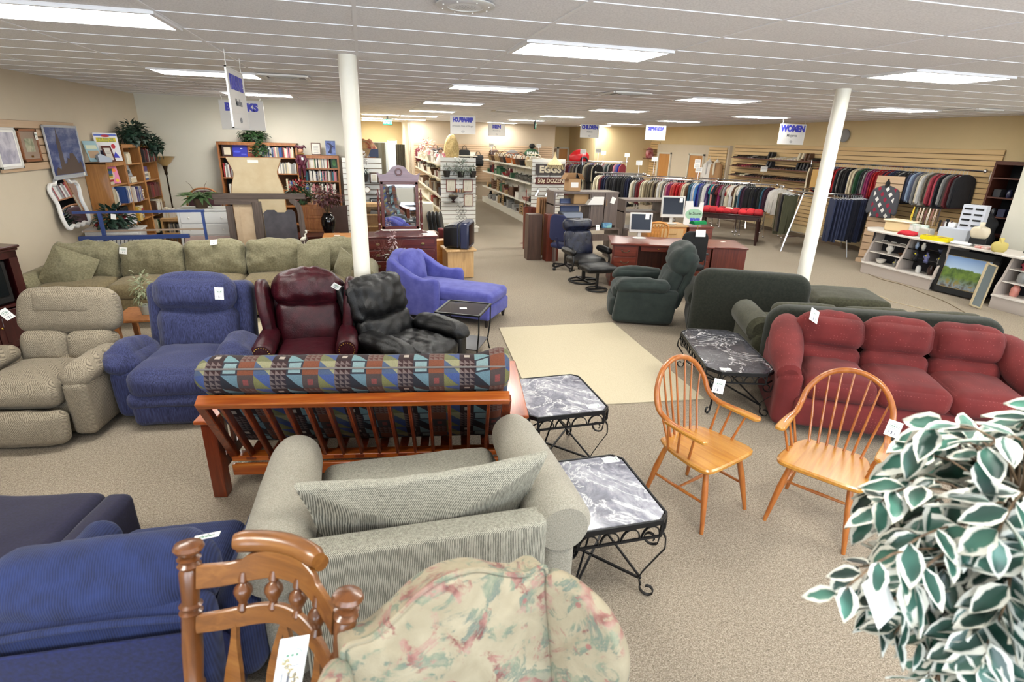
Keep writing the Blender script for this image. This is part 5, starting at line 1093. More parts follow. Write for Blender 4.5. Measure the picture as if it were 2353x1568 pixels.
# ---- television armoire at the left edge
t = T('tv_armoire', 'dark cherry television armoire at the left edge', 'cabinet', (-4.07, 6.72, 0), 70); t.scale = (.95, .72, 1)
b = B(); W_ = .92
for s in (-1, 1): b.box((s*(W_/2-.02), 0, .58), (.04, .5, 1.12)); b.box((s*(W_/2-.05), -.245, .58), (.1, .02, 1.12))
b.box((0, .24, .58), (W_, .02, 1.12)); b.box((0, 0, .52), (W_-.06, .48, .03)); b.box((0, 0, .03), (W_, .52, .06)); b.box((0, -.245, 1.07), (W_, .02, .1)); P('body', b, DKCH, t)
b = B(); b.box((0, -.02, 1.14), (W_+.06, .58, .03), bev=.01); b.box((0, -.01, 1.11), (W_+.03, .55, .03), bev=.008); P('crown_moulding', b, DKCH, t)
for s in (-1, 1): b = B(); b.box((s*.19, -.255, .28), (.37, .02, .42), bev=.004); b.box((s*.19, -.268, .28), (.24, .012, .28), bev=.006); d_ = P('door', b, DKCH, t); b = B(); b.ball((s*.04, -.285, .32), .015, 8); P('knob', b, BRASS, d_)
t = T('television', 'black television inside the dark cherry armoire', 'television', (-4.07, 6.72, .537), 70); t.scale = (.95, .72, 1); b = B(); b.box((0, -.02, .24), (.66, .4, .47), bev=.02); P('housing', b, BLACK, t); b = B(); b.cush((.54, .04, .36), (0, -.22, .27), .018, (0, .012, 0)); P('screen', b, plain('dark_screen', '14181a', .12), t); b = B(); b.box((0, -.222, .05), (.6, .01, .05)); P('control_strip', b, plain('tv_strip', '1c1c1e', .3), t)
# ---- blue metal bed frame standing behind the sofa
BLM = plain('blue_metal', '30457e', .4); t = T('bed_frame', 'blue metal bed frame standing behind the sage sofa', 'bed frame', (-3.4, 9.72, 0))
b = B(); b.bar((-.9, 0, 1.17), (.9, 0, 1.19), .035); b.bar((.87, 0, 1.18), (.87, 0, 0), .035); b.bar((-.55, 0, 1.17), (-.55, 0, 0), .045); P('end_frame', b, BLM, t)
b = B(); b.bar((-.84, -.12, .8), (.66, -.12, .82), .06); b.bar((-.72, -.12, .76), (-.72, -.12, .1), .05); P('side_rail', b, BLM, t); b = B(); b.bar((-.84, .05, .88), (.84, .05, .9), .025); P('tan_tube', b, plain('tan_tube', '9a8674', .4), t)
for k in range(22): b = B(); b.tube([(-.5+k*.052, -.13, .79), (-.5+k*.052, -.16, .74), (-.495+k*.052, -.16, .68)], .005, 5); P('spring_hook', b, IRON, t)
b = B(); b.box((0, 0, 0), (.07, .002, .08)); P('price_tag', b, PAPER, t, loc=(-.36, -.03, 1.11), rot=(0, 8, 0))
# ---- white dressers, plants, lamp, chair
def dresser(label, loc, rz, w, d, hh, rows_, m, dm, knob, name='dresser', cols=1, kn=2, topm=None):
    t = T(name, label, 'dresser', loc, rz); b = B(); b.box((0, 0, hh/2), (w, d, hh-.03)); b.box((0, 0, .03), (w+.01, d+.01, .06)); P('body', b, m, t); b = B(); b.box((0, -.01, hh-.012), (w+.05, d+.04, .03), bev=.008); P('top', b, topm or m, t)
    dh = (hh-.12)/rows_; z = .08
    for r_ in range(rows_):
        for c_ in range(cols):
            ww = (w-.06)/cols; x = -w/2+.03+ww*(c_+.5); b = B(); b.box((x, -d/2-.008, z+dh/2), (ww-.02, .02, dh-.02), bev=.005); q = P('drawer', b, dm[r_] if isinstance(dm, list) else dm, t)
            for k in range(kn):
                kx = x if kn == 1 else x+(-1, 1)[k]*ww*.32; b = B()
                if knob == 'ball': b.ball((kx, -d/2-.03, z+dh/2), .018, 8); P('knob', b, WHITE, q)
                elif knob == 'oval': b.lathe([(.035, 0), (.03, .008), (.012, .012)], 12, (kx, -d/2-.018, z+dh/2), M.Rotation(rad(90), 4, 'X'), 1, .7); b.tube([(kx-.028, -d/2-.03, z+dh/2), (kx, -d/2-.04, z+dh/2-.016), (kx+.028, -d/2-.03, z+dh/2)], .004, 6); P('handle', b, plain('old_brass', '7a6a4a', .35, .9), q)
                else: b.tube([(kx-.045, -d/2-.02, z+dh/2), (kx-.035, -d/2-.045, z+dh/2-.006), (kx+.035, -d/2-.045, z+dh/2-.006), (kx+.045, -d/2-.02, z+dh/2)], .005, 6); P('handle', b, plain('old_brass', '7a6a4a', .35, .9), q)
        z += dh
    return t
WHD = plain('white_lacquer', 'dbdad8', .4); PINKD = two('pink_drawer', 'b8a09a', 'c2aca6', 6)
dresser('white chest of drawers with pink lower drawers under the fern', (-2.7, 10.75, 0), 0, .86, .48, 1.12, 5, WHD, [PINKD, PINKD, PINKD, WHD, WHD], 'ball')
t = T('fern_plant', 'broad green fern in a brown pot on the white chest', 'plant', (-2.78, 10.7, 1.125)); b = B(); b.lathe([(.09, 0), (.13, .16), (.11, .16)], 14); P('pot', b, plain('brown_pot', '4a3826', .7), t); r = random.Random(3); b = B()
for i in range(46): a = r.random()*2*PI; L_ = r.uniform(.2, .36); lf(b, (.03*cos(a), .03*sin(a), .15), (cos(a), sin(a), r.uniform(.1, 1.1)), L_, .075, .55)
P('foliage', b, FERN, t); b = B()
for a, x in ((.2, .04), (-.3, -.03)): b.tube([(x, 0, .15), (x+a*.3, 0, .38), (x+a*.5, 0, .44)], [.006, .004, .002], 5)
P('stalk', b, TWIG, t)
dresser('low white dresser with red poinsettia on it behind the blue frame', (-3.98, 10.25, 0), 8, .75, .42, .86, 3, WHD, WHD, 'ball')
b = B(); b.box((0, 0, .36), (.3, .4, .72), bev=.01); b.box((0, 0, .73), (.34, .44, .03), bev=.006); S('nightstand', b, plain('lilac_white', 'c9c9d6', .4), 'small white nightstand at the left end behind the sage sofa', 'nightstand', (-4.0, 9.15, 0))
t = T('poinsettia', 'red and green artificial poinsettia on the low white dresser', 'plant', (-3.95, 10.2, .866)); bushy(t, IVYD, 200, .28, .2, .17, (0, 0, .14), .13, .08, 9); bushy(t, REDP, 26, .03, .03, .03, (-.2, -.1, .07), .07, .05, 10, name='flower'); bushy(t, REDP, 14, .03, .03, .02, (.15, -.08, .2), .05, .04, 11, name='flower'); b = B(); b.lathe([(.1, 0), (.13, .1), (.11, .1)], 12); P('pot', b, plain('dark_pot2', '2e261e', .8), t)
t = T('floor_lamp', 'brown torchiere floor lamp with amber glass bowl in the corner', 'floor lamp', (-4.02, 13.3, 0)); BRZ = plain('bronze', '3a2c1e', .4, .7)
b = B(); b.lathe([(.14, 0), (.14, .02), (.05, .045), (.02, .06)], 18); P('base', b, BRZ, t); b = B(); b.lathe([(.016, .05), (.014, 1.5), (.03, 1.52), (.03, 1.6), (.05, 1.68), (.05, 1.7)], 12); P('pole', b, BRZ, t); b = B(); b.lathe([(.05, 1.69), (.13, 1.76), (.2, 1.86), (.22, 1.87), (.19, 1.86), (.11, 1.77), (.04, 1.71)], 22); P('lamp_shade', b, plain('amber_glass', 'a98d5c', .35), t)
t = T('parlor_chair', 'burgundy velvet chair with rounded back below the rear wall', 'chair', (-3.15, 12.3, 0), 8); VEL = fabric('burgundy_velvet', '2a0c14', '40141e', 20, sheen=.5)
b = B(); b.slab(dens(sp2([(-.26, .45), (-.3, .8), (-.27, 1.1), (-.15, 1.24), (0, 1.27), (.15, 1.24), (.27, 1.1), (.3, .8), (.26, .45)], 4), .06), .12, (0, .22, 0), .05, .03); P('backrest', b, VEL, t); b = B(); b.tube([(p[0], .21, p[1]) for p in sp2([(-.27, .42), (-.32, .8), (-.29, 1.12), (-.16, 1.27), (0, 1.3), (.16, 1.27), (.29, 1.12), (.32, .8), (.27, .42)], 4)], .018, 8); P('back_frame', b, OAKR, t)
b = B(); b.cush((.58, .56, .14), (0, -.06, .42), .05, (0, .01, .03)); P('seat', b, VEL, t)
for sx in (-1, 1):
    for sy in (-1, 1): b = B(); b.tube([(sx*.25, sy*.22-.04, .38), (sx*.26, sy*.24-.04, 0)], [.025, .016], 8); P('leg', b, OAKR, t)
    b = B(); b.tube([(sx*.29, .18, .72), (sx*.3, -.1, .66), (sx*.28, -.26, .62), (sx*.26, -.24, .4)], .02, 8); P('arm', b, OAKR, t)
OKS = bookcase('small oak stand holding magazines beside the corner bookcase', (-3.72, 12.62, 0), 0, .6, .72, .36, (.1, .42), LOAK, LOAK, 'shelf_stand', 'shelf'); fo = frame_of((-3.72, 12.62, 0), 0)
book_row(fo, -.26, -.05, .04, .722, 'on top of the small oak stand', ['cream', 'white', 'brown', 'white'], seed=31, hmin=.14, hmax=.2); book_row(fo, -.2, .24, .0, .43, 'inside the small oak stand', ['grey', 'grey', 'black', 'cream'], .01, .018, .16, .18, seed=32)
# ---- furniture backs, boards
t = T('vanity', 'dark weathered vanity frame standing with its back to the room', 'vanity', (-1.68, 9.95, 0)); DZ = wood('weathered_upright', '3b302b', '50443d', '6a5b52', 'z', 3, .7, 0)
b = B(); b.box((-.02, 0, 1.395), (1.42, .05, .09), bev=.008); b.box((-.38, .0, 1.31), (.66, .04, .09)); P('top_rail', b, DRIFT, t)
b = B(); b.box((-.5, 0, .78), (.1, .05, .92)); b.box((-.08, 0, .82), (.14, .07, .98), bev=.01); P('post', b, DZ, t)
b = B(); b.prism(sp2([(.42, 1.36), (.44, 1.3), (.5, 1.25), (.54, 1.16), (.55, .9), (.58, .4), (.66, .4), (.64, .9), (.62, 1.2), (.56, 1.31), (.5, 1.36), (.42, 1.36)], 3)[:-1], -.02, .02); P('scrolled_side', b, DZ, t)
b = B(); b.prism([(.0, .36), (.0, 1.12), (.06, 1.17), (.18, 1.17), (.22, 1.13), (.34, 1.13), (.38, 1.17), (.46, 1.17), (.5, 1.12), (.52, .36)], .01, .03); P('back_panel', b, two('dark_grey_board', '37343a', '4c484c', 4, rough=.6), t)
b = B(); b.box((-.29, .03, .72), (.3, .02, 1.14)); b.box((-.36, .015, .72), (.01, .012, 1.1)); P('tan_panel', b, TANB, t)
b = B(); b.box((-.0, .0, .3), (1.3, .4, .1)); 
for sx in (-1, 1): b.box((sx*.55, 0, .13), (.08, .36, .26))
P('base', b, DRIFT, t)
t = T('mirror_board', 'cream scalloped furniture back board rising behind the dark vanity', 'board', (-1.8, 10.45, 0)); pl = sp2([(-.42, .02), (-.42, 1.25), (-.4, 1.5), (-.34, 1.72), (-.38, 1.86), (-.43, 1.98)], 4); pl = pl+[(-p[0], p[1]) for p in pl[::-1]]
b = B(); b.prism(pl, -.012, .012); P('panel', b, CREAMB, t); b = B(); b.tube([(p[0], .008, p[1]) for p in pl], .012, 6); P('edge_moulding', b, OAK, t); b = B(); b.box((-.02, -.014, 1.92), (.17, .003, .05)); P('paper_label', b, PAPER, t)
b = B(); b.box((-.12, 0, .9), (.3, .02, 1.3)); 
b = B(); b.box((0, 0, .56), (.55, .42, 1.12), bev=.01); q = S('side_chest', b, OAKR, 'brown panelled chest half hidden behind the dark vanity', 'chest', (-1.0, 11.4, 0))
for k in range(4): b = B(); b.box((.05, -.215, .2+k*.26), (.4, .016, .22), bev=.006); b.box((.05, -.226, .2+k*.26), (.26, .012, .12), bev=.006); P('drawer', b, OAKR, q)
b = B(); b.box((0, 0, .52), (.66, .05, 1.04)); b.box((0, .16, .02), (.66, .36, .04)); S('cabinet_back', b, two('brown_board', '4b3a34', '584640', 4), 'plain brown cabinet back behind the black vase', 'cabinet', (-.72, 11.75, 0))
b = B(); b.box((0, 0, .58), (.8, .5, .04), bev=.008)
for sx in (-1, 1):
    for sy in (-1, 1): b.box((sx*.36, sy*.2, .28), (.06, .06, .56))
S('low_table', b, MAHO, 'dark wooden table carrying the black vase', 'table', (-.95, 10.95, 0))
t = T('flower_vase', 'glossy black vase of dried burgundy flowers', 'vase', (-.72, 10.9, .605)); b = B(); b.lathe([(.06, 0), (.09, .03), (.125, .16), (.135, .24), (.12, .32), (.075, .38), (.08, .4), (.06, .4)], 24); P('vase', b, plain('black_glaze', '08080a', .06), t)
b = B(); r = random.Random(8)
for i in range(26): a = r.random()*2*PI; k = r.uniform(.1, .34); b.tube([(0, 0, .38), (cos(a)*k*.5, sin(a)*k*.5, .62), (cos(a)*k, sin(a)*k, r.uniform(.7, 1.05))], [.004, .003, .0015], 4)
P('stems', b, TWIG, t); bushy(t, DRYR, 240, .3, .2, .16, (0, 0, .68), .08, .05, 12, name='burgundy_flowers'); bushy(t, DRYW, 110, .3, .2, .3, (-.08, 0, .88), .03, .025, 13, name='pale_flowers'); bushy(t, IVY, 40, .15, .1, .25, (0, 0, .85), .08, .02, 14, name='green_sprigs')
t = T('flower_basket', 'dark flower arrangement with red roses behind the cream board', 'flowers', (-1.2, 11.3, 1.13)); bushy(t, IVY, 260, .24, .18, .2, (0, 0, .2), .1, .05, 15); bushy(t, REDP, 30, .05, .05, .04, (-.1, -.1, .3), .06, .05, 16, name='flower'); bushy(t, REDP, 30, .05, .05, .04, (.03, -.1, .38), .06, .05, 17, name='flower'); bushy(t, leafm('pink_petal', '9a3a44', 'c06a6c'), 24, .05, .04, .04, (-.1, -.1, .06), .06, .05, 18, name='flower'); b = B(); b.lathe([(.1, 0), (.14, .14), (.12, .14)], 12); P('basket', b, plain('dark_basket2', '33261a', .8), t)
t = T('egret_figurine', 'small white egret figurine beside the sage sofa back', 'figurine', (-1.04, 9.6, .62)); b = B(); b.lathe([(.04, 0), (.045, .01), (.02, .02)], 10); P('base', b, plain('green_base', '3c4a3c', .5), t)
b = B(); b.tube(spline([(-.06, 0, .1), (-.02, 0, .12), (.02, 0, .15), (.02, 0, .2), (.05, 0, .23), (.03, 0, .27)], 3), [.012, .018, .028, .034, .032, .026, .018, .014, .011, .01, .01, .011, .012, .014, .014, .01], 8); b.tube([(.035, 0, .268), (.09, 0, .26)], [.007, .002], 6); b.tube([(0, 0, .1), (0, 0, .01)], .006, 5); P('body', b, plain('egret_white', 'd9d6c8', .5), t)
b = B(); b.box((0, 0, .6), (.6, .45, .03), bev=.006)
for sx in (-1, 1):
    for sy in (-1, 1): b.box((sx*.26, sy*.18, .3), (.05, .05, .59))
S('low_table', b, MAHO, 'small dark table under the white egret figurine', 'table', (-1.1, 9.6, 0))
b = B(); b.box((0, 0, .755), (.7, .45, .035), bev=.008); b.box((0, 0, .69), (.62, .38, .1))
for sx in (-1, 1):
    for sy in (-1, 1): b.box((sx*.29, sy*.17, .36), (.06, .06, .72))
q = S('pine_table', b, PINE, 'orange pine table between the sofa and the left column', 'table', (-.4, 9.78, 0)); b = B(); b.box((-.12, -.05, .774), (.09, .05, .001)); P('price_tag', b, PAPER, q)
# ---- mahogany dresser with swing mirror
dresser('mahogany dresser carrying a swing mirror behind the purple chaise', (.5, 9.4, 0), 0, 1.2, .5, .84, 4, MAHO, MAHO, 'oval')
t = T('dresser_mirror', 'mahogany swing mirror with carved wreath on the dresser', 'mirror', (.54, 9.5, .842)); b = B(); b.prism([(-.45, 0), (.45, 0), (.4, .025), (.36, .03), (.34, .06), (.3, .045), (-.3, .045), (-.34, .06), (-.36, .03), (-.4, .025)], -.07, .07); P('base', b, MAHO, t)
for s in (-1, 1): b = B(); b.lathe([(.02, .05), (.022, .1), (.028, .14), (.016, .16), (.026, .2), (.02, .3), (.022, .42), (.016, .46), (.026, .5), (.014, .53), (.026, .56), (.014, .6), (.024, .64), (.01, .68), (.014, .7), (.002, .72)], 12, (s*.35, 0, 0)); P('post', b, MAHO, t)
b = B()
for s in (-1, 1): b.box((s*.285, 0, .45), (.055, .035, .78), bev=.008)
b.box((0, 0, .085), (.62, .035, .055), bev=.008); b.box((0, 0, .815), (.62, .035, .055), bev=.008); P('mirror_frame', b, MAHO, t); b = B(); b.box((0, -.004, .45), (.52, .01, .7)); P('mirror_glass', b, MIRROR, t)
pl = sp2([(-.31, .84), (-.34, .95), (-.36, .97), (-.33, .975), (-.3, .95), (-.22, .955), (-.16, 1.0), (-.1, 1.07), (0, 1.1)], 3); b = B(); b.prism(pl+[(-p[0], p[1]) for p in pl[::-1][1:]], -.014, .014); P('crest', b, wood('lilac_mahogany', '6a5560', '7f6a74', '8f7a84', 'x', 3, .35, .3), t); b = B(); b.tube([(.05*cos(a*PI/7), -.018, .99+.05*sin(a*PI/7)) for a in range(14)], .012, 6, True); P('carved_wreath', b, MAHO, t)
b = B(); b.box((0, 0, 0), (.1, .06, .001)); S('price_card', b, PAPER, 'white price card lying on the mahogany dresser', 'price tag', (.92, 9.28, .858), 20)
# floor vase of dried stems before the dresser
t = T('flower_vase', 'floor vase of pale dried flowers in front of the mahogany dresser', 'vase', (.3, 8.72, 0)); b = B(); b.lathe([(.09, 0), (.12, .2), (.1, .34), (.06, .42), (.07, .45), (.05, .45)], 16); P('vase', b, plain('brown_glaze', '4a3228', .3), t); b = B(); r = random.Random(12)
for i in range(40): a = r.random()*2*PI; k = r.uniform(.05, .28); b.tube([(0, 0, .44), (cos(a)*k*.6, sin(a)*k*.6, .66), (cos(a)*k, sin(a)*k, r.uniform(.75, 1.0))], [.003, .002, .001], 4)
P('stems', b, plain('dry_stem', '6a4038', .8), t); bushy(t, DRYR, 80, .2, .14, .14, (-.06, 0, .66), .05, .02, 19, name='red_sprigs'); bushy(t, leafm('pink_spray', '8a6a70', 'd8c8c8'), 70, .05, .05, .2, (.06, -.04, .82), .05, .025, 20, name='pink_spray'); bushy(t, leafm('sage_leaf', '6d7a6a', 'b8c0b0'), 50, .18, .1, .06, (.12, -.05, .62), .1, .05, 21, name='sage_leaves')
# ---- television on oak stand, folding chairs and small cases
t = T('tv_stand', 'light oak television stand beside the aisle', 'stand', (1.55, 9.72, 0), 6); b = B(); b.box((0, 0, .25), (.48, .4, .48)); P('body', b, LOAK, t); b = B(); b.box((0, -.0, .51), (.56, .5, .045), bev=.01); P('top', b, LOAK, t)
t = T('television', 'dark blue-grey tube television turned away on the oak stand', 'television', (1.58, 9.72, .533), 68); TVG = plain('tv_slate', '2c3048', .35)
b = B(); b.box((0, -.14, .24), (.54, .16, .47), bev=.03); P('front_shell', b, TVG, t); b = B(); b.cush((.48, .34, .4), (0, .08, .22), .05, fn=lambda q: (q.x*(1-.9*max(0, q.y)), q.y, q.z*(1-.5*max(0, q.y))-.1*max(0, q.y))); P('back_shell', b, BLACK, t); b = B(); b.box((0, -.222, .25), (.44, .01, .36)); P('screen', b, plain('dark_screen2', '101214', .1), t)
for k in range(3): b = B(); b.box((0, -.02+k*.06, .24), (.5-.03*k, .012, .42-.03*k)); P('shell_rib', b, TVG, t)
b = B(); b.box((0, -.3, 0), (.07, .05, .001)); S('price_card', b, PAPER, 'white price card at the foot of the tube television', 'price tag', (1.62, 9.78, .5345), 10)
def slab_chair(i):
    t = T('folding_chair', 'black folded chair, %s from the left in the stack by the tall white box' % ORD[i], 'folding chair', (1.36+i*.075, 11.55-.02*i, 0), 0, 'folded black chairs'); t.rotation_euler = (rad(-8), 0, rad(74))
    b = B(); b.slab(dens(rrect(-.21, .55, .21, .95, (.05, .05, .16, .16), 6), .06), .03, (0, 0, 0), .012, .006); P('backrest', b, BLACK, t); b = B(); b.slab(dens(rrect(-.2, .15, .2, .5, .05), .06), .03, (0, .02, 0), .012, .006); P('seat', b, BLACK, t)
    b = B(); b.tube([(-.21, 0, 0), (-.21, 0, .9)], .011, 6); b.tube([(.21, 0, 0), (.21, 0, .9)], .011, 6); P('frame', b, BLACK, t)
for i in range(4): slab_chair(i)
b = B(); b.box((0, 0, .54), (.34, .3, 1.08), bev=.006); b.box((0, 0, 1.05), (.345, .305, .004)); S('file_box', b, plain('ivory_box', 'd8cfba', .5), 'tall ivory box behind the swing mirror', 'box', (1.2, 12.0, 0))
b = B(); b.box((0, 0, .3), (.3, .2, .6), bev=.01); S('wood_box', b, PINE, 'orange wooden box standing between dresser and television', 'box', (1.24, 10.15, 0), 10); b = B(); b.box((0, 0, .36), (.1, .3, .7), bev=.02); S('red_case', b, plain('dark_red_case', '6a1424', .5), 'dark red case standing by the folded chairs', 'case', (1.42, 10.75, 0), 20); b = B(); b.box((0, 0, .34), (.14, .3, .66), bev=.01); S('brown_case', b, plain('brown_case', '6b5040', .6), 'brown case standing behind the dresser end', 'case', (1.22, 10.7, 0), 10)
# small pale shelf unit behind
t = bookcase('small pale wooden shelf unit behind the left column', (.12, 11.9, 0), 0, .5, 1.08, .34, (.3, .62, .86), LOAK, LOAK, 'shelf_unit', 'shelf'); b = B(); b.prism([(-.14, 0), (.14, 0), (.1, .05), (-.12, .07)], -.08, .08); S('grey_clock', b, plain('grey_metal', '6d6a66', .4), 'grey wedge-shaped gadget on the pale shelf unit', 'gadget', (.2, 11.84, .872)); 
# small glass-topped table and plant between recliners; mat
b = B(); b.box((0, 0, .44), (.55, .55, .03), bev=.006)
for sx in (-1, 1):
    for sy in (-1, 1): b.box((sx*.23, sy*.23, .22), (.05, .05, .43))
S('lamp_table', b, OAKR, 'brown table with a potted sprig between the tan and blue recliners', 'table', (-2.44, 6.6, 0), 0); t = T('potted_sprig', 'pale green sprig in a glass pot behind the tan recliner', 'plant', (-2.42, 6.55, .457)); b = B(); b.lathe([(.05, 0), (.07, .1), (.06, .1)], 12); P('pot', b, plain('pale_pot', '9aa098', .3), t); bushy(t, leafm('sprig_leaf', '5d6b4a', 'a8ac8a'), 130, .1, .1, .2, (0, 0, .28), .07, .03, 23)
b = B(); b.prism(rrect(-.75, -.6, .75, .6, .02), .001, .01, 'z'); S('mat', b, bpy.data.materials['cream_rug'], 'cream mat on the floor behind the blue recliner', 'rug', (-1.35, 7.05, 0), 2)
# ================================================================ housewares gondolas and office furniture
GOND = plain('gondola_white', 'dcd8cc', .45); GSL = plain('slat_white', 'e3e3de', .45)
def gondola(name_l, x0, x1, y0, y1, zs, sides=(1, 1), hh=1.92):
    t = T('gondola', name_l, 'shelving', ((x0+x1)/2, y0, 0)); w = x1-x0; L = y1-y0
    b = B(); b.box((0, L/2, .09), (w, L, .18)); b.box((0, L/2, .19), (w+.02, L+.02, .02)); P('base_deck', b, GOND, t)
    b = B(); b.box((0, L/2, hh/2), (.05, L, hh-.02)); P('centre_panel', b, GOND, t)
    for k in range(int(L/1.2)+1): b = B(); b.box((0, min(L-.03, .03+k*1.2), hh/2), (.09, .03, hh)); P('upright', b, GOND, t)
    for s in (-1, 1):
        if not sides[(s+1)//2]: continue
        for z in zs: b = B(); b.box((s*w/4, L/2+.05, z), (w/2, L-.1, .022)); b.box((s*(w/2), L/2+.05, z), (.012, L-.1, .045)); P('shelf', b, GOND, t)
    slatwall(0, 0, 0, w, .2, hh, GSL, '', .115, 'end_panel', t); return t
gondola('first white gondola with slatted end behind the left column', -.47, .38, 13.15, 13.5, (), (0, 0), 1.93)
gondola('white gondola whose slatted end holds plants and botanical prints', 1.95, 2.9, 15.05, 22.6, (.5, .86, 1.33, 1.7))
gondola('white gondola whose slatted end holds the EGGS sign', 4.68, 5.68, 15.7, 22.8, (.62, 1.2, 1.64))
b = B(); b.box((0, 0, .06), (.95, .32, .12), bev=.01); b.box((0, -.0, .135), (1.0, .36, .025)); S('end_deck', b, GOND, 'white low display deck at the foot of the botanical print gondola', 'display deck', (2.43, 14.82, 0))
t = T('gondola', 'white far shelving unit with clear drawers at the end of the aisle', 'shelving', (3.75, 23.2, 0)); b = B(); b.box((0, .25, .95), (1.5, .03, 1.9)); b.box((0, 0, .09), (1.5, .5, .18)); P('frame', b, GOND, t)
for z in (.55, .95, 1.35, 1.75): b = B(); b.box((0, 0, z), (1.5, .48, .03)); P('shelf', b, GOND, t)
# ---- merchandise, shared meshes
def mk(nm, f, mats): b = B(); f(b); return b.mesh(nm, mats)
PAL.update({'salmon': 'b98a80', 'maroon': '5e1a22'})
UG = mk('drinking_glass', lambda b: b.lathe([(.03, 0), (.036, .02), (.04, .12), (.037, .12), (.03, .02)], 12), GLASS)
UW = mk('wine_glass', lambda b: b.lathe([(.035, 0), (.005, .01), (.005, .07), (.035, .1), (.04, .14), (.032, .18), (.03, .18), (.036, .14), (.004, .085)], 12), GLASS)
UJ = mk('jar', lambda b: b.lathe([(.05, 0), (.06, .03), (.06, .13), (.04, .16), (.042, .18)], 14), OCG)
UV_ = mk('vase', lambda b: b.lathe([(.04, 0), (.07, .06), (.075, .14), (.04, .22), (.05, .26), (.04, .26)], 14), OCG)
UBW = mk('bowl', lambda b: b.lathe([(.04, 0), (.07, .02), (.11, .09), (.105, .09), (.06, .025)], 16), OCG)
UPL = mk('plate', lambda b: b.lathe([(.06, 0), (.08, .004), (.13, .015), (.127, .018), (.07, .008)], 18, (0, 0, .13), M.Rotation(rad(75), 4, 'X')), OCG)
UBX = mk('box', lambda b: b.box((0, 0, .5), (1, 1, 1), bev=.02), OC)
def bask(b):
    b.lathe([(.13, 0), (.17, .17), (.185, .19), (.165, .19), (.12, .02)], 18, sx=1.2); b.tube([(.19*cos(a*PI/10), 0, .18+.2*sin(a*PI/10)) for a in range(11)], .012, 6)
UBK = mk('basket', bask, N('basket_weave', .8).m); n = N('wicker_dyed', .85); oi = n.n('ShaderNodeObjectInfo'); f = n.noise(60, (1, 1, 4), 3); n.col(n.mix(1.0, oi.outputs['Color'], n.ramp(f, [(.35, (.45, .45, .45, 1)), (.6, (1, 1, 1, 1))]), 'MULTIPLY')).bump(f, .5, .006); UBK.materials[0] = n.m
def bin_(b):
    b.box((0, 0, .01), (.36, .28, .02))
    for s in (-1, 1): b.box((s*.18, 0, .09), (.012, .28, .18)); b.box((0, s*.14, .09), (.37, .012, .18)); b.box((0, s*.145, .175), (.39, .02, .015))
UBN = mk('bin', bin_, OC)
def crate(b):
    for s in (-1, 1):
        for k in range(5): b.box((0, s*.1, .03+k*.075), (.3, .012, .045))
        for q in (-1, 1): b.box((s*.15, q*.1, .18), (.02, .03, .36))
UCR = mk('crate', crate, OC)
def item(me, x, y, z, col, label, cat, sc=1, rz=0, group=None, rot=None):
    o = bpy.data.objects.new(me.name.split('.')[0], me); C.objects.link(o); o.location = (x, y, z); o.scale = sc if isinstance(sc, (tuple, list)) else (sc,)*3
    o.rotation_euler = (0, 0, rad(rz)) if rot is None else [rad(a) for a in rot]
    o.color = h(PAL.get(col, col)); return tag(o, label, cat, group)
KIND = {'glass': (UG, 'drinking glass', .09), 'wine': (UW, 'wine glass', .09), 'jar': (UJ, 'jar', .14), 'vase': (UV_, 'vase', .17), 'bowl': (UBW, 'bowl', .24), 'plate': (UPL, 'plate', .08), 'basket': (UBK, 'basket', .44), 'bin': (UBN, 'bin', .4), 'crate': (UCR, 'crate', .32)}
def shelf_run(x, z, y0, y1, kinds, where, seed, rows_=1, dx=-.14, hmax=.3):
    r = random.Random(seed); cnt = {}
    for q in range(rows_):
        y = y0+q*.03
        while True:
            kd, col = r.choice(kinds); rz = r.uniform(-12, 12)
            if kd == 'box':
                w, d, hh = r.uniform(.12, .26), r.uniform(.14, .26), min(hmax, r.uniform(.08, .3)); st = w+.03; 
                if y+st > y1: break
                k_ = (col, 'box'); i = cnt.get(k_, 0); cnt[k_] = i+1
                item(UBX, x+q*dx, y+w/2, z, col, '%s box, %s from the near end %s' % (col, ORD[i % 20], where), 'box', (d, w, hh), rz, 'boxes '+where)
            else:
                me, nm, st = KIND[kd]
                if y+st > y1: break
                k_ = (col, nm); i = cnt.get(k_, 0); cnt[k_] = i+1
                lab = '%s %s, %s from the near end %s' % ('clear' if kd in ('glass', 'wine') else col, nm, nth(i), where)
                item(me, x+q*dx, y+st/2, z, col, lab, nm, r.uniform(.9, 1.12) if kd not in ('basket', 'bin') else r.uniform(.85, 1.0), rz+(90 if kd in ('plate', 'crate', 'bin') else 0), nm+'s '+where)
            y += st
e3 = 'of the EGGS gondola'; e2 = 'of the print gondola'
shelf_run(4.9, 1.652, 15.9, 22.5, [('basket', 'tan'), ('basket', 'brown'), ('basket', 'orange'), ('basket', 'cream'), ('jar', 'white'), ('basket', 'black'), ('vase', 'tan')], 'on the top shelf '+e3, 41)
shelf_run(4.84, 1.212, 15.85, 18.2, [('glass', 'white'), ('wine', 'white'), ('glass', 'white')], 'on the middle shelf '+e3, 42, 2, .16); shelf_run(4.86, 1.212, 18.25, 22.4, [('box', 'green'), ('jar', 'brown'), ('box', 'grey'), ('vase', 'maroon'), ('plate', 'white'), ('box', 'black'), ('bowl', 'red')], 'on the middle shelf '+e3, 43)
PAL['maroon'] = '5e1a22'
shelf_run(4.84, .632, 15.85, 17.0, [('wine', 'white'), ('glass', 'white'), ('bowl', 'salmon')], 'on the lower shelf '+e3, 44, 2, .16); item(UBN, 4.86, 17.4, .632, 'white', 'white plastic bin with toys on the lower shelf of the EGGS gondola', 'bin', 1.1, 90)
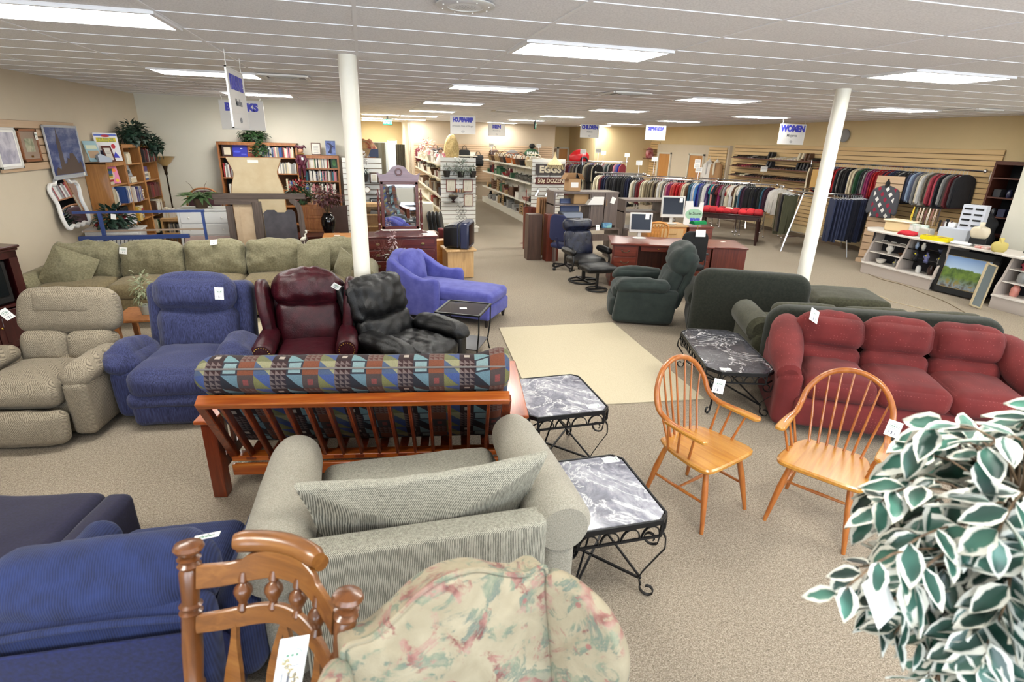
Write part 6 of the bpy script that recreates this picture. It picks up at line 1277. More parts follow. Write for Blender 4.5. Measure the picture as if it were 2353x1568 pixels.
shelf_run(4.86, .632, 17.8, 22.4, [('box', 'brown'), ('crate', 'tan'), ('box', 'maroon'), ('crate', 'brown'), ('box', 'tan'), ('box', 'green'), ('vase', 'brown')], 'on the lower shelf '+e3, 45, hmax=.45); shelf_run(4.84, .2, 15.85, 22.4, [('vase', 'black'), ('vase', 'black'), ('box', 'tan'), ('jar', 'black'), ('crate', 'tan'), ('box', 'grey'), ('jar', 'grey'), ('box', 'white'), ('bowl', 'brown')], 'on the deck '+e3, 46)
shelf_run(2.12, 1.712, 15.2, 22.3, [('box', 'red'), ('bin', 'white'), ('box', 'white'), ('vase', 'pink'), ('jar', 'cream'), ('box', 'cream'), ('basket', 'white')], 'on the top shelf '+e2, 47); shelf_run(2.12, 1.342, 15.2, 22.3, [('bin', 'white'), ('box', 'maroon'), ('box', 'grey'), ('basket', 'brown'), ('bin', 'white'), ('jar', 'cream'), ('box', 'white')], 'on the second shelf '+e2, 48); shelf_run(2.12, .872, 15.2, 22.3, [('box', 'navy'), ('bin', 'white'), ('box', 'grey'), ('box', 'brown'), ('bowl', 'grey'), ('jar', 'brown')], 'on the third shelf '+e2, 49); shelf_run(2.12, .512, 15.2, 19, [('box', 'red'), ('box', 'white'), ('bin', 'grey'), ('box', 'brown')], 'on the fourth shelf '+e2, 50)
for i, (z, kk) in enumerate(((.2, 'bin'), (.57, 'bin'), (.97, 'box'), (1.37, 'box'))):
    for k in range(3):
        if kk == 'bin': item(UBN, 3.27+k*.48, 23.1, z, 'grey', 'pale plastic drawer bin, %s from the left on the %s level of the far unit' % (ORD[k], ('bottom', 'second')[i]), 'bin', (1.1, 1.1, 1.6), 0, 'plastic bins on the far unit')
        else: item(UBX, 3.27+k*.48, 23.1, z, ('tan', 'cream', 'brown', 'purple', 'brown', 'grey')[k+3*(i-2)], '%s box on the %s level of the far shelving unit' % (('tan', 'cream', 'brown', 'purple', 'dark brown', 'grey')[k+3*(i-2)], ('third', 'fourth')[i-2]), 'box', (.3, .25, .2))
# top of gondolas
t = T('wreath_stand', 'tall golden dried grass sheaf above the botanical print gondola', 'dried flowers', (2.35, 15.7, 1.725)); b = B(); b.slab(dens(sp2([(-.12, 0), (-.2, .25), (-.19, .5), (-.1, .72), (0, .78), (.1, .72), (.19, .5), (.2, .25), (.12, 0)], 3), .05), .12, (0, 0, 0), .05, .03, .02, 20); P('sheaf', b, two('dry_grass', '8a7446', 'c2ab76', 60, (1, 1, .4), bump=.5), t)
t = T('doll', 'white dressed doll with dark hair on the print gondola shelf', 'doll', (2.0, 15.35, 1.725)); b = B(); b.lathe([(.16, 0), (.13, .12), (.05, .24), (.03, .28)], 14); P('dress', b, plain('lace', 'd8cfc8', .8), t); b = B(); b.ball((0, 0, .34), .06, 10); P('head', b, plain('doll_face2', 'b58a74', .6), t); b = B(); b.ball((0, .015, .36), .068, 10); P('hair', b, plain('doll_hair', '2c1a14', .7), t)
t = T('flower_bunch', 'cream and pink silk flowers at the far end of the print gondola', 'flowers', (2.1, 19.6, 1.725)); bushy(t, leafm('silk_pink', 'a06a6a', 'cfa8a0'), 160, .3, .4, .3, (0, 0, .35), .1, .07, 24, name='blossoms'); bushy(t, leafm('silk_cream', 'b8b090', 'ddd8c4'), 140, .3, .4, .2, (0, -.1, .15), .1, .07, 25, name='blossoms')
# end panel of the print gondola
def potted(loc, label, m, n_, sp_, seed, pm='dark_basket3', L_=.12):
    t = T('potted_plant', label, 'plant', loc); bushy(t, m, n_, sp_, sp_*.6, sp_*.8, (0, -.05, .22), L_, .025, seed); b = B(); b.lathe([(.07, 0), (.1, .16), (.09, .16)], 12, (0, -.05, 0)); P('pot', b, plain(pm, '1e1a18', .6), t); return t
GREYG = leafm('greygreen_leaf', '3f4a42', '7d887a')
b = B(); b.box((0, -.1, 0), (.9, .2, .012)); S('glass_shelf', b, GLASS, 'clear shelf carrying plants on the botanical end panel', 'shelf', (2.42, 15.02, 1.42)); potted((2.48, 14.96, 1.43), 'grey-green drooping plant in a black basket on the botanical end panel', GREYG, 220, .24, 31); potted((2.1, 14.96, 1.43), 'small grey-green sprig left of the basket plant on the end panel', GREYG, 40, .09, 32); potted((2.8, 14.96, 1.43), 'small green sprig right of the basket plant on the end panel', IVY, 30, .07, 33)
BOT = artm('botanical_art', ['d8d2c0', 'd8d2c0', 'cfc8b4', '5f6a58'], 14)
for (x, z, lb) in ((2.22, 1.2, 'framed botanical print on the left of the white end panel'), (2.68, 1.2, 'framed botanical print on the right of the white end panel'), (2.7, .82, 'lower framed leaf print on the white end panel')): pframe((x, 15.01, z), 0, .26, .33, plain('pink_wood', '8a5a50', .5), .022, BOT, lb, mat_=plain('pale_mat', 'd9d4c4', .6), matw=.03)
b = B(); b.lathe([(.05, 0), (.06, .02), (.02, .04), (.03, .06), (.15, .16), (.14, .16)], 16, (0, -.12, 0)); q = S('fruit_bowl', b, plain('dark_bowl', '2a1614', .4), 'dark footed bowl of potpourri on the white end panel', 'bowl', (2.26, 15.0, .78)); bushy(q, leafm('potpourri', '6a5a3a', 'a89a6a'), 60, .12, .08, .05, (0, -.12, .17), .05, .04, 34, name='potpourri'); b = B(); b.box((0, -.1, -.006), (.5, .2, .012)); S('glass_shelf', b, GLASS, 'clear shelf under the potpourri bowl on the end panel', 'shelf', (2.26, 15.02, .775))
t = T('wine_rack', 'black wire wine rack on the white end panel', 'wine rack', (2.48, 14.93, .3)); b = B()
for r_ in range(3):
    for c_ in range(3-(r_ % 2)): b.tube([(-.1+c_*.1+.05*(r_ % 2)+.045*cos(a*PI/6), 0, .06+r_*.09+.045*sin(a*PI/6)) for a in range(12)], .004, 5, True)
b.tube(spline([(-.12, 0, .36), (-.08, 0, .4), (-.05, 0, .35), (0, 0, .33), (.05, 0, .35), (.08, 0, .4), (.12, 0, .36)], 3), .005, 5); b.tube([(-.05, 0, .35), (-.05, .12, .35)], .005, 5); b.tube([(.05, 0, .35), (.05, .12, .35)], .005, 5); P('wire', b, IRON, t)
for k in range(6): item(UJ, 2.33+k*.04, 14.94, 1.035, ('brown', 'orange', 'maroon', 'orange', 'brown', 'tan')[k], '%s spice bottle, %s from the left under the botanical prints' % (('brown', 'orange', 'maroon', 'orange', 'brown', 'tan')[k], ORD[k]), 'bottle', (.25, .25, .5), 0, 'spice bottles')
b = B(); b.box((0, -.08, -.006), (.34, .16, .012)); S('glass_shelf', b, GLASS, 'narrow clear shelf under the spice bottles', 'shelf', (2.43, 15.02, 1.033))
# end panel behind the column
potted((-.02, 13.05, 1.42), 'dark orchid pot with pale blooms on the white end panel by the column', IVYD, 90, .1, 35, 'navy_pot', .1); q = bpy.data.objects['potted_plant.003']; bushy(q, leafm('orchid_white', 'c8c4c0', 'e8e4e0'), 50, .14, .06, .12, (0, -.06, .5), .07, .06, 36, name='bloom')
pframe((.2, 13.1, 1.5), 0, .2, .24, plain('brown_frame2', '5a4438', .5), .03, BOT, 'small brown framed print on the white end panel by the column', matw=.02); pframe((.2, 13.08, .95), 0, .26, .22, BLACK, .03, artm('dark_photo', ['101018', '50505c', 'a0a0a8'], 8), 'black framed photograph on the white end panel by the column', matw=.02, tilt=-12)
b = B(); b.lathe([(.07, -.02), (.075, 0), (.07, .02)], 20, (0, 0, .08), M.Rotation(rad(90), 4, 'X')); b.cur = 1; b.lathe([(.055, .0205), (.001, .0215)], 20, (0, 0, .08), M.Rotation(rad(90), 4, 'X')); S('table_clock', b, [plain('clock_taupe', '8a7a6a', .4), PAPER], 'small round desk clock on the white end panel', 'clock', (.03, 13.03, 1.17)); b = B(); b.box((0, -.1, 0), (.7, .2, .012)); S('glass_shelf', b, GLASS, 'clear shelf under the small round clock', 'shelf', (.05, 13.13, 1.16))
b = B(); b.box((0, -.1, 0), (.7, .2, .012)); S('glass_shelf', b, GLASS, 'clear shelf under the orchid pot by the column', 'shelf', (.05, 13.13, 1.41)); b = B(); b.box((0, -.1, 0), (.7, .2, .012)); S('glass_shelf', b, GLASS, 'clear shelf under the black framed photograph', 'shelf', (.05, 13.13, .82)); item(UBX, .0, 13.05, .83, 'cream', 'cream candle on the white end panel by the column', 'candle', (.07, .07, .14)); item(UBX, .2, 13.33, 1.935, '2c3550', 'navy case on top of the gondola behind the left column', 'case', (.26, .2, .18)); item(UBK, .02, 13.33, 1.935, 'tan', 'wicker basket on top of the gondola behind the left column', 'basket', .9)
t = T('clothes_hanger_rail', 'tan and red clothes piled high behind the left column', 'clothes', (.05, 15.4, 0)); b = B(); b.cush((.5, .4, .5), (0, 0, 2.0), .15, (.05, .05, .05), .06, 6); P('cloth_bundle', b, two('tan_red_cloth', '8a3a30', 'b89a70', 5), t); b = B(); b.bar((0, 0, 0), (0, 0, 1.85), .05); b.box((0, 0, .02), (.5, .5, .04)); P('stand', b, CHROME, t)
# curtain and window by the far exit
b = B(); pts = [(x*.05, .04*sin(x*1.3)) for x in range(20)]; 
vs = []; 
for x, y in pts: vs += [(x, y, 0), (x, y, 2.15), (x, y+.012, 2.15), (x, y+.012, 0)]
b.add(vs, [(i*4+a, i*4+4+a, i*4+4+(a+1) % 4, i*4+(a+1) % 4) for i in range(19) for a in range(4)]); CURT = two('grey_curtain', '4a463c', '5c584c', 8, (1, 1, .2)); S('curtain', b, CURT, 'long grey-brown curtain in the far left passage', 'curtain', (-.05, 24.5, .02)); S('curtain', b.mesh('curtain', CURT), None, 'short grey curtain piece right of the bright far doorway', 'curtain', (1.35, 25.2, .5)).scale = (.42, 1, .75)
b = B(); b.box((0, 0, 1.15), (.35, .03, 2.1)); t = S('glass_door', b, emis('daylit_glass', 'f2f4f2', 1.6), 'bright daylit glass door in the far left passage', 'door', (1.32, 27.33, .02)); b = B()
for s in (-1, 1): b.box((s*.2, -.01, 1.15), (.05, .06, 2.2))
P('door_frame', b, WHITE, t)
# EGGS signs
BRD = wood('grey_barn_board', '3a3434', '4b4444', '5a5252', 'x', 3, .7, 0); CRM = plain('sign_cream', 'e6dcc2', .6)
t = T('wooden_sign', 'dark wooden board sign reading EGGS in cream letters', 'sign', (5.2, 15.62, 1.63)); b = B(); b.box((0, 0, 0), (.88, .03, .3), bev=.006); P('board', b, BRD, t); text('lettering', 'EGGS', .25, CRM, t, (0, -.018, -.01), off=.012, sx=1.05, space=1.05, ext=.003)
for s in (-1, 1): b = B(); b.box((s*.4, -.018, 0), (.04, .006, .3)); P('end_batten', b, BRD, t)
t = T('wooden_sign', 'maroon wooden board sign reading 50 cents DOZEN', 'sign', (5.2, 15.62, 1.31)); b = B(); b.box((0, 0, 0), (.88, .03, .2), bev=.006); P('board', b, wood('maroon_board', '4a1f1c', '5e2a26', '6c3630', 'x', 3, .7, 0), t); text('lettering', '50¢ DOZEN', .16, CRM, t, (.03, -.018, -.005), off=.004, sx=.95, ext=.003)
for k in (-.36, 0, .36): b = B(); b.tube([(k, 0, .17), (k, 0, .1)], .006, 6); P('hook', b, IRON, t)
b = B(); b.box((-.47, -.02, 0), (.07, .002, .09)); P('price_tag', b, PAPER, t)
t = T('straw_hat', 'straw broom hat hanging above the EGGS sign', 'hat', (5.32, 15.6, 1.8)); b = B(); b.lathe([(.24, -.05), (.18, .02), (.06, .12), (.03, .24), (.03, .3)], 18, sy=.5); r = random.Random(4)
for k in range(40): x = r.uniform(-.24, .24); b.bar((x, -.06, -.02), (x*1.2, -.08, -.13-.04*r.random()), .008)
P('straw', b, two('straw', 'b09a70', 'd0bd94', 50), t)
for k in range(3):
    t = T('spot_lamp', 'silver clip lamp, %s from the left below the EGGS sign' % ORD[k], 'lamp', (4.86+k*.31, 15.66, 1.08), 0, 'silver clip lamps'); b = B(); b.tube([(0, .04, 0), (0, -.04, 0), (0, -.06, -.03)], .012, 6); P('arm', b, BLACK, t); b = B(); b.lathe([(.035, 0), (.04, .12), (.045, .2), (.04, .2)], 14, (.02, -.06, -.03), M.Rotation(rad(205), 4, 'Y')); P('shade', b, CHROME, t)
# ---- far wall bags and shirts
def bag(x, z, w, hh, m, label, strap=True):
    t = T('bag', label, 'bag', (x, 23.46, z)); b = B(); b.cush((w, .16, hh), (0, 0, -hh/2), .06, (.01, .03, .01)); P('body', b, m, t); b = B(); b.tube([(-w*.25, 0, -.03), (-w*.15, 0, .12), (0, 0, .17), (w*.15, 0, .12), (w*.25, 0, -.03)], .012, 6); P('strap', b, m, t)
    b = B(); b.cush((w*.7, .05, hh*.4), (0, -.09, -hh*.65), .02); P('pocket', b, m, t)
BG = plain('bag_charcoal', '26282c', .8); BN = plain('bag_navy', '1f2c38', .8); BR_ = plain('bag_maroon', '5a1424', .8)
for x, z, w, hh, m, lb in ((2.25, 2.0, .4, .5, BR_, 'maroon backpack at the left end of the far wall'), (2.85, 2.0, .42, .5, BN, 'dark teal backpack second from the left on the far wall'), (3.5, 2.0, .48, .5, BG, 'charcoal backpack in the middle of the far wall'), (4.05, 1.98, .44, .36, BLACKM, 'black laptop case on the far wall'), (4.05, 1.6, .3, .3, BR_, 'maroon pouch below the laptop case on the far wall'), (4.62, 1.78, .44, .42, BLACKM, 'black tote bag with tall handles on the far wall'), (5.3, 2.0, .4, .4, plain('bag_brown', '3a2620', .8), 'brown bag right of the black tote on the far wall')): bag(x, z, w, hh, m, lb)
PAL['salmon'] = 'c98478'
def tee_on_wall(x, z, m, label, words=()):
    t = T('shirt', label, 'clothes', (x, 23.52, z)); pl = sp2([(-.08, 0), (-.22, -.06), (-.34, -.22), (-.26, -.3), (-.2, -.2), (-.2, -.66)], 2); pl += [(-p[0], p[1]) for p in pl[::-1]]; b = B(); b.slab(dens(pl, .06), .1, (0, -.02, 0), .04, .02); P('shirt_body', b, m, t)
    for k, wd in enumerate(words): text('lettering', wd, .17, PAPER, t, (0, -.1, -.2-k*.18), off=.006)
    return t
t = tee_on_wall(6.95, 2.1, plain('tee_green', '3a5a40', .9), 'green t-shirt with white block letters on the far wall', ('HOLLI', 'STER')); b = B(); b.ball((0, -.05, .1), .13, 12, (1, 1, .8)); b.lathe([(.16, -.01), (.15, .01)], 14, (0, -.13, .08)); P('cap', b, BLACKM, t)
tee_on_wall(6.1, 2.02, plain('tee_grey', '6a6866', .9), 'dark grey t-shirt left of the green one on the far wall')
# ---- office area
GREYW = wood('grey_walnut', '4f4440', '655852', '786a62', 'z', 3, .5, .1); REDW = wood('office_cherry', '4c2018', '6e3022', '823e2e', 'x', 3, .3, .35); REDWZ = wood('office_cherry_upright', '4a1f16', '682c1e', '7a3828', 'z', 3, .35, .3)
def hutch(label, loc, w, hh, dz, doors=True, open_w=.8):
    t = T('desk_hutch', label, 'desk', loc); b = B()
    for s in (-1, 1): b = B(); b.box((s*(w/2-.015), .1, hh/2), (.03, .5, hh)); b.box((s*(w/2-.015), -.24, dz/2), (.03, .22, dz)); P('side_panel', b, GREYW, t)
    b = B(); b = B(); b.box((0, .1, hh-.02), (w+.02, .52, .04)); P('top', b, GREYW, t); b = B(); b.box((0, -.02, dz), (w-.06, .7, .03)); P('desktop', b, GREYW, t)
    b = B(); b.box((-w/2+open_w/2, .1, hh-.27), (open_w, .48, .025)); P('shelf', b, GREYW, t); b = B(); b.box((-w/2+open_w, .1, (hh+dz)/2), (.025, .5, hh-dz)); P('divider', b, GREYW, t)
    if doors:
        x0 = -w/2+open_w; ww = (w-open_w)/2; b = B(); b.box((x0+ww, .3, (hh+dz)/2), (2*ww, .02, hh-dz)); P('back_panel', b, GREYW, t)
        for k in range(2):
            b = B(); b.box((x0+ww*(k+.5), -.16, hh-.21), (ww-.02, .02, .36)); q = P('door', b, GREYW, t); b = B(); b.tube([(x0+ww-.035+.07*k, -.18, hh-.15), (x0+ww-.035+.07*k, -.2, hh-.17), (x0+ww-.035+.07*k, -.2, hh-.25), (x0+ww-.035+.07*k, -.18, hh-.27)], .007, 6); P('handle', b, plain('tan_handle', 'b08a6a', .5), q)
            b = B(); b.box((x0+ww*(k+.5), -.16, dz+.2), (ww-.02, .02, .3)); q = P('door', b, GREYW, t)
        b = B(); b.box((x0+ww, -.32, dz-.17), (2*ww-.05, .02, .14), bev=.004); P('drawer', b, GREYW, t); b = B(); b.box((x0+ww*1.6, -.175, hh-.17), (.1, .002, .13), M.Rotation(rad(20), 4, 'Y')); P('price_tag', b, PAPER, t)
    return t
hutch('tall grey-brown computer desk with hutch and double doors', (4.42, 10.95, 0), 1.42, 1.42, .68)
t = hutch('lower grey-brown computer hutch behind the cherry desk', (6.1, 11.35, 0), 1.2, 1.22, .6, False, .95)
b = B(); b.box((0, 0, .1), (.36, .34, .2), bev=.01); S('cardboard_box', b, plain('brown_carton', 'a5845c', .8), 'brown carton on the upper shelf of the tall computer desk', 'box', (4.35, 11.05, 1.165))
t = T('cardboard_box', 'tall open carton on top of the computer desk hutch', 'box', (4.2, 11.1, 1.423)); KR = plain('kraft', 'b08c64', .8); b = B()
for s in (-1, 1): b.box((s*.13, 0, .12), (.008, .26, .24)); b.box((0, s*.13, .12), (.26, .008, .24))
b.box((0, 0, .004), (.26, .26, .008)); P('carton', b, KR, t)
for q, (x, y, rx, ry) in enumerate(((-.2, 0, 0, -60), (.2, 0, 0, 60), (0, .17, -70, 0))): b = B(); b.box((0, 0, 0), (.14 if ry else .26, .26 if ry else .14, .006), Euler((rad(rx), rad(ry), 0)).to_matrix().to_4x4()); P('flap', b, KR, t, loc=(x*.9, y, .28))
b = B(); b.box((0, -.135, .12), (.16, .002, .1)); P('paper_label', b, PAPER, t)
b = B(); b.prism([(-.18, 0), (.18, 0), (.18, .16), (-.06, .16)], -.12, .12); S('white_tray', b, WHITE, 'white slanted paper tray on the shelf of the computer desk', 'tray', (4.66, 11.05, 1.165)) if False else S('white_tray', b, WHITE, 'white slanted tray on the upper shelf of the computer desk', 'tray', (4.8-.2, 10.85, 1.165))
def printer(loc, label, c):
    t = T('printer', label, 'printer', loc); b = B(); b.box((0, 0, .15), (.44, .36, .3), bev=.02); P('body', b, plain('printer_'+c, c, .5), t); b = B(); b.box((0, -.185, .17), (.3, .012, .06)); P('slot', b, BLACK, t); b = B(); b.box((0, -.2, .06), (.36, .1, .05)); P('paper_tray', b, plain('printer_dark', '3c4a6a', .4), t); b = B(); b.box((0, .1, .42), (.42, .05, .28), M.Rotation(rad(-12), 4, 'X'), bev=.01); P('paper_rest', b, plain('printer_blue', '46557f', .4), t)
printer((4.15, 10.98, .696), 'grey-blue printer with raised paper rest in the computer desk', '8f98a8')
b = B(); b.box((0, 0, .045), (.42, .3, .09), bev=.012); b.cur = 1; b.box((-.02, -.15, .05), (.26, .02, .05)); q = S('typewriter', b, [plain('typewriter_grey', '3e4046', .5), WHITE], 'dark grey typewriter with pale keys on the computer desk', 'typewriter', (4.12, 10.7, .696), 0); b = B(); b.box((0, 0, .05), (.2, .1, .1), bev=.008); S('tissue_box', b, two('tissue_print', '4a78b8', '8fc8c0', 12), 'blue and teal tissue box on the computer desk', 'box', (4.88, 10.72, .696), -8)
for (x, y, w, hh, m, lb) in ((3.37, 11.05, .3, .95, wood('brown_panel_wood', '3c2a22', '4c362c', '5a4236', 'z', 3, .5, .1), 'dark brown speaker-like panel box standing at the aisle'), (3.71, 10.88, .27, .97, REDWZ, 'reddish wood panel box standing right of the darker one')): b = B(); b.box((0, 0, hh/2), (w, .26, hh), bev=.004); S('wooden_box', b, m, lb, 'box', (x, y, 0))
for k in range(5): b = B(); b.box((0, 0, .62), (.02, .2, 1.24), M.Rotation(0, 4, 'X')); o = S('board', b, wood('plank_wood%d' % k, '8a6240', 'a57a50', 'b98d62', 'z', 3, .6, 0), 'narrow brown plank, %s from the left of the five leaning by the desk' % ORD[k], 'plank', (3.56+k*.055, 11.45, 0), 0, 'leaning planks'); o.rotation_euler = (rad(-6), rad(3), 0)
b = B(); b.lathe([(.14, 0), (.16, .95), (.15, .95), (.13, .05)], 14); S('waste_bin', b, REDWZ, 'dark wooden barrel bin behind the wood panels', 'bin', (3.62, 12.2, 0)); t = T('coat_stand', 'thin brown turned stand beside the planks', 'stand', (3.72, 12.9, 0)); b = B(); b.lathe([(.12, 0), (.02, .04), (.014, .5), (.025, .55), (.012, .6), (.012, 1.2), (.02, 1.25), (.002, 1.3)], 10); P('pole', b, REDWZ, t)
for s in (-1, 1): b = B(); b.tube([(0, 0, 1.1), (s*.07, 0, 1.08), (s*.1, 0, 1.14)], .008, 5); P('peg', b, REDWZ, t)
# executive desk
DX, DA = (4.99, 8.7, 0), -20
t = T('executive_desk', 'large cherry executive desk with brass pulls', 'desk', DX, DA); W_, D_ = 1.74, .86
b = B(); b.box((0, 0, .745), (W_, D_, .035), bev=.008); P('desktop', b, REDW, t)
for s in (-1, 1):
    b = B(); b.box((s*(W_/2-.26), .0, .36), (.44, D_-.1, .72)); b.box((s*(W_/2-.26), 0, .04), (.47, D_-.07, .08)); P('pedestal', b, REDWZ, t)
    for k, (z, hh) in enumerate(((.62, .17), (.43, .17), (.2, .26))):
        b = B(); b.box((s*(W_/2-.26), -D_/2+.045, z), (.38, .018, hh), bev=.004); q = P('drawer', b, REDW, t); b = B(); x = s*(W_/2-.26); b.tube([(x-.06, -D_/2+.03, z+.01), (x-.04, -D_/2+.005, z-.005), (x, -D_/2, z-.012), (x+.04, -D_/2+.005, z-.005), (x+.06, -D_/2+.03, z+.01)], .006, 6)
        for e in (-1, 1): b.ball((x+e*.06, -D_/2+.033, z+.01), .014, 8)
        P('handle', b, plain('pewter', '6a5f4c', .4, .8), q)
b = B(); b.box((0, -D_/2+.06, .68), (.7, .02, .09), bev=.004); q = P('drawer', b, REDW, t); b = B(); b.ball((-.05, -D_/2+.04, .68), .014, 8); P('knob', b, BRASS, q); b = B(); b.box((0, D_/2-.1, .4), (.8, .02, .64)); P('modesty_panel', b, REDWZ, t)
t = T('return_desk', 'lower cherry side desk joined at the right of the executive desk', 'desk', (6.12, 8.4, 0), -20); b = B(); b.box((0, 0, .735), (.6, .86, .03), bev=.006); P('desktop', b, REDW, t); b = B(); b.box((0, 0, .36), (.56, .8, .72)); P('pedestal', b, REDWZ, t)
def monitor(loc, rz, label, s=1, tagx=.1):
    t = T('monitor', label, 'monitor', loc, rz); GM = plain('monitor_silver', 'cfcdc8', .4); b = B(); b.box((0, 0, .28*s), (.4*s, .04, .35*s), M.Rotation(rad(-6), 4, 'X'), bev=.008); P('housing', b, GM, t); b = B(); b.box((0, -.025, .295*s), (.345*s, .006, .27*s), M.Rotation(rad(-6), 4, 'X')); P('screen', b, plain('screen_dark', '1b1f2c', .2), t)
    b = B(); b.bar((0, .03, .02), (0, .03, .2*s), .06, .04); P('neck', b, GM, t); b = B(); b.lathe([(.11, 0), (.11, .012), (.06, .022)], 20, sx=1.1, sy=.8); P('base', b, GM, t); b = B(); b.box((tagx*s, -.034, .39*s), (.07, .002, .09)); P('price_tag', b, PAPER, t)
monitor((4.76, 9.0, .7635), -16, 'silver flat monitor on the left of the cherry executive desk'); monitor((6.35, 10.65, .775), -10, 'larger pale monitor on the oak desk behind', 1.28, .12)
t = T('bankers_lamp', 'brass bankers lamp with green glass shade on the desk', 'lamp', (5.68, 8.62, .7635), 10); b = B(); b.lathe([(.09, 0), (.09, .015), (.05, .03), (.012, .05)], 18); P('base', b, BRASS, t); b = B(); b.tube([(0, 0, .04), (.01, 0, .3)], .007, 8); P('stem', b, BRASS, t); b = B(); pf_ = arc(0, 0, .06, 0, 180, 10); b.prism([(p[0]*1.2, p[1]) for p in pf_], -.14, .14, 'x', M.Translation((0, 0, .3)) @ M.Rotation(rad(0), 4, 'Z')); P('shade', b, plain('green_glass', '0f6b3c', .15), t); b = B(); b.tube([(-.08, .02, .02), (-.12, .04, .04), (-.1, .06, .03)], .006, 5); P('cord_coil', b, BRASS, t)
b = B(); b.box((0, 0, 0), (.1, .05, .001)); S('price_card', b, PAPER, 'white price card on the right part of the executive desk', 'price tag', (5.62, 8.25, .764), 10); b = B(); b.box((0, 0, 0), (.1, .05, .001)); S('price_card', b, PAPER, 'white price card on the cherry side desk', 'price tag', (6.2, 8.55, .751), 10)
t = T('oak_desk', 'light oak desk with a brass handled drawer behind the executive desk', 'desk', (6.2, 10.7, 0), -8); b = B(); b.box((0, 0, .755), (.9, .6, .03), bev=.006); P('desktop', b, LOAK, t); b = B(); b.box((0, 0, .4), (.84, .54, .7)); P('body', b, PINE, t); b = B(); b.box((.1, -.28, .6), (.5, .02, .2), bev=.006); q = P('drawer', b, LOAK, t); b = B(); b.tube([(.0, -.29, .6), (.02, -.32, .595), (.18, -.32, .595), (.2, -.29, .6)], .007, 6); P('handle', b, BRASS, q)
b = B(); b.box((0, 0, .36), (.52, .5, .72)); b.box((0, 0, .735), (.56, .54, .03), bev=.006); S('file_cabinet', b, REDW, 'short dark cherry cabinet right of the oak desk', 'cabinet', (6.92, 10.55, 0), -8)
t = T('store_sign', 'white corrugated board with a green oval and blue lettering behind the monitor', 'sign', (6.85, 10.62, .752), -12); b = B(); b.prism([(-.2, 0), (.2, 0), (.2, .48), (.12, .48), (.1, .38), (-.02, .38), (-.04, .5), (-.2, .5)], -.004, .004); P('board', b, WHITE, t); b = B(); b.prism([(.01+.19*cos(k*PI/12), .22+.12*sin(k*PI/12)) for k in range(24)], -.006, -.0045); P('printed_oval', b, plain('oval_green', '9fc8a8', .5), t); text('lettering', 'le Store', .085, BLACK, t, (.03, -.008, .24), off=.001); text('lettering', 'ange', .12, SB, t, (.05, -.008, .12), off=.008)
# chairs
t = T('recliner', 'black leather swivel lounge recliner on a round base', 'recliner', (3.72, 8.98, 0), 6); LB_ = leather('navy_black_leather', '10121c', '23273c', .25)
b = B(); b.tube([(.26*cos(a*PI/12), .26*sin(a*PI/12), .02) for a in range(24)], .016, 8, True); b.bar((-.26, 0, .03), (.26, 0, .03), .03); b.bar((0, -.26, .03), (0, .26, .03), .03); b.bar((0, 0, .02), (0, 0, .3), .05); P('base', b, BLACK, t); b = B(); b.cush((.56, .54, .14), (0, -.05, .4), .06, (.01, .02, .03), .008, 7); P('seat', b, BLKL, t)
lean = M.Translation((0, .22, .42)) @ M.Rotation(rad(-16), 4, 'X'); b = B(); b.m = lean; b.cush((.54, .14, .46), (0, .0, .24), .06, (.01, .03, 0), .014, 8); P('backrest', b, LB_, t); b = B(); b.m = lean; b.cush((.56, .16, .2), (0, -.01, .57), .07, (.01, .03, .01), .008, 8); P('headrest', b, LB_, t)
for s in (-1, 1): b = B(); b.cush((.11, .44, .09), (s*.35, -.05, .58), .04, (.01, .01, .02)); P('arm_pad', b, BLKL, t); b = B(); b.tube(spline([(s*.35, -.2, .55), (s*.35, -.26, .42), (s*.33, -.16, .26), (s*.2, .0, .22)], 4), .018, 8); P('arm_frame', b, BLACK, t)
price_tag(t, (.26, .08, .95), (-10, 0, 0), .07, .1)
t = T('ottoman', 'black leather ottoman on a round base before the lounge recliner', 'ottoman', (3.72, 8.36, 0), 4); b = B(); b.tube([(.18*cos(a*PI/12), .18*sin(a*PI/12), .02) for a in range(24)], .013, 8, True); b.bar((-.18, 0, .025), (.18, 0, .025), .025); b.bar((0, 0, .02), (0, 0, .34), .035); P('base', b, BLACK, t); b = B(); b.cush((.56, .42, .1), (0, 0, .39), .045, (.005, .005, .03), .006, 8); P('cushion', b, BLKL, t)
def office(loc, rz, label, m):
    t = T('office_chair', label, 'chair', loc, rz); b = B()
    for k in range(5): a = rad(72*k+10); b.bar((0, 0, .1), (.28*cos(a), .28*sin(a), .07), .045, .03); b.ball((.28*cos(a), .28*sin(a), .035), .035, 8)
    P('base', b, BLACK, t); b = B(); b.bar((0, 0, .08), (0, 0, .44), .045); P('column', b, BLACK, t); b = B(); b.cush((.48, .46, .09), (0, 0, .47), .04, (.01, .01, .015)); P('seat', b, m, t); b = B(); b.slab(dens(rrect(-.21, 0, .21, .5, (.08, .08, .12, .12), 5), .06), .07, (0, .26, .58), .03, .02); b.bar((0, .22, .44), (0, .31, .66), .05, .02); P('backrest', b, m, t)
    for s in (-1, 1): b = B(); b.tube([(s*.24, .08, .46), (s*.29, .08, .5), (s*.29, .05, .66)], .015, 6); b.box((s*.29, 0, .68), (.06, .26, .03), bev=.01); P('arm', b, BLACK, t)
    return t
office((3.74, 10.0, 0), 118, 'navy office chair seen from the side beside the wood panels', plain('navy_cloth', '20264a', .9))
office((5.15, 8.0, 0), 168, 'black office chair tucked into the executive desk', BLACKM)
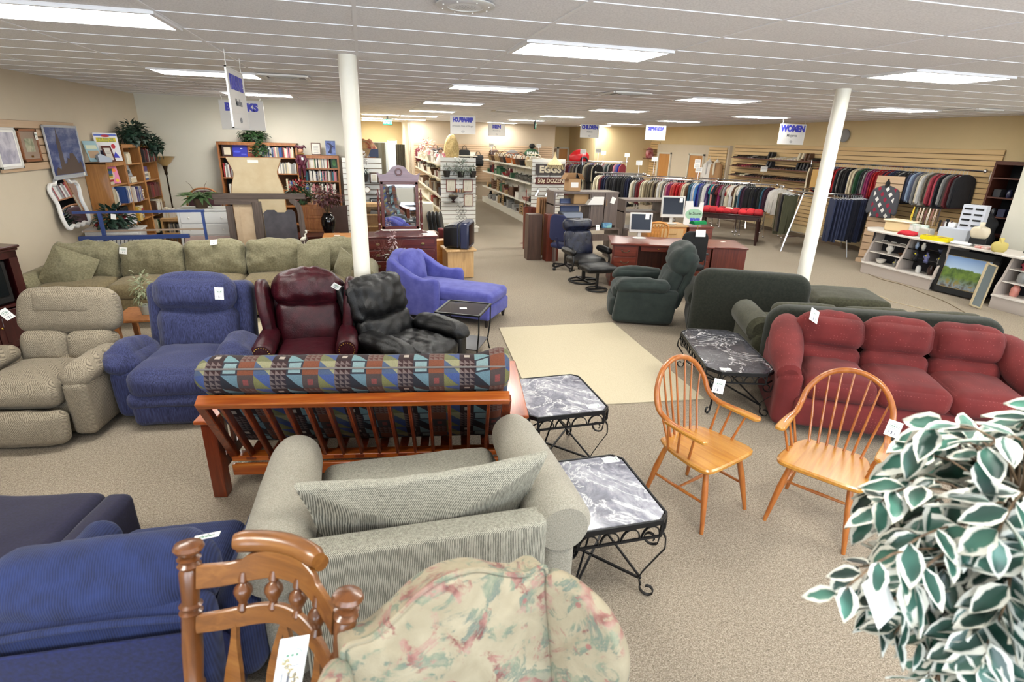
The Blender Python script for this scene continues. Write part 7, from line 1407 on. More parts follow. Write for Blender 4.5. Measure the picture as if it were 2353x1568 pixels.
b = B(); b.box((0, 0, 0), (.16, .003, .11)); q = S('price_card', b, PAPER, 'white card with dark print on the black office chair back', 'price tag', (5.12, 7.66, 1.06), rot=(-10, 0, -12))
t = T('wooden_chair', 'light oak slat back chair behind the executive desk', 'chair', (5.5, 9.75, 0), 160); b = B(); b.prism(rrect(-.21, -.2, .21, .2, .06), .42, .45, 'z', bev=.006); P('seat', b, PINE, t)
for sx in (-1, 1):
    for sy in (-1, 1): b = B(); b.tube([(sx*.17, sy*.16, .42), (sx*.19, sy*.18, 0)], [.018, .013], 8); P('leg', b, PINE, t)
    b = B(); b.tube([(sx*.18, .18, .45), (sx*.2, .24, .8), (sx*.17, .25, .9)], .014, 8); P('back_post', b, PINE, t)
b = B(); b.tube(spline([(-.2, .24, .82), (-.16, .25, .93), (0, .26, .97), (.16, .25, .93), (.2, .24, .82)], 4), .022, 8); P('crest_rail', b, PINE, t)
for k in range(5): b = B(); b.bar((-.12+k*.06, .19, .45), (-.12+k*.06, .25, .93), .026, .012); P('back_slat', b, PINE, t)
# red gift table
t = T('display_table', 'dark wooden table piled with red stockings', 'table', (9.3, 12.66, 0), -41); DKW = wood('dark_mahogany', '24110f', '321917', '40221e', 'x', 3, .35, .3); b = B(); b.box((0, 0, .735), (1.54, .82, .03), bev=.006); P('tabletop', b, DKW, t); b = B(); b.box((0, 0, .67), (1.44, .72, .11)); P('apron', b, DKW, t); b = B(); b.box((-.05, -.37, .665), (.42, .03, .1), bev=.004); q = P('drawer', b, DKW, t); b = B(); b.box((-.05, -.39, .67), (.09, .01, .015)); P('handle', b, CHROME, q)
for sx in (-1, 1):
    for sy in (-1, 1): b = B(); b.tube([(sx*.68, sy*.33, .68), (sx*.71, sy*.35, 0)], [.045, .03], 4); P('leg', b, DKW, t)
fT = frame_of((9.3, 12.66, 0), -41); RC = [plain('stocking_%d' % i, c, .9) for i, c in enumerate(('a3161f', '8a1018', 'b81e28', 'cbb9a8'))]; r = random.Random(6)
for k in range(16):
    x, y = -.65+(k % 8)*.185, (-.2, .18)[k//8]; m = RC[(k*7) % 3 if k != 11 else 3]; b = B(); b.cush((.2, .3, .1), (0, 0, .05), .045, (.01, .01, .02), .02, 9, seed=k); p = fT @ V((x, y, .751))
    S('stocking', b, m, '%s folded stocking, %s from the left in the %s row on the dark table' % ('cream' if k == 11 else 'red', ORD[k % 8], ('front', 'back')[k//8]), 'stocking', tuple(p), -41+r.uniform(-20, 20), 'red stockings on the dark table')
# ================================================================ clothing department
def garment(nm, kind, seed):
    b = B()
    if kind == 'shirt': pl = sp2([(-.06, -.075), (-.2, -.13), (-.27, -.2), (-.3, -.45), (-.3, -.68), (-.24, -.69), (-.22, -.45), (-.2, -.35), (-.215, -.74)], 2)
    elif kind == 'tee': pl = sp2([(-.06, -.075), (-.2, -.12), (-.3, -.3), (-.25, -.36), (-.2, -.28), (-.21, -.5), (-.215, -.72)], 2)
    elif kind == 'coat': pl = sp2([(-.06, -.075), (-.2, -.13), (-.28, -.22), (-.3, -.6), (-.24, -.62), (-.22, -.4), (-.23, -.8), (-.25, -1.05)], 2)
    else: pl = [(-.17, -.09), (-.175, -.3), (-.165, -.6), (-.15, -1.02)]
    pl = pl+[(-p[0], p[1]) for p in pl[::-1]]
    if kind == 'pants': pl[len(pl)//2:len(pl)//2] = [(-.02, -1.02), (0, -.5), (.02, -1.02)]
    b.prism(pl, -.016, .016, 'y'); n0 = len(b.v)
    for i, p in enumerate(b.v): p.y += .012*sin(p.x*34+seed)*min(1, max(0, -p.z-.1)*2)+.01*noise.noise(V((p.x*8, p.z*5, seed)))
    b.cur = 1; b.tube([(0, 0, -.08), (0, 0, -.03), (.015, 0, -.01), (.02, 0, .006), (.01, 0, .02), (-.012, 0, .016)], .003, 5); b.tube([(-.17, 0, -.115), (0, 0, -.07), (.17, 0, -.115)], .005, 5)
    return b.mesh(nm, [OCF, plain('clear_plastic', 'cfd2d4', .2)], 30)
GM = {k: [garment(n_, k, s) for s in (1, 2, 3)] for k, n_ in (('shirt', 'shirt'), ('tee', 'short_sleeve_shirt'), ('coat', 'coat'), ('pants', 'trousers'))}
PAL.update({'charcoal': '2b2b30', 'khaki': '8a7d64', 'taupe': '6e6458', 'plum': '3a1c30', 'magenta': '8a2658', 'coral': 'b8443c', 'bright red': 'b01018', 'turquoise': '1f8a8c', 'salmon': 'c98478', 'royal blue': '2a2c8a', 'sky blue': '3f78b8', 'pale blue': '9db0cc', 'denim': '2a3350', 'dark denim': '161b2c', 'olive': '4a4a34', 'ivory': 'd4cab0', 'rose': 'a03a48', 'slate': '4e5670', 'off-white': 'd8d6d2', 'dark green': '1c3030', 'steel teal': '2c5a70', 'lilac': '7a7ca8', 'cocoa': '3c2c28'})
CNT = {}
def hang_on(M0, t, kind, col, where, k, face=None):
    if face is None: q = M0.translation; face = (math.degrees(math.atan2(q.y, q.x))-33)-(math.degrees(M0.to_euler().z)+90)
    o = bpy.data.objects.new(GM[kind][0].name, GM[kind][k % 3]); C.objects.link(o); o.color = h(PAL[col]); o.matrix_world = M0 @ M.Translation((t, RND.uniform(-.02, .02), 0)) @ M.Rotation(rad(90+RND.uniform(-7, 7)+face), 4, 'Z') @ M.Diagonal((RND.uniform(.92, 1.05), RND.uniform(.9, 1.25), RND.uniform(.94, 1.06), 1))
    nm = {'shirt': 'shirt', 'tee': 'short sleeved top', 'coat': 'long coat', 'pants': 'pair of trousers'}[kind]; i = CNT.get((col, nm, where), 0); CNT[(col, nm, where)] = i+1
    return tag(o, '%s %s, %s such from the left %s' % (col, nm, nth(i), where), 'clothes', 'clothes '+where)
def rack(x, y, rz, L, z, cols, kind, where, step=.046, label=None, legs=True, side='white rack'):
    t = T('clothing_rack', label, 'clothing rack', (x, y, 0), rz) if label else None; M0 = frame_of((x, y, z), rz)
    if t:
        b = B(); b.tube([(-L/2-.08, 0, z), (L/2+.08, 0, z)], .014, 8); P('rail', b, CHROME, t)
        for s in (-1, 1):
            b = B(); b.ball((s*(L/2+.1), 0, z), .035, 10); P('ball_end', b, CHROME, t)
            if legs:
                b = B(); b.tube([(s*L/2*.8, 0, z), (s*L/2*.8, 0, .4)], .014, 8); b.tube(spline([(s*L/2*.8, 0, .42), (s*L/2*.8, -.1, .32), (s*L/2*.8, -.32, .06)], 3), .012, 6); b.tube(spline([(s*L/2*.8, 0, .42), (s*L/2*.8, .1, .32), (s*L/2*.8, .32, .06)], 3), .012, 6); P('post', b, CHROME, t)
                for q in (-1, 1): b = B(); b.ball((s*L/2*.8, q*.33, .032), .032, 10); P('caster', b, CHROME, t)
        if legs: b = B(); b.tube([(-L*.4, 0, .42), (L*.4, 0, .42)], .01, 6); P('brace', b, CHROME, t)
    n_ = int(L/step); seq = []
    while len(seq) < n_: seq += cols
    for i in range(n_):
        c_ = seq[i] if len(cols) >= n_*.6 else cols[int(i*len(cols)/n_)]; k_ = kind if isinstance(kind, str) else kind[i % len(kind)]
        hang_on(M0, -L/2+step*(i+.5), k_, c_, where, i)
    return t
A1 = -30
rack(7.35, 15.5, A1, 1.25, 1.55, 'ivory maroon navy charcoal black charcoal black black black navy black charcoal'.split(), 'shirt', 'on the navy and black rack', .05, 'chrome rack of navy and black tops behind the computer desks')
rack(8.2, 14.85, A1, 1.2, 1.47, 'off-white ivory grey taupe maroon red ivory cream khaki khaki taupe khaki khaki taupe cocoa khaki'.split(), 'shirt', 'on the beige and khaki rack', .05, 'chrome rack of beige and khaki tops')
rack(9.0, 14.3, A1, 1.2, 1.45, ['off-white', 'pink', 'magenta', 'magenta', 'coral', 'coral', 'bright red', 'bright red', 'bright red', 'coral', 'ivory', 'cream', 'brown', 'steel teal', 'steel teal', 'pale blue', 'white', 'sky blue', 'royal blue', 'royal blue', 'slate', 'off-white'], 'shirt', 'on the rainbow rack', .05, 'chrome rack of red to blue tops behind the stocking table')
rack(9.86, 13.85, A1, 1.0, 1.44, 'white plum purple turquoise salmon navy black maroon magenta taupe grey red ivory white off-white brown ivory'.split(), ['shirt', 'tee'], 'on the mixed short sleeve rack', .055, 'chrome rack of mixed short sleeved tops')
rack(10.62, 13.5, A1, .8, 1.42, ['dark green', 'steel teal', 'plum', 'plum', 'charcoal', 'black', 'black', 'black', 'black', 'navy', 'black', 'black'], 'shirt', 'on the dark green and black rack', .05, 'chrome rack of dark green and black tops')
M6 = frame_of((10.98, 12.98, 1.41), 62)
t = T('clothing_rack', 'chrome rack arm of white blouses facing the viewer', 'clothing rack', (10.98, 12.98, 0), 62); b = B(); b.tube([(-.2, 0, 1.41), (.35, 0, 1.41)], .013, 8); P('rail', b, CHROME, t); b = B(); b.ball((-.22, 0, 1.41), .035, 10); P('ball_end', b, CHROME, t)
for s in (-.1, .3): b = B(); b.tube([(s, 0, 1.41), (s, 0, .3), (s, -.2, .05)], .012, 6); P('post', b, CHROME, t); b = B(); b.ball((s, -.21, .032), .032, 10); P('caster', b, CHROME, t)
for i, c_ in enumerate(('white', 'off-white', 'white', 'off-white', 'pale blue')): hang_on(M6, -.15+i*.08, 'shirt', c_, 'on the facing rack arm', i, 0)
# second row behind, mostly chrome, hangers and shoulders
for k, (x, y, cl) in enumerate(((8.4, 17.0, 'grey black navy taupe black plum'), (9.4, 16.3, 'black maroon grey navy black'), (10.3, 15.6, 'cocoa ivory black grey rose'), (11.0, 14.9, 'black olive navy black'))):
    rack(x, y, A1, .95, 1.43, cl.split(), 'shirt', 'on the %s rack of the second row' % ORD[k], .075, 'chrome rack, %s from the left in the second row of racks' % ORD[k])
rack(7.1, 18.3, -14, 1.5, 1.76, ['ivory', 'black', 'black', 'charcoal', 'bright red', 'red', 'ivory', 'maroon', 'maroon', 'maroon', 'purple', 'taupe', 'taupe', 'charcoal', 'grey', 'black', 'black', 'charcoal', 'ivory', 'ivory', 'taupe', 'black', 'cocoa', 'black'], 'coat', 'on the tall coat rack', .055, 'tall chrome coat rack right of the EGGS sign')
rack(8.15, 17.0-.35, -20, .8, 1.5, ['olive', 'charcoal', 'slate', 'navy', 'charcoal', 'black', 'denim', 'black', 'charcoal', 'black', 'cocoa'], 'pants', 'on the trouser rack', .06, 'chrome rack of dark trousers on clip hangers')
rack(9.2, 20.6, -14, 1.3, 1.72, ['lilac', 'royal blue', 'rose', 'ivory', 'black', 'charcoal', 'white', 'red', 'grey', 'dark green', 'grey', 'black', 'cocoa', 'pink'], 'shirt', 'on the far childrens rack', .075, 'far chrome rack under the CHILDREN sign')
rack(6.75, 22.5, -4, 1.4, 1.72, ['maroon', 'ivory', 'navy', 'black', 'red', 'ivory', 'grey', 'black', 'maroon'], 'shirt', 'on the far mens rack', .12, 'far chrome rack below the MEN sign')
# card holders on thin poles
for k, (x, y, z) in enumerate(((4.95, 22.4, 2.2), (6.8, 22.0, 2.22), (7.2, 18.2, 2.1), (7.75, 18.2, 2.14), (8.9, 20.4, 2.04), (9.9, 20.4, 1.98), (8.45, 16.5, 1.83), (9.3, 17.1, 1.94), (10.15, 15.9, 1.78), (10.6, 16.6, 1.9), (9.2, 14.3, 1.74), (11.2, 14.1, 1.8))):
    t = T('card_holder', 'small white card on a thin chrome pole, %s from the left above the racks' % ORD[k], 'sign', (x, y, 0), -15, 'card holders above the racks'); b = B(); b.tube([(0, 0, z-.06), (0, 0, 1.3)], .006, 6); b.lathe([(.12, 0), (.02, .02), (.008, 1.3)], 8) if k in (0, 1) else b.tube([(0, 0, 1.4), (0, 0, 0)], .006, 6); P('pole', b, CHROME, t)
    b = B(); b.box((0, 0, z), (.19, .008, .14)); P('card', b, PAPER, t); b = B()
    for q in range(3): b.box((0, -.0055, z+.035-.03*q), (.15, .001, .008))
    P('text_lines', b, PEN, t)
# wall rods on the right wall
def wallrod(y0, y1, z, x, label):
    t = T('clothes_rail', label, 'clothes rail', (x, (y0+y1)/2, z)); b = B(); b.tube([(0, (y0-y1)/2, 0), (0, (y1-y0)/2, 0)], .018, 8); P('rail', b, CHROME, t)
    for s in (-.47, 0, .47): b = B(); b.tube([(0, s*(y1-y0), 0), (XR-.04-x, s*(y1-y0), 0), (XR-.04-x, s*(y1-y0), -.2)], .012, 6); P('bracket', b, CHROME, t)
    b = B(); b.ball((0, (y0-y1)/2, 0), .04, 10); P('ball_end', b, CHROME, t)
wallrod(8.3, 12.3, 2.06, 11.58, 'chrome wall rail of shirts along the right wall')
cl = ['red', 'steel teal', 'teal', 'navy', 'cocoa', 'brown', 'slate', 'lilac', 'navy', 'red', 'bright red', 'charcoal', 'grey', 'black', 'black', 'black', 'navy', 'ivory', 'cream', 'cocoa', 'green', 'dark green', 'black', 'grey', 'magenta', 'magenta', 'red', 'bright red', 'red', 'red', 'navy', 'red', 'navy', 'denim', 'navy', 'charcoal', 'grey', 'charcoal', 'black', 'black', 'slate', 'pale blue', 'slate', 'grey', 'ivory', 'off-white', 'taupe', 'taupe', 'rose', 'rose', 'charcoal', 'navy', 'grey', 'cocoa', 'maroon', 'charcoal']
MW = frame_of((11.58, 10.42, 2.045), -90)
for i, c_ in enumerate(cl): hang_on(MW, -1.85+i*3.7/len(cl), 'shirt', c_, 'on the right wall rail', i, 0)
# round chrome rack with jeans
t = T('round_rack', 'round chrome clothing rack on slanted legs behind the right column', 'clothing rack', (10.75, 11.25, 0))
for z, r_ in ((1.42, .82), (1.32, .62)): b = B(); b.tube([(r_*cos(a*PI/18), r_*sin(a*PI/18), z) for a in range(36)], .018, 8, True); P('ring', b, CHROME, t)
for k in range(4): a = rad(95+90*k); b = B(); b.tube([(.62*cos(a), .62*sin(a), 1.42), (1.0*cos(a), 1.0*sin(a), 0)], .018, 8); P('leg', b, CHROME, t)
for k in range(2): a = rad(95+90*k); b = B(); b.tube([(.9*cos(a), .9*sin(a), .35), (-.9*cos(a), -.9*sin(a), .35)], .012, 6); P('brace', b, CHROME, t)
for k in range(30):
    a = rad(-118+k*4.6); M0 = frame_of((10.75+.82*cos(a), 11.25+.82*sin(a), 1.40), math.degrees(a)+90); hang_on(M0, 0, 'pants', ['denim', 'denim', 'dark denim', 'denim', 'dark denim', 'slate', 'denim', 'grey', 'black', 'black'][k//3 % 10], 'on the round chrome rack', k, 0)
for k in range(8):
    a = rad(110+k*9); M0 = frame_of((10.75+.82*cos(a), 11.25+.82*sin(a), 1.40), math.degrees(a)+90); hang_on(M0, 0, 'pants', ['khaki', 'ivory', 'taupe', 'khaki', 'olive', 'taupe', 'charcoal', 'olive'][k], 'on the round chrome rack', k, 0)
b = B(); b.box((0, 0, 0), (.34, .008, .44)); S('tan_board', b, plain('tan_card', 'd0a45e', .6), 'plain tan card standing above the round chrome rack', 'sign', (11.1, 11.9, 1.68), -20)
t = T('cream_jacket', 'cream jacket hanging high beside the right column', 'clothes', (11.3, 12.45, 2.0), 40); o = bpy.data.objects.new('jacket_body', GM['shirt'][1]); C.objects.link(o); o.parent = t; o.color = h(PAL['ivory'])
b = B(); b.tube([(0, 0, .01), (.0, .0, .1), (.55, .2, .1)], .012, 6); P('hook_arm', b, CHROME, t)
# argyle sweater on a slat panel
n = N('argyle', .9); x, y, z = n.xyz(); d1_ = n.math('ADD', n.math('MULTIPLY', x, 6.5), n.math('MULTIPLY', z, 4.5)); d2_ = n.math('SUBTRACT', n.math('MULTIPLY', x, 6.5), n.math('MULTIPLY', z, 4.5)); ck = n.math('MULTIPLY', n.math('GREATER_THAN', n.math('FRACT', d1_), .5), n.math('GREATER_THAN', n.math('FRACT', d2_), .5)); alt = n.math('GREATER_THAN', n.math('FRACT', n.math('MULTIPLY', d1_, .5)), .5); band = n.math('MULTIPLY', ck, n.math('LESS_THAN', n.math('ABSOLUTE', x), .2)); n.col(n.mix(band, h('45464c'), n.mix(alt, h('8a2038'), h('d6d4d0')))); ARG = n.m
t = T('slatwall_stand', 'freestanding brown slatwall panel behind the display counter', 'slatwall', (10.95, 9.72, 0), -66); slatwall(0, 0, 0, .52, .1, 1.88, SLATN, '', .16, 'panel', t); b = B(); b.box((0, .05, .04), (.5, .4, .08)); P('base', b, SLATN, t)
t = T('argyle_sweater', 'grey argyle sweater with red and white diamonds on the slat panel', 'clothes', (10.95-.06, 9.72-.03, 1.72), -66); pl = sp2([(-.06, -.04), (-.2, -.1), (-.27, -.2), (-.3, -.6), (-.23, -.62), (-.2, -.35), (-.21, -.72)], 2); pl += [(-p[0], p[1]) for p in pl[::-1]]; b = B(); b.slab(dens(pl, .05), .07, (0, -.05, 0), .03, .02); P('sweater', b, ARG, t); b = B(); b.lathe([(.05, -.08), (.045, .02), (.02, .06), (.012, .1)], 10, (0, -.05, 0)); P('hanger_neck', b, BLACKM, t)
# shoes
def shoe_mesh(nm, kind):
    b = B(); n = 9; vs = []; fs = []; m_ = 10
    for i in range(n):
        u = i/(n-1); y = -.14+.28*u; w = .042*(.55+.45*sin(PI*min(1, u*1.3+.1)))*(1 if u < .8 else .9); hh = (.035+.02*u) if kind != 'boot' else (.045 if u < .45 else .2)
        if kind == 'shoe' and u > .55: hh = .075
        for k in range(m_): a = 2*PI*k/m_; vs.append((w*cos(a), y, max(0, hh/2+hh/2*sin(a))))
    for i in range(n-1):
        for k in range(m_): l = (k+1) % m_; fs.append((i*m_+k, i*m_+l, i*m_+m_+l, i*m_+m_+k))
    fs += [list(range(m_))[::-1], [(n-1)*m_+k for k in range(m_)]]; b.add(vs, fs); b.box((0, -.02, .004), (.075, .24, .008), bev=.003); return b.mesh(nm, OC)
SHO, BOO = shoe_mesh('shoe', 'shoe'), shoe_mesh('boot', 'boot')
MSH = wood('shoe_shelf', '5a3024', '6e4032', '7c4c3c', 'y', 3, .5, .1)
for q, (z, nm_, cols) in enumerate(((2.06, 'top', ['black', 'cocoa', 'black', 'grey', 'black', 'black', 'black', 'cream', 'white', 'cream', 'white', 'ivory', 'brown', 'black']), (1.8, 'middle', ['brown', 'maroon', 'rose', 'brown', 'black', 'cocoa', 'charcoal', 'black', 'cocoa', 'brown', 'black', 'black', 'charcoal', 'black']), (1.52, 'lowest', ['cocoa', 'olive', 'ivory', 'black', 'cocoa', 'brown', 'black', 'black', 'brown', 'cocoa', 'black', 'black', 'charcoal', 'black']))):
    b = B(); b.box((0, 0, 0), (.3, 3.7, .022)); S('shoe_shelf', b, MSH, '%s brown shoe shelf on the right wall' % nm_, 'shelf', (XR-.2, 14.45, z), 0)
    for k in range(28):
        c_ = cols[k//2]; me = BOO if (q < 2 and k in (12, 13, 22, 23, 24, 25)) else SHO; o = bpy.data.objects.new(me.name, me); C.objects.link(o); o.location = (XR-.22, 16.15-k*.124-(k % 2)*.01, z+.012); o.rotation_euler = (0, 0, rad(90+180+RND.uniform(-8, 8))); o.color = h(PAL[c_]); tag(o, '%s %s, %s from the left on the %s shoe shelf' % (c_, me.name.split('.')[0], nth(k), nm_), 'shoe', 'shoes on the %s shelf' % nm_)
# dressed torsos
def torso(y, label, m, scarf=None, z=1.45, low=None):
    t = T('torso_form', label, 'mannequin', (XR-.28, y, z), -90); pl = sp2([(-.05, .44), (-.19, .38), (-.27, .3), (-.29, -.2), (-.23, -.22), (-.19, .2), (-.17, .0), (-.2, -.3)], 3); pl += [(-p[0], p[1]) for p in pl[::-1]]; b = B(); b.slab(dens(pl, .06), .2, (0, 0, 0), .09, .04); P('garment', b, m, t); b = B(); b.lathe([(.06, .38), (.055, .47), (.04, .5), (.006, .52), (.006, .62)], 12); P('neck', b, plain('form_white', 'dcdad4', .5), t)
    if scarf: b = B(); b.tube([(.07*cos(a*PI/6), .07*sin(a*PI/6), .43) for a in range(12)], .03, 8, True); b.cush((.08, .05, .4), (.06, -.14, .22), .024); P('scarf', b, scarf, t)
torso(17.55, 'white sweater with cowl neck on a torso by the doors', plain('white_knit', 'dedad4', .9), plain('white_knit2', 'cfccc8', .9)); torso(17.1, 'tan blouse with cream scarf on a torso by the doors', plain('tan_knit', 'a8825c', .9), plain('cream_scarf', 'd8ceb8', .9))
t = T('toy_car', 'red plastic ride-on toy seen above the coat rack', 'toy', (8.0, 20.6, 1.42)); b = B(); b.cush((.7, .4, .52), (0, 0, .42), .2, (.05, .02, .05), fn=lambda q: (q.x, q.y, q.z*(1-.5*max(0, -q.x)))); P('body', b, plain('toy_red', 'b8121c', .35), t); b = B(); b.tube([(.12+.13*cos(a*PI/8), -.22, .32+.13*sin(a*PI/8)) for a in range(16)], .035, 8, True); P('wheel', b, BLACK, t); b = B(); b.box((0, 0, .07), (.9, .5, .03)); b.box((0, 0, -.75), (.05, .05, 1.5)); b.box((0, 0, -1.4), (.6, .4, .04)); P('stand', b, CHROME, t)
for k, z in enumerate((2.2, 1.85)): b = B(); b.box((0, 0, 0), (.45, .3, .025)); S('wood_shelf', b, MSH, '%s small brown shelf in the far right corner' % ('upper', 'lower')[k], 'shelf', (XR-.3, 21.9, z))
b = B(); b.cush((.3, .25, .4), (0, 0, .2), .1, wr=.04); S('plush_toy', b, two('red_pink_plush', '8a1c24', 'cf9a9a', 6), 'red and pink plush on the lower corner shelf', 'toy', (XR-.3, 21.9, 1.84)); t = T('wall_clock', 'round white clock on the right wall behind the column', 'clock', (XR-.02, 12.2, 2.72), -90); b = B(); b.lathe([(.15, 0), (.16, .03), (.14, .035)], 24, (0, 0, 0), M.Rotation(rad(90), 4, 'X')); P('rim', b, plain('clock_rim', '8a8a8a', .4), t); b = B(); b.lathe([(.14, .032), (.001, .034)], 24, (0, 0, 0), M.Rotation(rad(90), 4, 'X')); P('face', b, PAPER, t)
# ================================================================ jewellery counter at the right
CTR = plain('counter_greige', 'aca29a', .5); CTW = plain('counter_white', 'cfc9c2', .45)
def counter(label, loc, rz, L, bays, hh=.88, chamfer=True):
    t = T('display_counter', label, 'counter', loc, rz); b = B(); x0 = -L/2
    pl = [(x0-.28, .5), (x0-.28, .3), (x0, 0), (L/2, 0), (L/2, .55), (x0-.2, .55)] if chamfer else [(x0, 0), (L/2, 0), (L/2, .55), (x0, .55)]
    b.prism(pl, 0, .2, 'z', bev=.005); P('plinth', b, CTR, t); b = B(); b.prism([(p[0]*1.015, p[1]-.02) for p in pl], .2, .225, 'z'); P('ledge', b, CTW, t)
    b = B(); b.prism([(p[0]*1.03, p[1]-.05+.08*(p[1] > .3)) for p in pl], hh-.035, hh, 'z', bev=.006); P('countertop', b, CTW, t); b = B(); b.box((0, .4, .54), (L, .03, .64)); 
    if chamfer: b.box((x0-.13, .3, .54), (.03, .4, .64), M.Rotation(rad(38), 4, 'Z'))
    P('back_panel', b, plain('counter_dark', '1d1b22', .7), t)
    for k in range(bays+1):
        x = x0+L*k/bays; b = B(); b.prism([(.02, .225), (.5, .225), (.5, hh-.035), (.2, hh-.035), (.16, .7), (.1, .5), (.03, .36)], x-.02, x+.02, 'x'); P('curved_fin', b, CTR, t)
    for k in range(bays):
        x = x0+L*(k+.5)/bays
        for z, d in ((.44, .3), (.64, .24)): b = B(); b.box((x, .38-d/2, z), (L/bays-.05, d, .016)); P('shelf', b, GLASS if k else CTW, t)
    return t
counter('greige display counter with curved fins and open glass shelves', (9.84, 8.15, 0), -90, 1.5, 2); b = B()
CF1 = frame_of((9.84, 8.15, 0), -90)
t = T('display_counter', 'plain counter top spanning above the leaning landscape painting', 'counter', (10.0, 6.92, 0), -90); b = B(); b.box((0, .2, .85), (1.1, .6, .035), bev=.006); P('countertop', b, CTW, t); b = B(); b.box((0, .45, .42), (1.1, .04, .83)); P('back_panel', b, plain('counter_dark2', '1d1b22', .7), t); b = B(); b.box((-.42, .2, .42), (.03, .5, .83)); P('side_panel', b, CTR, t)
counter('second greige display counter at the right edge of the room', (9.8, 5.65, 0), -90, 1.35, 2, .88, False); CF2 = frame_of((9.8, 5.65, 0), -90)
UFG = mk('figurine', lambda b: (b.lathe([(.05, 0), (.055, .02), (.04, .04), (.055, .08), (.045, .14), (.025, .18), (.02, .19)], 12), b.ball((0, 0, .215), .032, 8), b.tube([(-.03, 0, .16), (-.065, -.02, .12), (-.04, -.05, .1)], .014, 6), b.tube([(.03, 0, .16), (.065, -.02, .12), (.04, -.05, .1)], .014, 6)), OCG)
STK = plain('yellow_sticker', 'e0d020', .5)
def onshelf(F, x, y, z, me, col, label, cat, sc=1):
    p = F @ V((x, y, z)); me = UFG if cat == 'figurine' else me; o = item(me, p.x, p.y, p.z, col, label, cat, sc, -80)
    if 'sticker' in label or 'owl' in label or 'angel' in label: b = B(); b.box((0, -.062, .15), (.03, .004, .03)); P('price_sticker', b, STK, o)
    return o
t = T('pitcher', 'white ceramic pitcher on the display counter middle shelf', 'pitcher', tuple(CF1 @ V((-.4, .22, .449)))); b = B(); b.lathe([(.04, 0), (.045, .01), (.03, .025), (.065, .07), (.07, .1), (.04, .15), (.05, .18), (.045, .18)], 18); b.tube(spline([(.05, 0, .16), (.1, 0, .14), (.09, 0, .09), (.066, 0, .07)], 3), .008, 6); b.prism([(-.08, .19), (-.03, .175), (-.03, .13)], -.015, .015); P('pitcher_body', b, plain('white_ceramic', 'dcd8d0', .2), t)
for (F, x, y, z, me, col, lb, cat, sc) in ((CF1, -.15, .24, .449, UBW, 'brown', 'brown cup and saucer beside the white pitcher', 'cup', .6), (CF1, -.52, .2, .226, UBW, 'white', 'white footed dish on the display counter ledge', 'dish', .9), (CF1, -.2, .2, .226, UV_, 'grey', 'small grey figurine with yellow sticker on the counter ledge', 'figurine', .6), (CF1, -.88, .28, .226, UJ, 'white', 'white goblet at the left end of the counter ledge', 'goblet', .8), (CF1, .12, .24, .648, UV_, 'pale blue', 'small clear bottle on the upper glass shelf', 'bottle', .45), (CF1, .25, .24, .648, UV_, 'white', 'second small clear bottle on the upper glass shelf', 'bottle', .5), (CF1, .6, .26, .648, UBW, 'slate', 'glass snow dome on the upper glass shelf', 'ornament', .7), (CF1, .17, .22, .449, UV_, 'charcoal', 'dark grey figurine with yellow sticker on the glass shelf', 'figurine', .75), (CF1, .38, .22, .449, UV_, 'lilac', 'pale lilac angel figurine on the glass shelf', 'figurine', .75), (CF1, .62, .24, .449, UV_, 'grey', 'grey owl figurine at the right of the glass shelf', 'figurine', .7), (CF1, .3, .2, .226, UJ, 'off-white', 'white small vase on the counter ledge right bay', 'vase', .75), (CF1, .52, .22, .226, UV_, 'cocoa', 'brown handled jug on the counter ledge right bay', 'jug', .8), (CF1, .68, .2, .226, UJ, 'brown', 'tiny brown pot at the end of the counter ledge', 'pot', .4), (CF2, -.5, .24, .648, UBW, 'rose', 'pink and yellow figurine on the second counter upper shelf', 'figurine', .7), (CF2, -.25, .24, .648, UV_, 'yellow', 'yellow figurine on the second counter upper shelf', 'figurine', .6), (CF2, -.48, .22, .449, UJ, 'grey', 'silver teapot on the second counter middle shelf', 'teapot', 1.0), (CF2, -.2, .22, .449, UV_, 'khaki', 'beige bear figurine on the second counter middle shelf', 'figurine', .7), (CF2, -.5, .2, .226, UJ, 'salmon', 'red and green snow globe on the second counter ledge', 'ornament', 1.0), (CF2, -.2, .2, .226, UJ, 'yellow', 'yellow and cream mug on the second counter ledge', 'mug', 1.05), (CF2, .05, .2, .226, UV_, 'orange', 'orange ornament near the right frame edge', 'ornament', .8)): onshelf(F, x, y, z, me, col, lb, cat, sc)
for k in range(3):
    b = B(); b.tube([(-.06, 0, .006), (-.05, 0, .03), (.05, 0, .03), (.06, 0, .006)], .005, 5); p = CF1 @ V((-.58+k*.2, .25, .648)); S('small_stand', b, WHITE, 'small white display stand, %s from the left on the upper shelf' % ORD[k], 'stand', tuple(p), -80, 'white display stands')
# painting and leaning frame
n = N('landscape_art', .4); x, y, z = n.xyz(); f = n.noise(9, detail=6); hz_ = n.math('ADD', z, n.math('MULTIPLY', n.math('SUBTRACT', n.noise(5, (1, 1, .2), 4), .5), .22)); n.col(n.mix(n.ramp(n.math('ADD', hz_, .5), [(.55, (0, 0, 0, 1)), (.57, (1, 1, 1, 1))]), n.mix(n.ramp(n.math('ADD', z, .5), [(.26, (1, 1, 1, 1)), (.42, (0, 0, 0, 1))]), n.ramp(f, [(.3, h('24401a')), (.6, h('5f7a2c'))]), n.ramp(f, [(.35, h('4a3a22')), (.5, h('7c8a94')), (.62, h('8a6c42'))])), n.ramp(n.math('ADD', z, .5), [(.55, h('a8c0d8')), (.85, h('4f7fc0'))]))); LND = n.m
t = pframe((9.98, 6.98, .4), -84, .92, .76, BLACKM, .1, LND, 'large landscape painting in a black frame leaning under the counter', mat_=plain('gold_liner', '9a8a60', .4, .4), matw=.012, tilt=-8, d=.05)
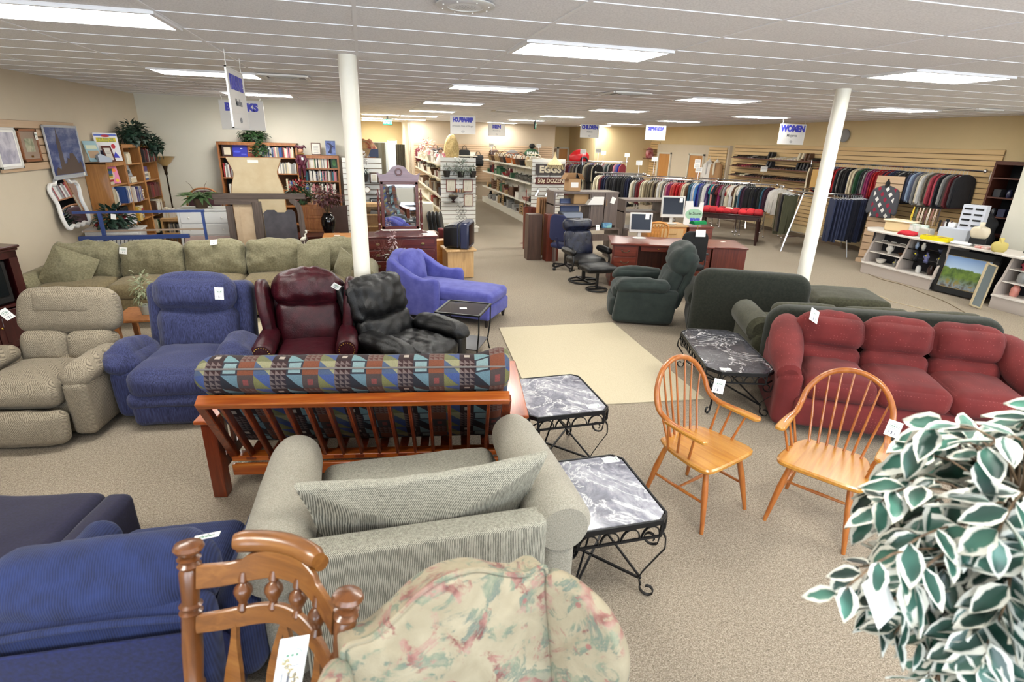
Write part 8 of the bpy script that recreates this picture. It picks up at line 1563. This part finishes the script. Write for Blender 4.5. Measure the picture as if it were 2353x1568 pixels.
t = pframe((9.6, 6.36, .36), -12, .2, .74, plain('pale_frame', 'a89878', .4), .03, plain('dull_glass', '7c8484', .15, .5), 'narrow pale frame leaning between the painting and second counter', matw=0, tilt=-14); t.rotation_euler = (rad(-16), rad(17), rad(-20))
# things on the counter tops
t = T('plastic_tub', 'large cream plastic tub with lid on the display counter', 'tub', tuple(CF1 @ V((-.4, .36, .881))), -80); b = B(); b.box((0, 0, .1), (.5, .34, .2), bev=.03); P('body', b, plain('tub_cream', 'cbb48a', .5), t); b = B(); b.box((0, 0, .21), (.55, .38, .03), bev=.01); P('lid', b, plain('tub_lid', 'e0d2b4', .4), t)
def ontop(F, x, y, sz, m, label, cat, nm, rz=-85, bev=.01, z=.881): b = B(); b.box((0, 0, sz[2]/2), sz, bev=bev); p = F @ V((x, y, z)); return S(nm, b, m, label, cat, tuple(p), rz)
for k in range(3): ontop(CF1, -.12+.12*k, .3, (.12, .1, .2), two('green_white_print%d' % k, 'd8dcd8', '8fae9c', 9), 'white and green carton, %s from the left on the display counter' % ORD[k], 'carton', 'carton', -80+8*k)
b = B(); b.cush((.3, .2, .06), (0, 0, .03), .028, wr=.03, ws=12); S('red_cloth', b, plain('cloth_red', 'b01828', .8), 'crumpled red and white cloth on the display counter front', 'cloth', tuple(CF1 @ V((.0, .1, .881))), -80)
ontop(CF1, .22, .24, (.2, .16, .16), plain('clear_grey', 'a8a49c', .2), 'clear grey plastic box on the display counter', 'box', 'plastic_box'); ontop(CF1, .6, .46, (.5, .22, .22), plain('pale_bluish', 'aeb4c0', .5), 'white and pale blue box at the back of the display counter', 'box', 'display_box'); ontop(CF1, .42, .5, (.2, .08, .3), PAPER, 'white folded card standing on the display counter', 'card', 'white_card')
for k in range(2):
    t = T('yellow_tray', 'bright yellow plastic tray, %s on the display counter corner' % ('left one', 'right one')[k], 'tray', tuple(CF1 @ V((.46+.2*k, .06+.04*k, .881))), -76); b = B(); b.box((0, 0, .006), (.24, .18, .012))
    for s in (-1, 1): b.box((s*.12, 0, .035), (.012, .18, .07)); b.box((0, s*.09, .035), (.25, .012, .07))
    P('tray_body', b, plain('tray_yellow', 'e0d010', .4), t); b = B(); b.cush((.16, .1, .03), (0, 0, .04), .012, wr=.02, ws=20); P('trinkets', b, two('trinket_brown', '5a3c28', 'a88a60', 30), t)
t = T('necklace_stand', 'stand of hanging bead necklaces on the display counter', 'jewellery stand', tuple(CF1 @ V((-.1, .5, .881))), -75); b = B(); b.lathe([(.1, 0), (.1, .01), (.012, .02), (.01, .5)], 10); b.tube([(-.24, 0, .5), (.24, 0, .5)], .01, 6); P('stand', b, BLACK, t)
for k in range(9): b = B(); x = -.22+k*.055; b.tube([(x, 0, .5), (x-.012, -.02, .3), (x, -.02, .16), (x+.012, -.02, .3), (x+.005, 0, .5)], .007, 5); P('necklace', b, plain('beads_%d' % k, ('d8b828', '3c4a34', 'b89a88', 'c8b8a8', '6a3a34', 'd8ccc0', '8a5a50', 'c0a898', '3a2c2a')[k], .4), t)
t = T('sunglasses_rack', 'tall pale rack of sunglasses on the display counter', 'rack', tuple(CF1 @ V((.75, .55, .881))), -70); b = B(); b.box((0, 0, .32), (.34, .2, .64)); b.lathe([(.2, 0), (.02, .02)], 12); P('rack_body', b, plain('rack_white', 'c4c8d4', .5), t)
for r_ in range(6):
    for c_ in range(2): b = B(); b.box((-.08+c_*.16, -.108, .1+r_*.095), (.12, .012, .03), bev=.004); P('sunglasses', b, BLACK, t)
t = T('watch_display', 'dark display stand with watches on the display counter', 'display stand', tuple(CF1 @ V((.35, .5, .881))), -75); b = B(); b.lathe([(.14, 0), (.14, .02), (.03, .04), (.03, .34)], 12); P('stand', b, BLACKM, t)
for k in range(4): b = B(); b.box((-.09+.06*k, -.05, .22), (.03, .02, .2)); P('watch', b, CHROME if k % 2 else BLACK, t)
def bust(p, label, m, rz=-70, sc=1): t = T('jewellery_bust', label, 'bust', p, rz); t.scale = (sc,)*3; b = B(); b.slab(dens(sp2([(-.05, .36), (-.05, .28), (-.15, .24), (-.18, .14), (-.12, .0), (.12, 0), (.18, .14), (.15, .24), (.05, .28), (.05, .36), (0, .37), (-.05, .36)], 3)[:-1], .04), .12, (0, 0, 0), .05, .03); P('bust_body', b, m, t); return t
t = bust((10.15, 7.05, 1.0), 'cream shoulder bust on a dark stand behind the counter', plain('bust_cream', 'cbc0a8', .5), -60, .75); b = B(); b.box((0, 0, -.06), (.3, .2, .12)); P('stand', b, BLACKM, t)
t = bust((9.95, 6.55, .868), 'small yellow draped bust on the counter above the painting', plain('bust_yellow', 'b8a860', .7), -35, .62); ontop(CF1, .95, .18, (.3, .2, .05), plain('crumpled_white', 'd8d8d8', .7), 'crumpled white wrapping on the plain counter', 'paper', 'wrapping_paper', -70, .02, .868); ontop(CF1, 1.3, .2, (.2, .12, .03), two('sweet_print', 'b83a30', 'd8ccc4', 20), 'red and white small packets on the plain counter', 'packets', 'packet', -80, .004, .868)
ontop(CF2, -.45, .34, (.3, .3, .12), BLACKM, 'black handbag on the second display counter', 'bag', 'handbag', -80, .04); ontop(CF2, -.1, .3, (.34, .28, .1), plain('charcoal_bag', '26262c', .7), 'charcoal bag lying at the right edge of the second counter', 'bag', 'handbag', -60, .04); ontop(CF2, -.3, .08, (.3, .18, .02), PAPER, 'white papers on the second display counter', 'paper', 'paper_sheet', -85, .002)
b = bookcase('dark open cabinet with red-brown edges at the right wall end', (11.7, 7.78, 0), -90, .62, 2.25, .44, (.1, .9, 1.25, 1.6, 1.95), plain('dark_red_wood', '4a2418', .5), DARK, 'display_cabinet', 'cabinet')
for k in range(6): item(UBX if k % 2 else UJ, 11.62, 7.6+.18*(k % 3), (1.26, 1.61)[k//3], ('maroon', 'navy', 'charcoal', 'cocoa', 'navy', 'charcoal')[k], '%s trinket on the %s shelf of the dark cabinet' % (('maroon', 'first navy', 'first charcoal', 'cocoa', 'second navy', 'second charcoal')[k], ('lower', 'upper')[k//3]), 'trinket', (.13, .13, .14) if k % 2 else .8)
b = B(); b.cush((.4, .3, 1.3), (0, 0, .65), .14, (.04, .04, .02), .05, 6); S('coat_heap', b, BLACKM, 'black coats heaped before the dark cabinet', 'clothes', (11.2, 7.75, 0))
slatwall(11.22, 6.3, -90, 1.2, 1.05, 1.55, SLATN, 'short natural slatwall piece on the pale partition at right')
def cord(pts, label, m): b = B(); b.tube(spline([V((*p, .006)) for p in pts], 5), .006, 6); S('power_cord', b, m, label, 'cord')
cord([(9.98, 9.0), (9.7, 8.3), (9.72, 7.8), (9.55, 7.3), (9.4, 6.8), (9.2, 6.4), (8.9, 5.9)], 'thin brown power cord along the foot of the display counter', plain('cord_brown', '6a5a40', .6)); cord([(8.45, 7.45), (8.5, 7.1), (8.42, 6.85), (8.5, 6.55), (8.6, 6.2)], 'pale rope end lying on the carpet behind the ottoman', plain('cord_pale', 'b8a88a', .8))
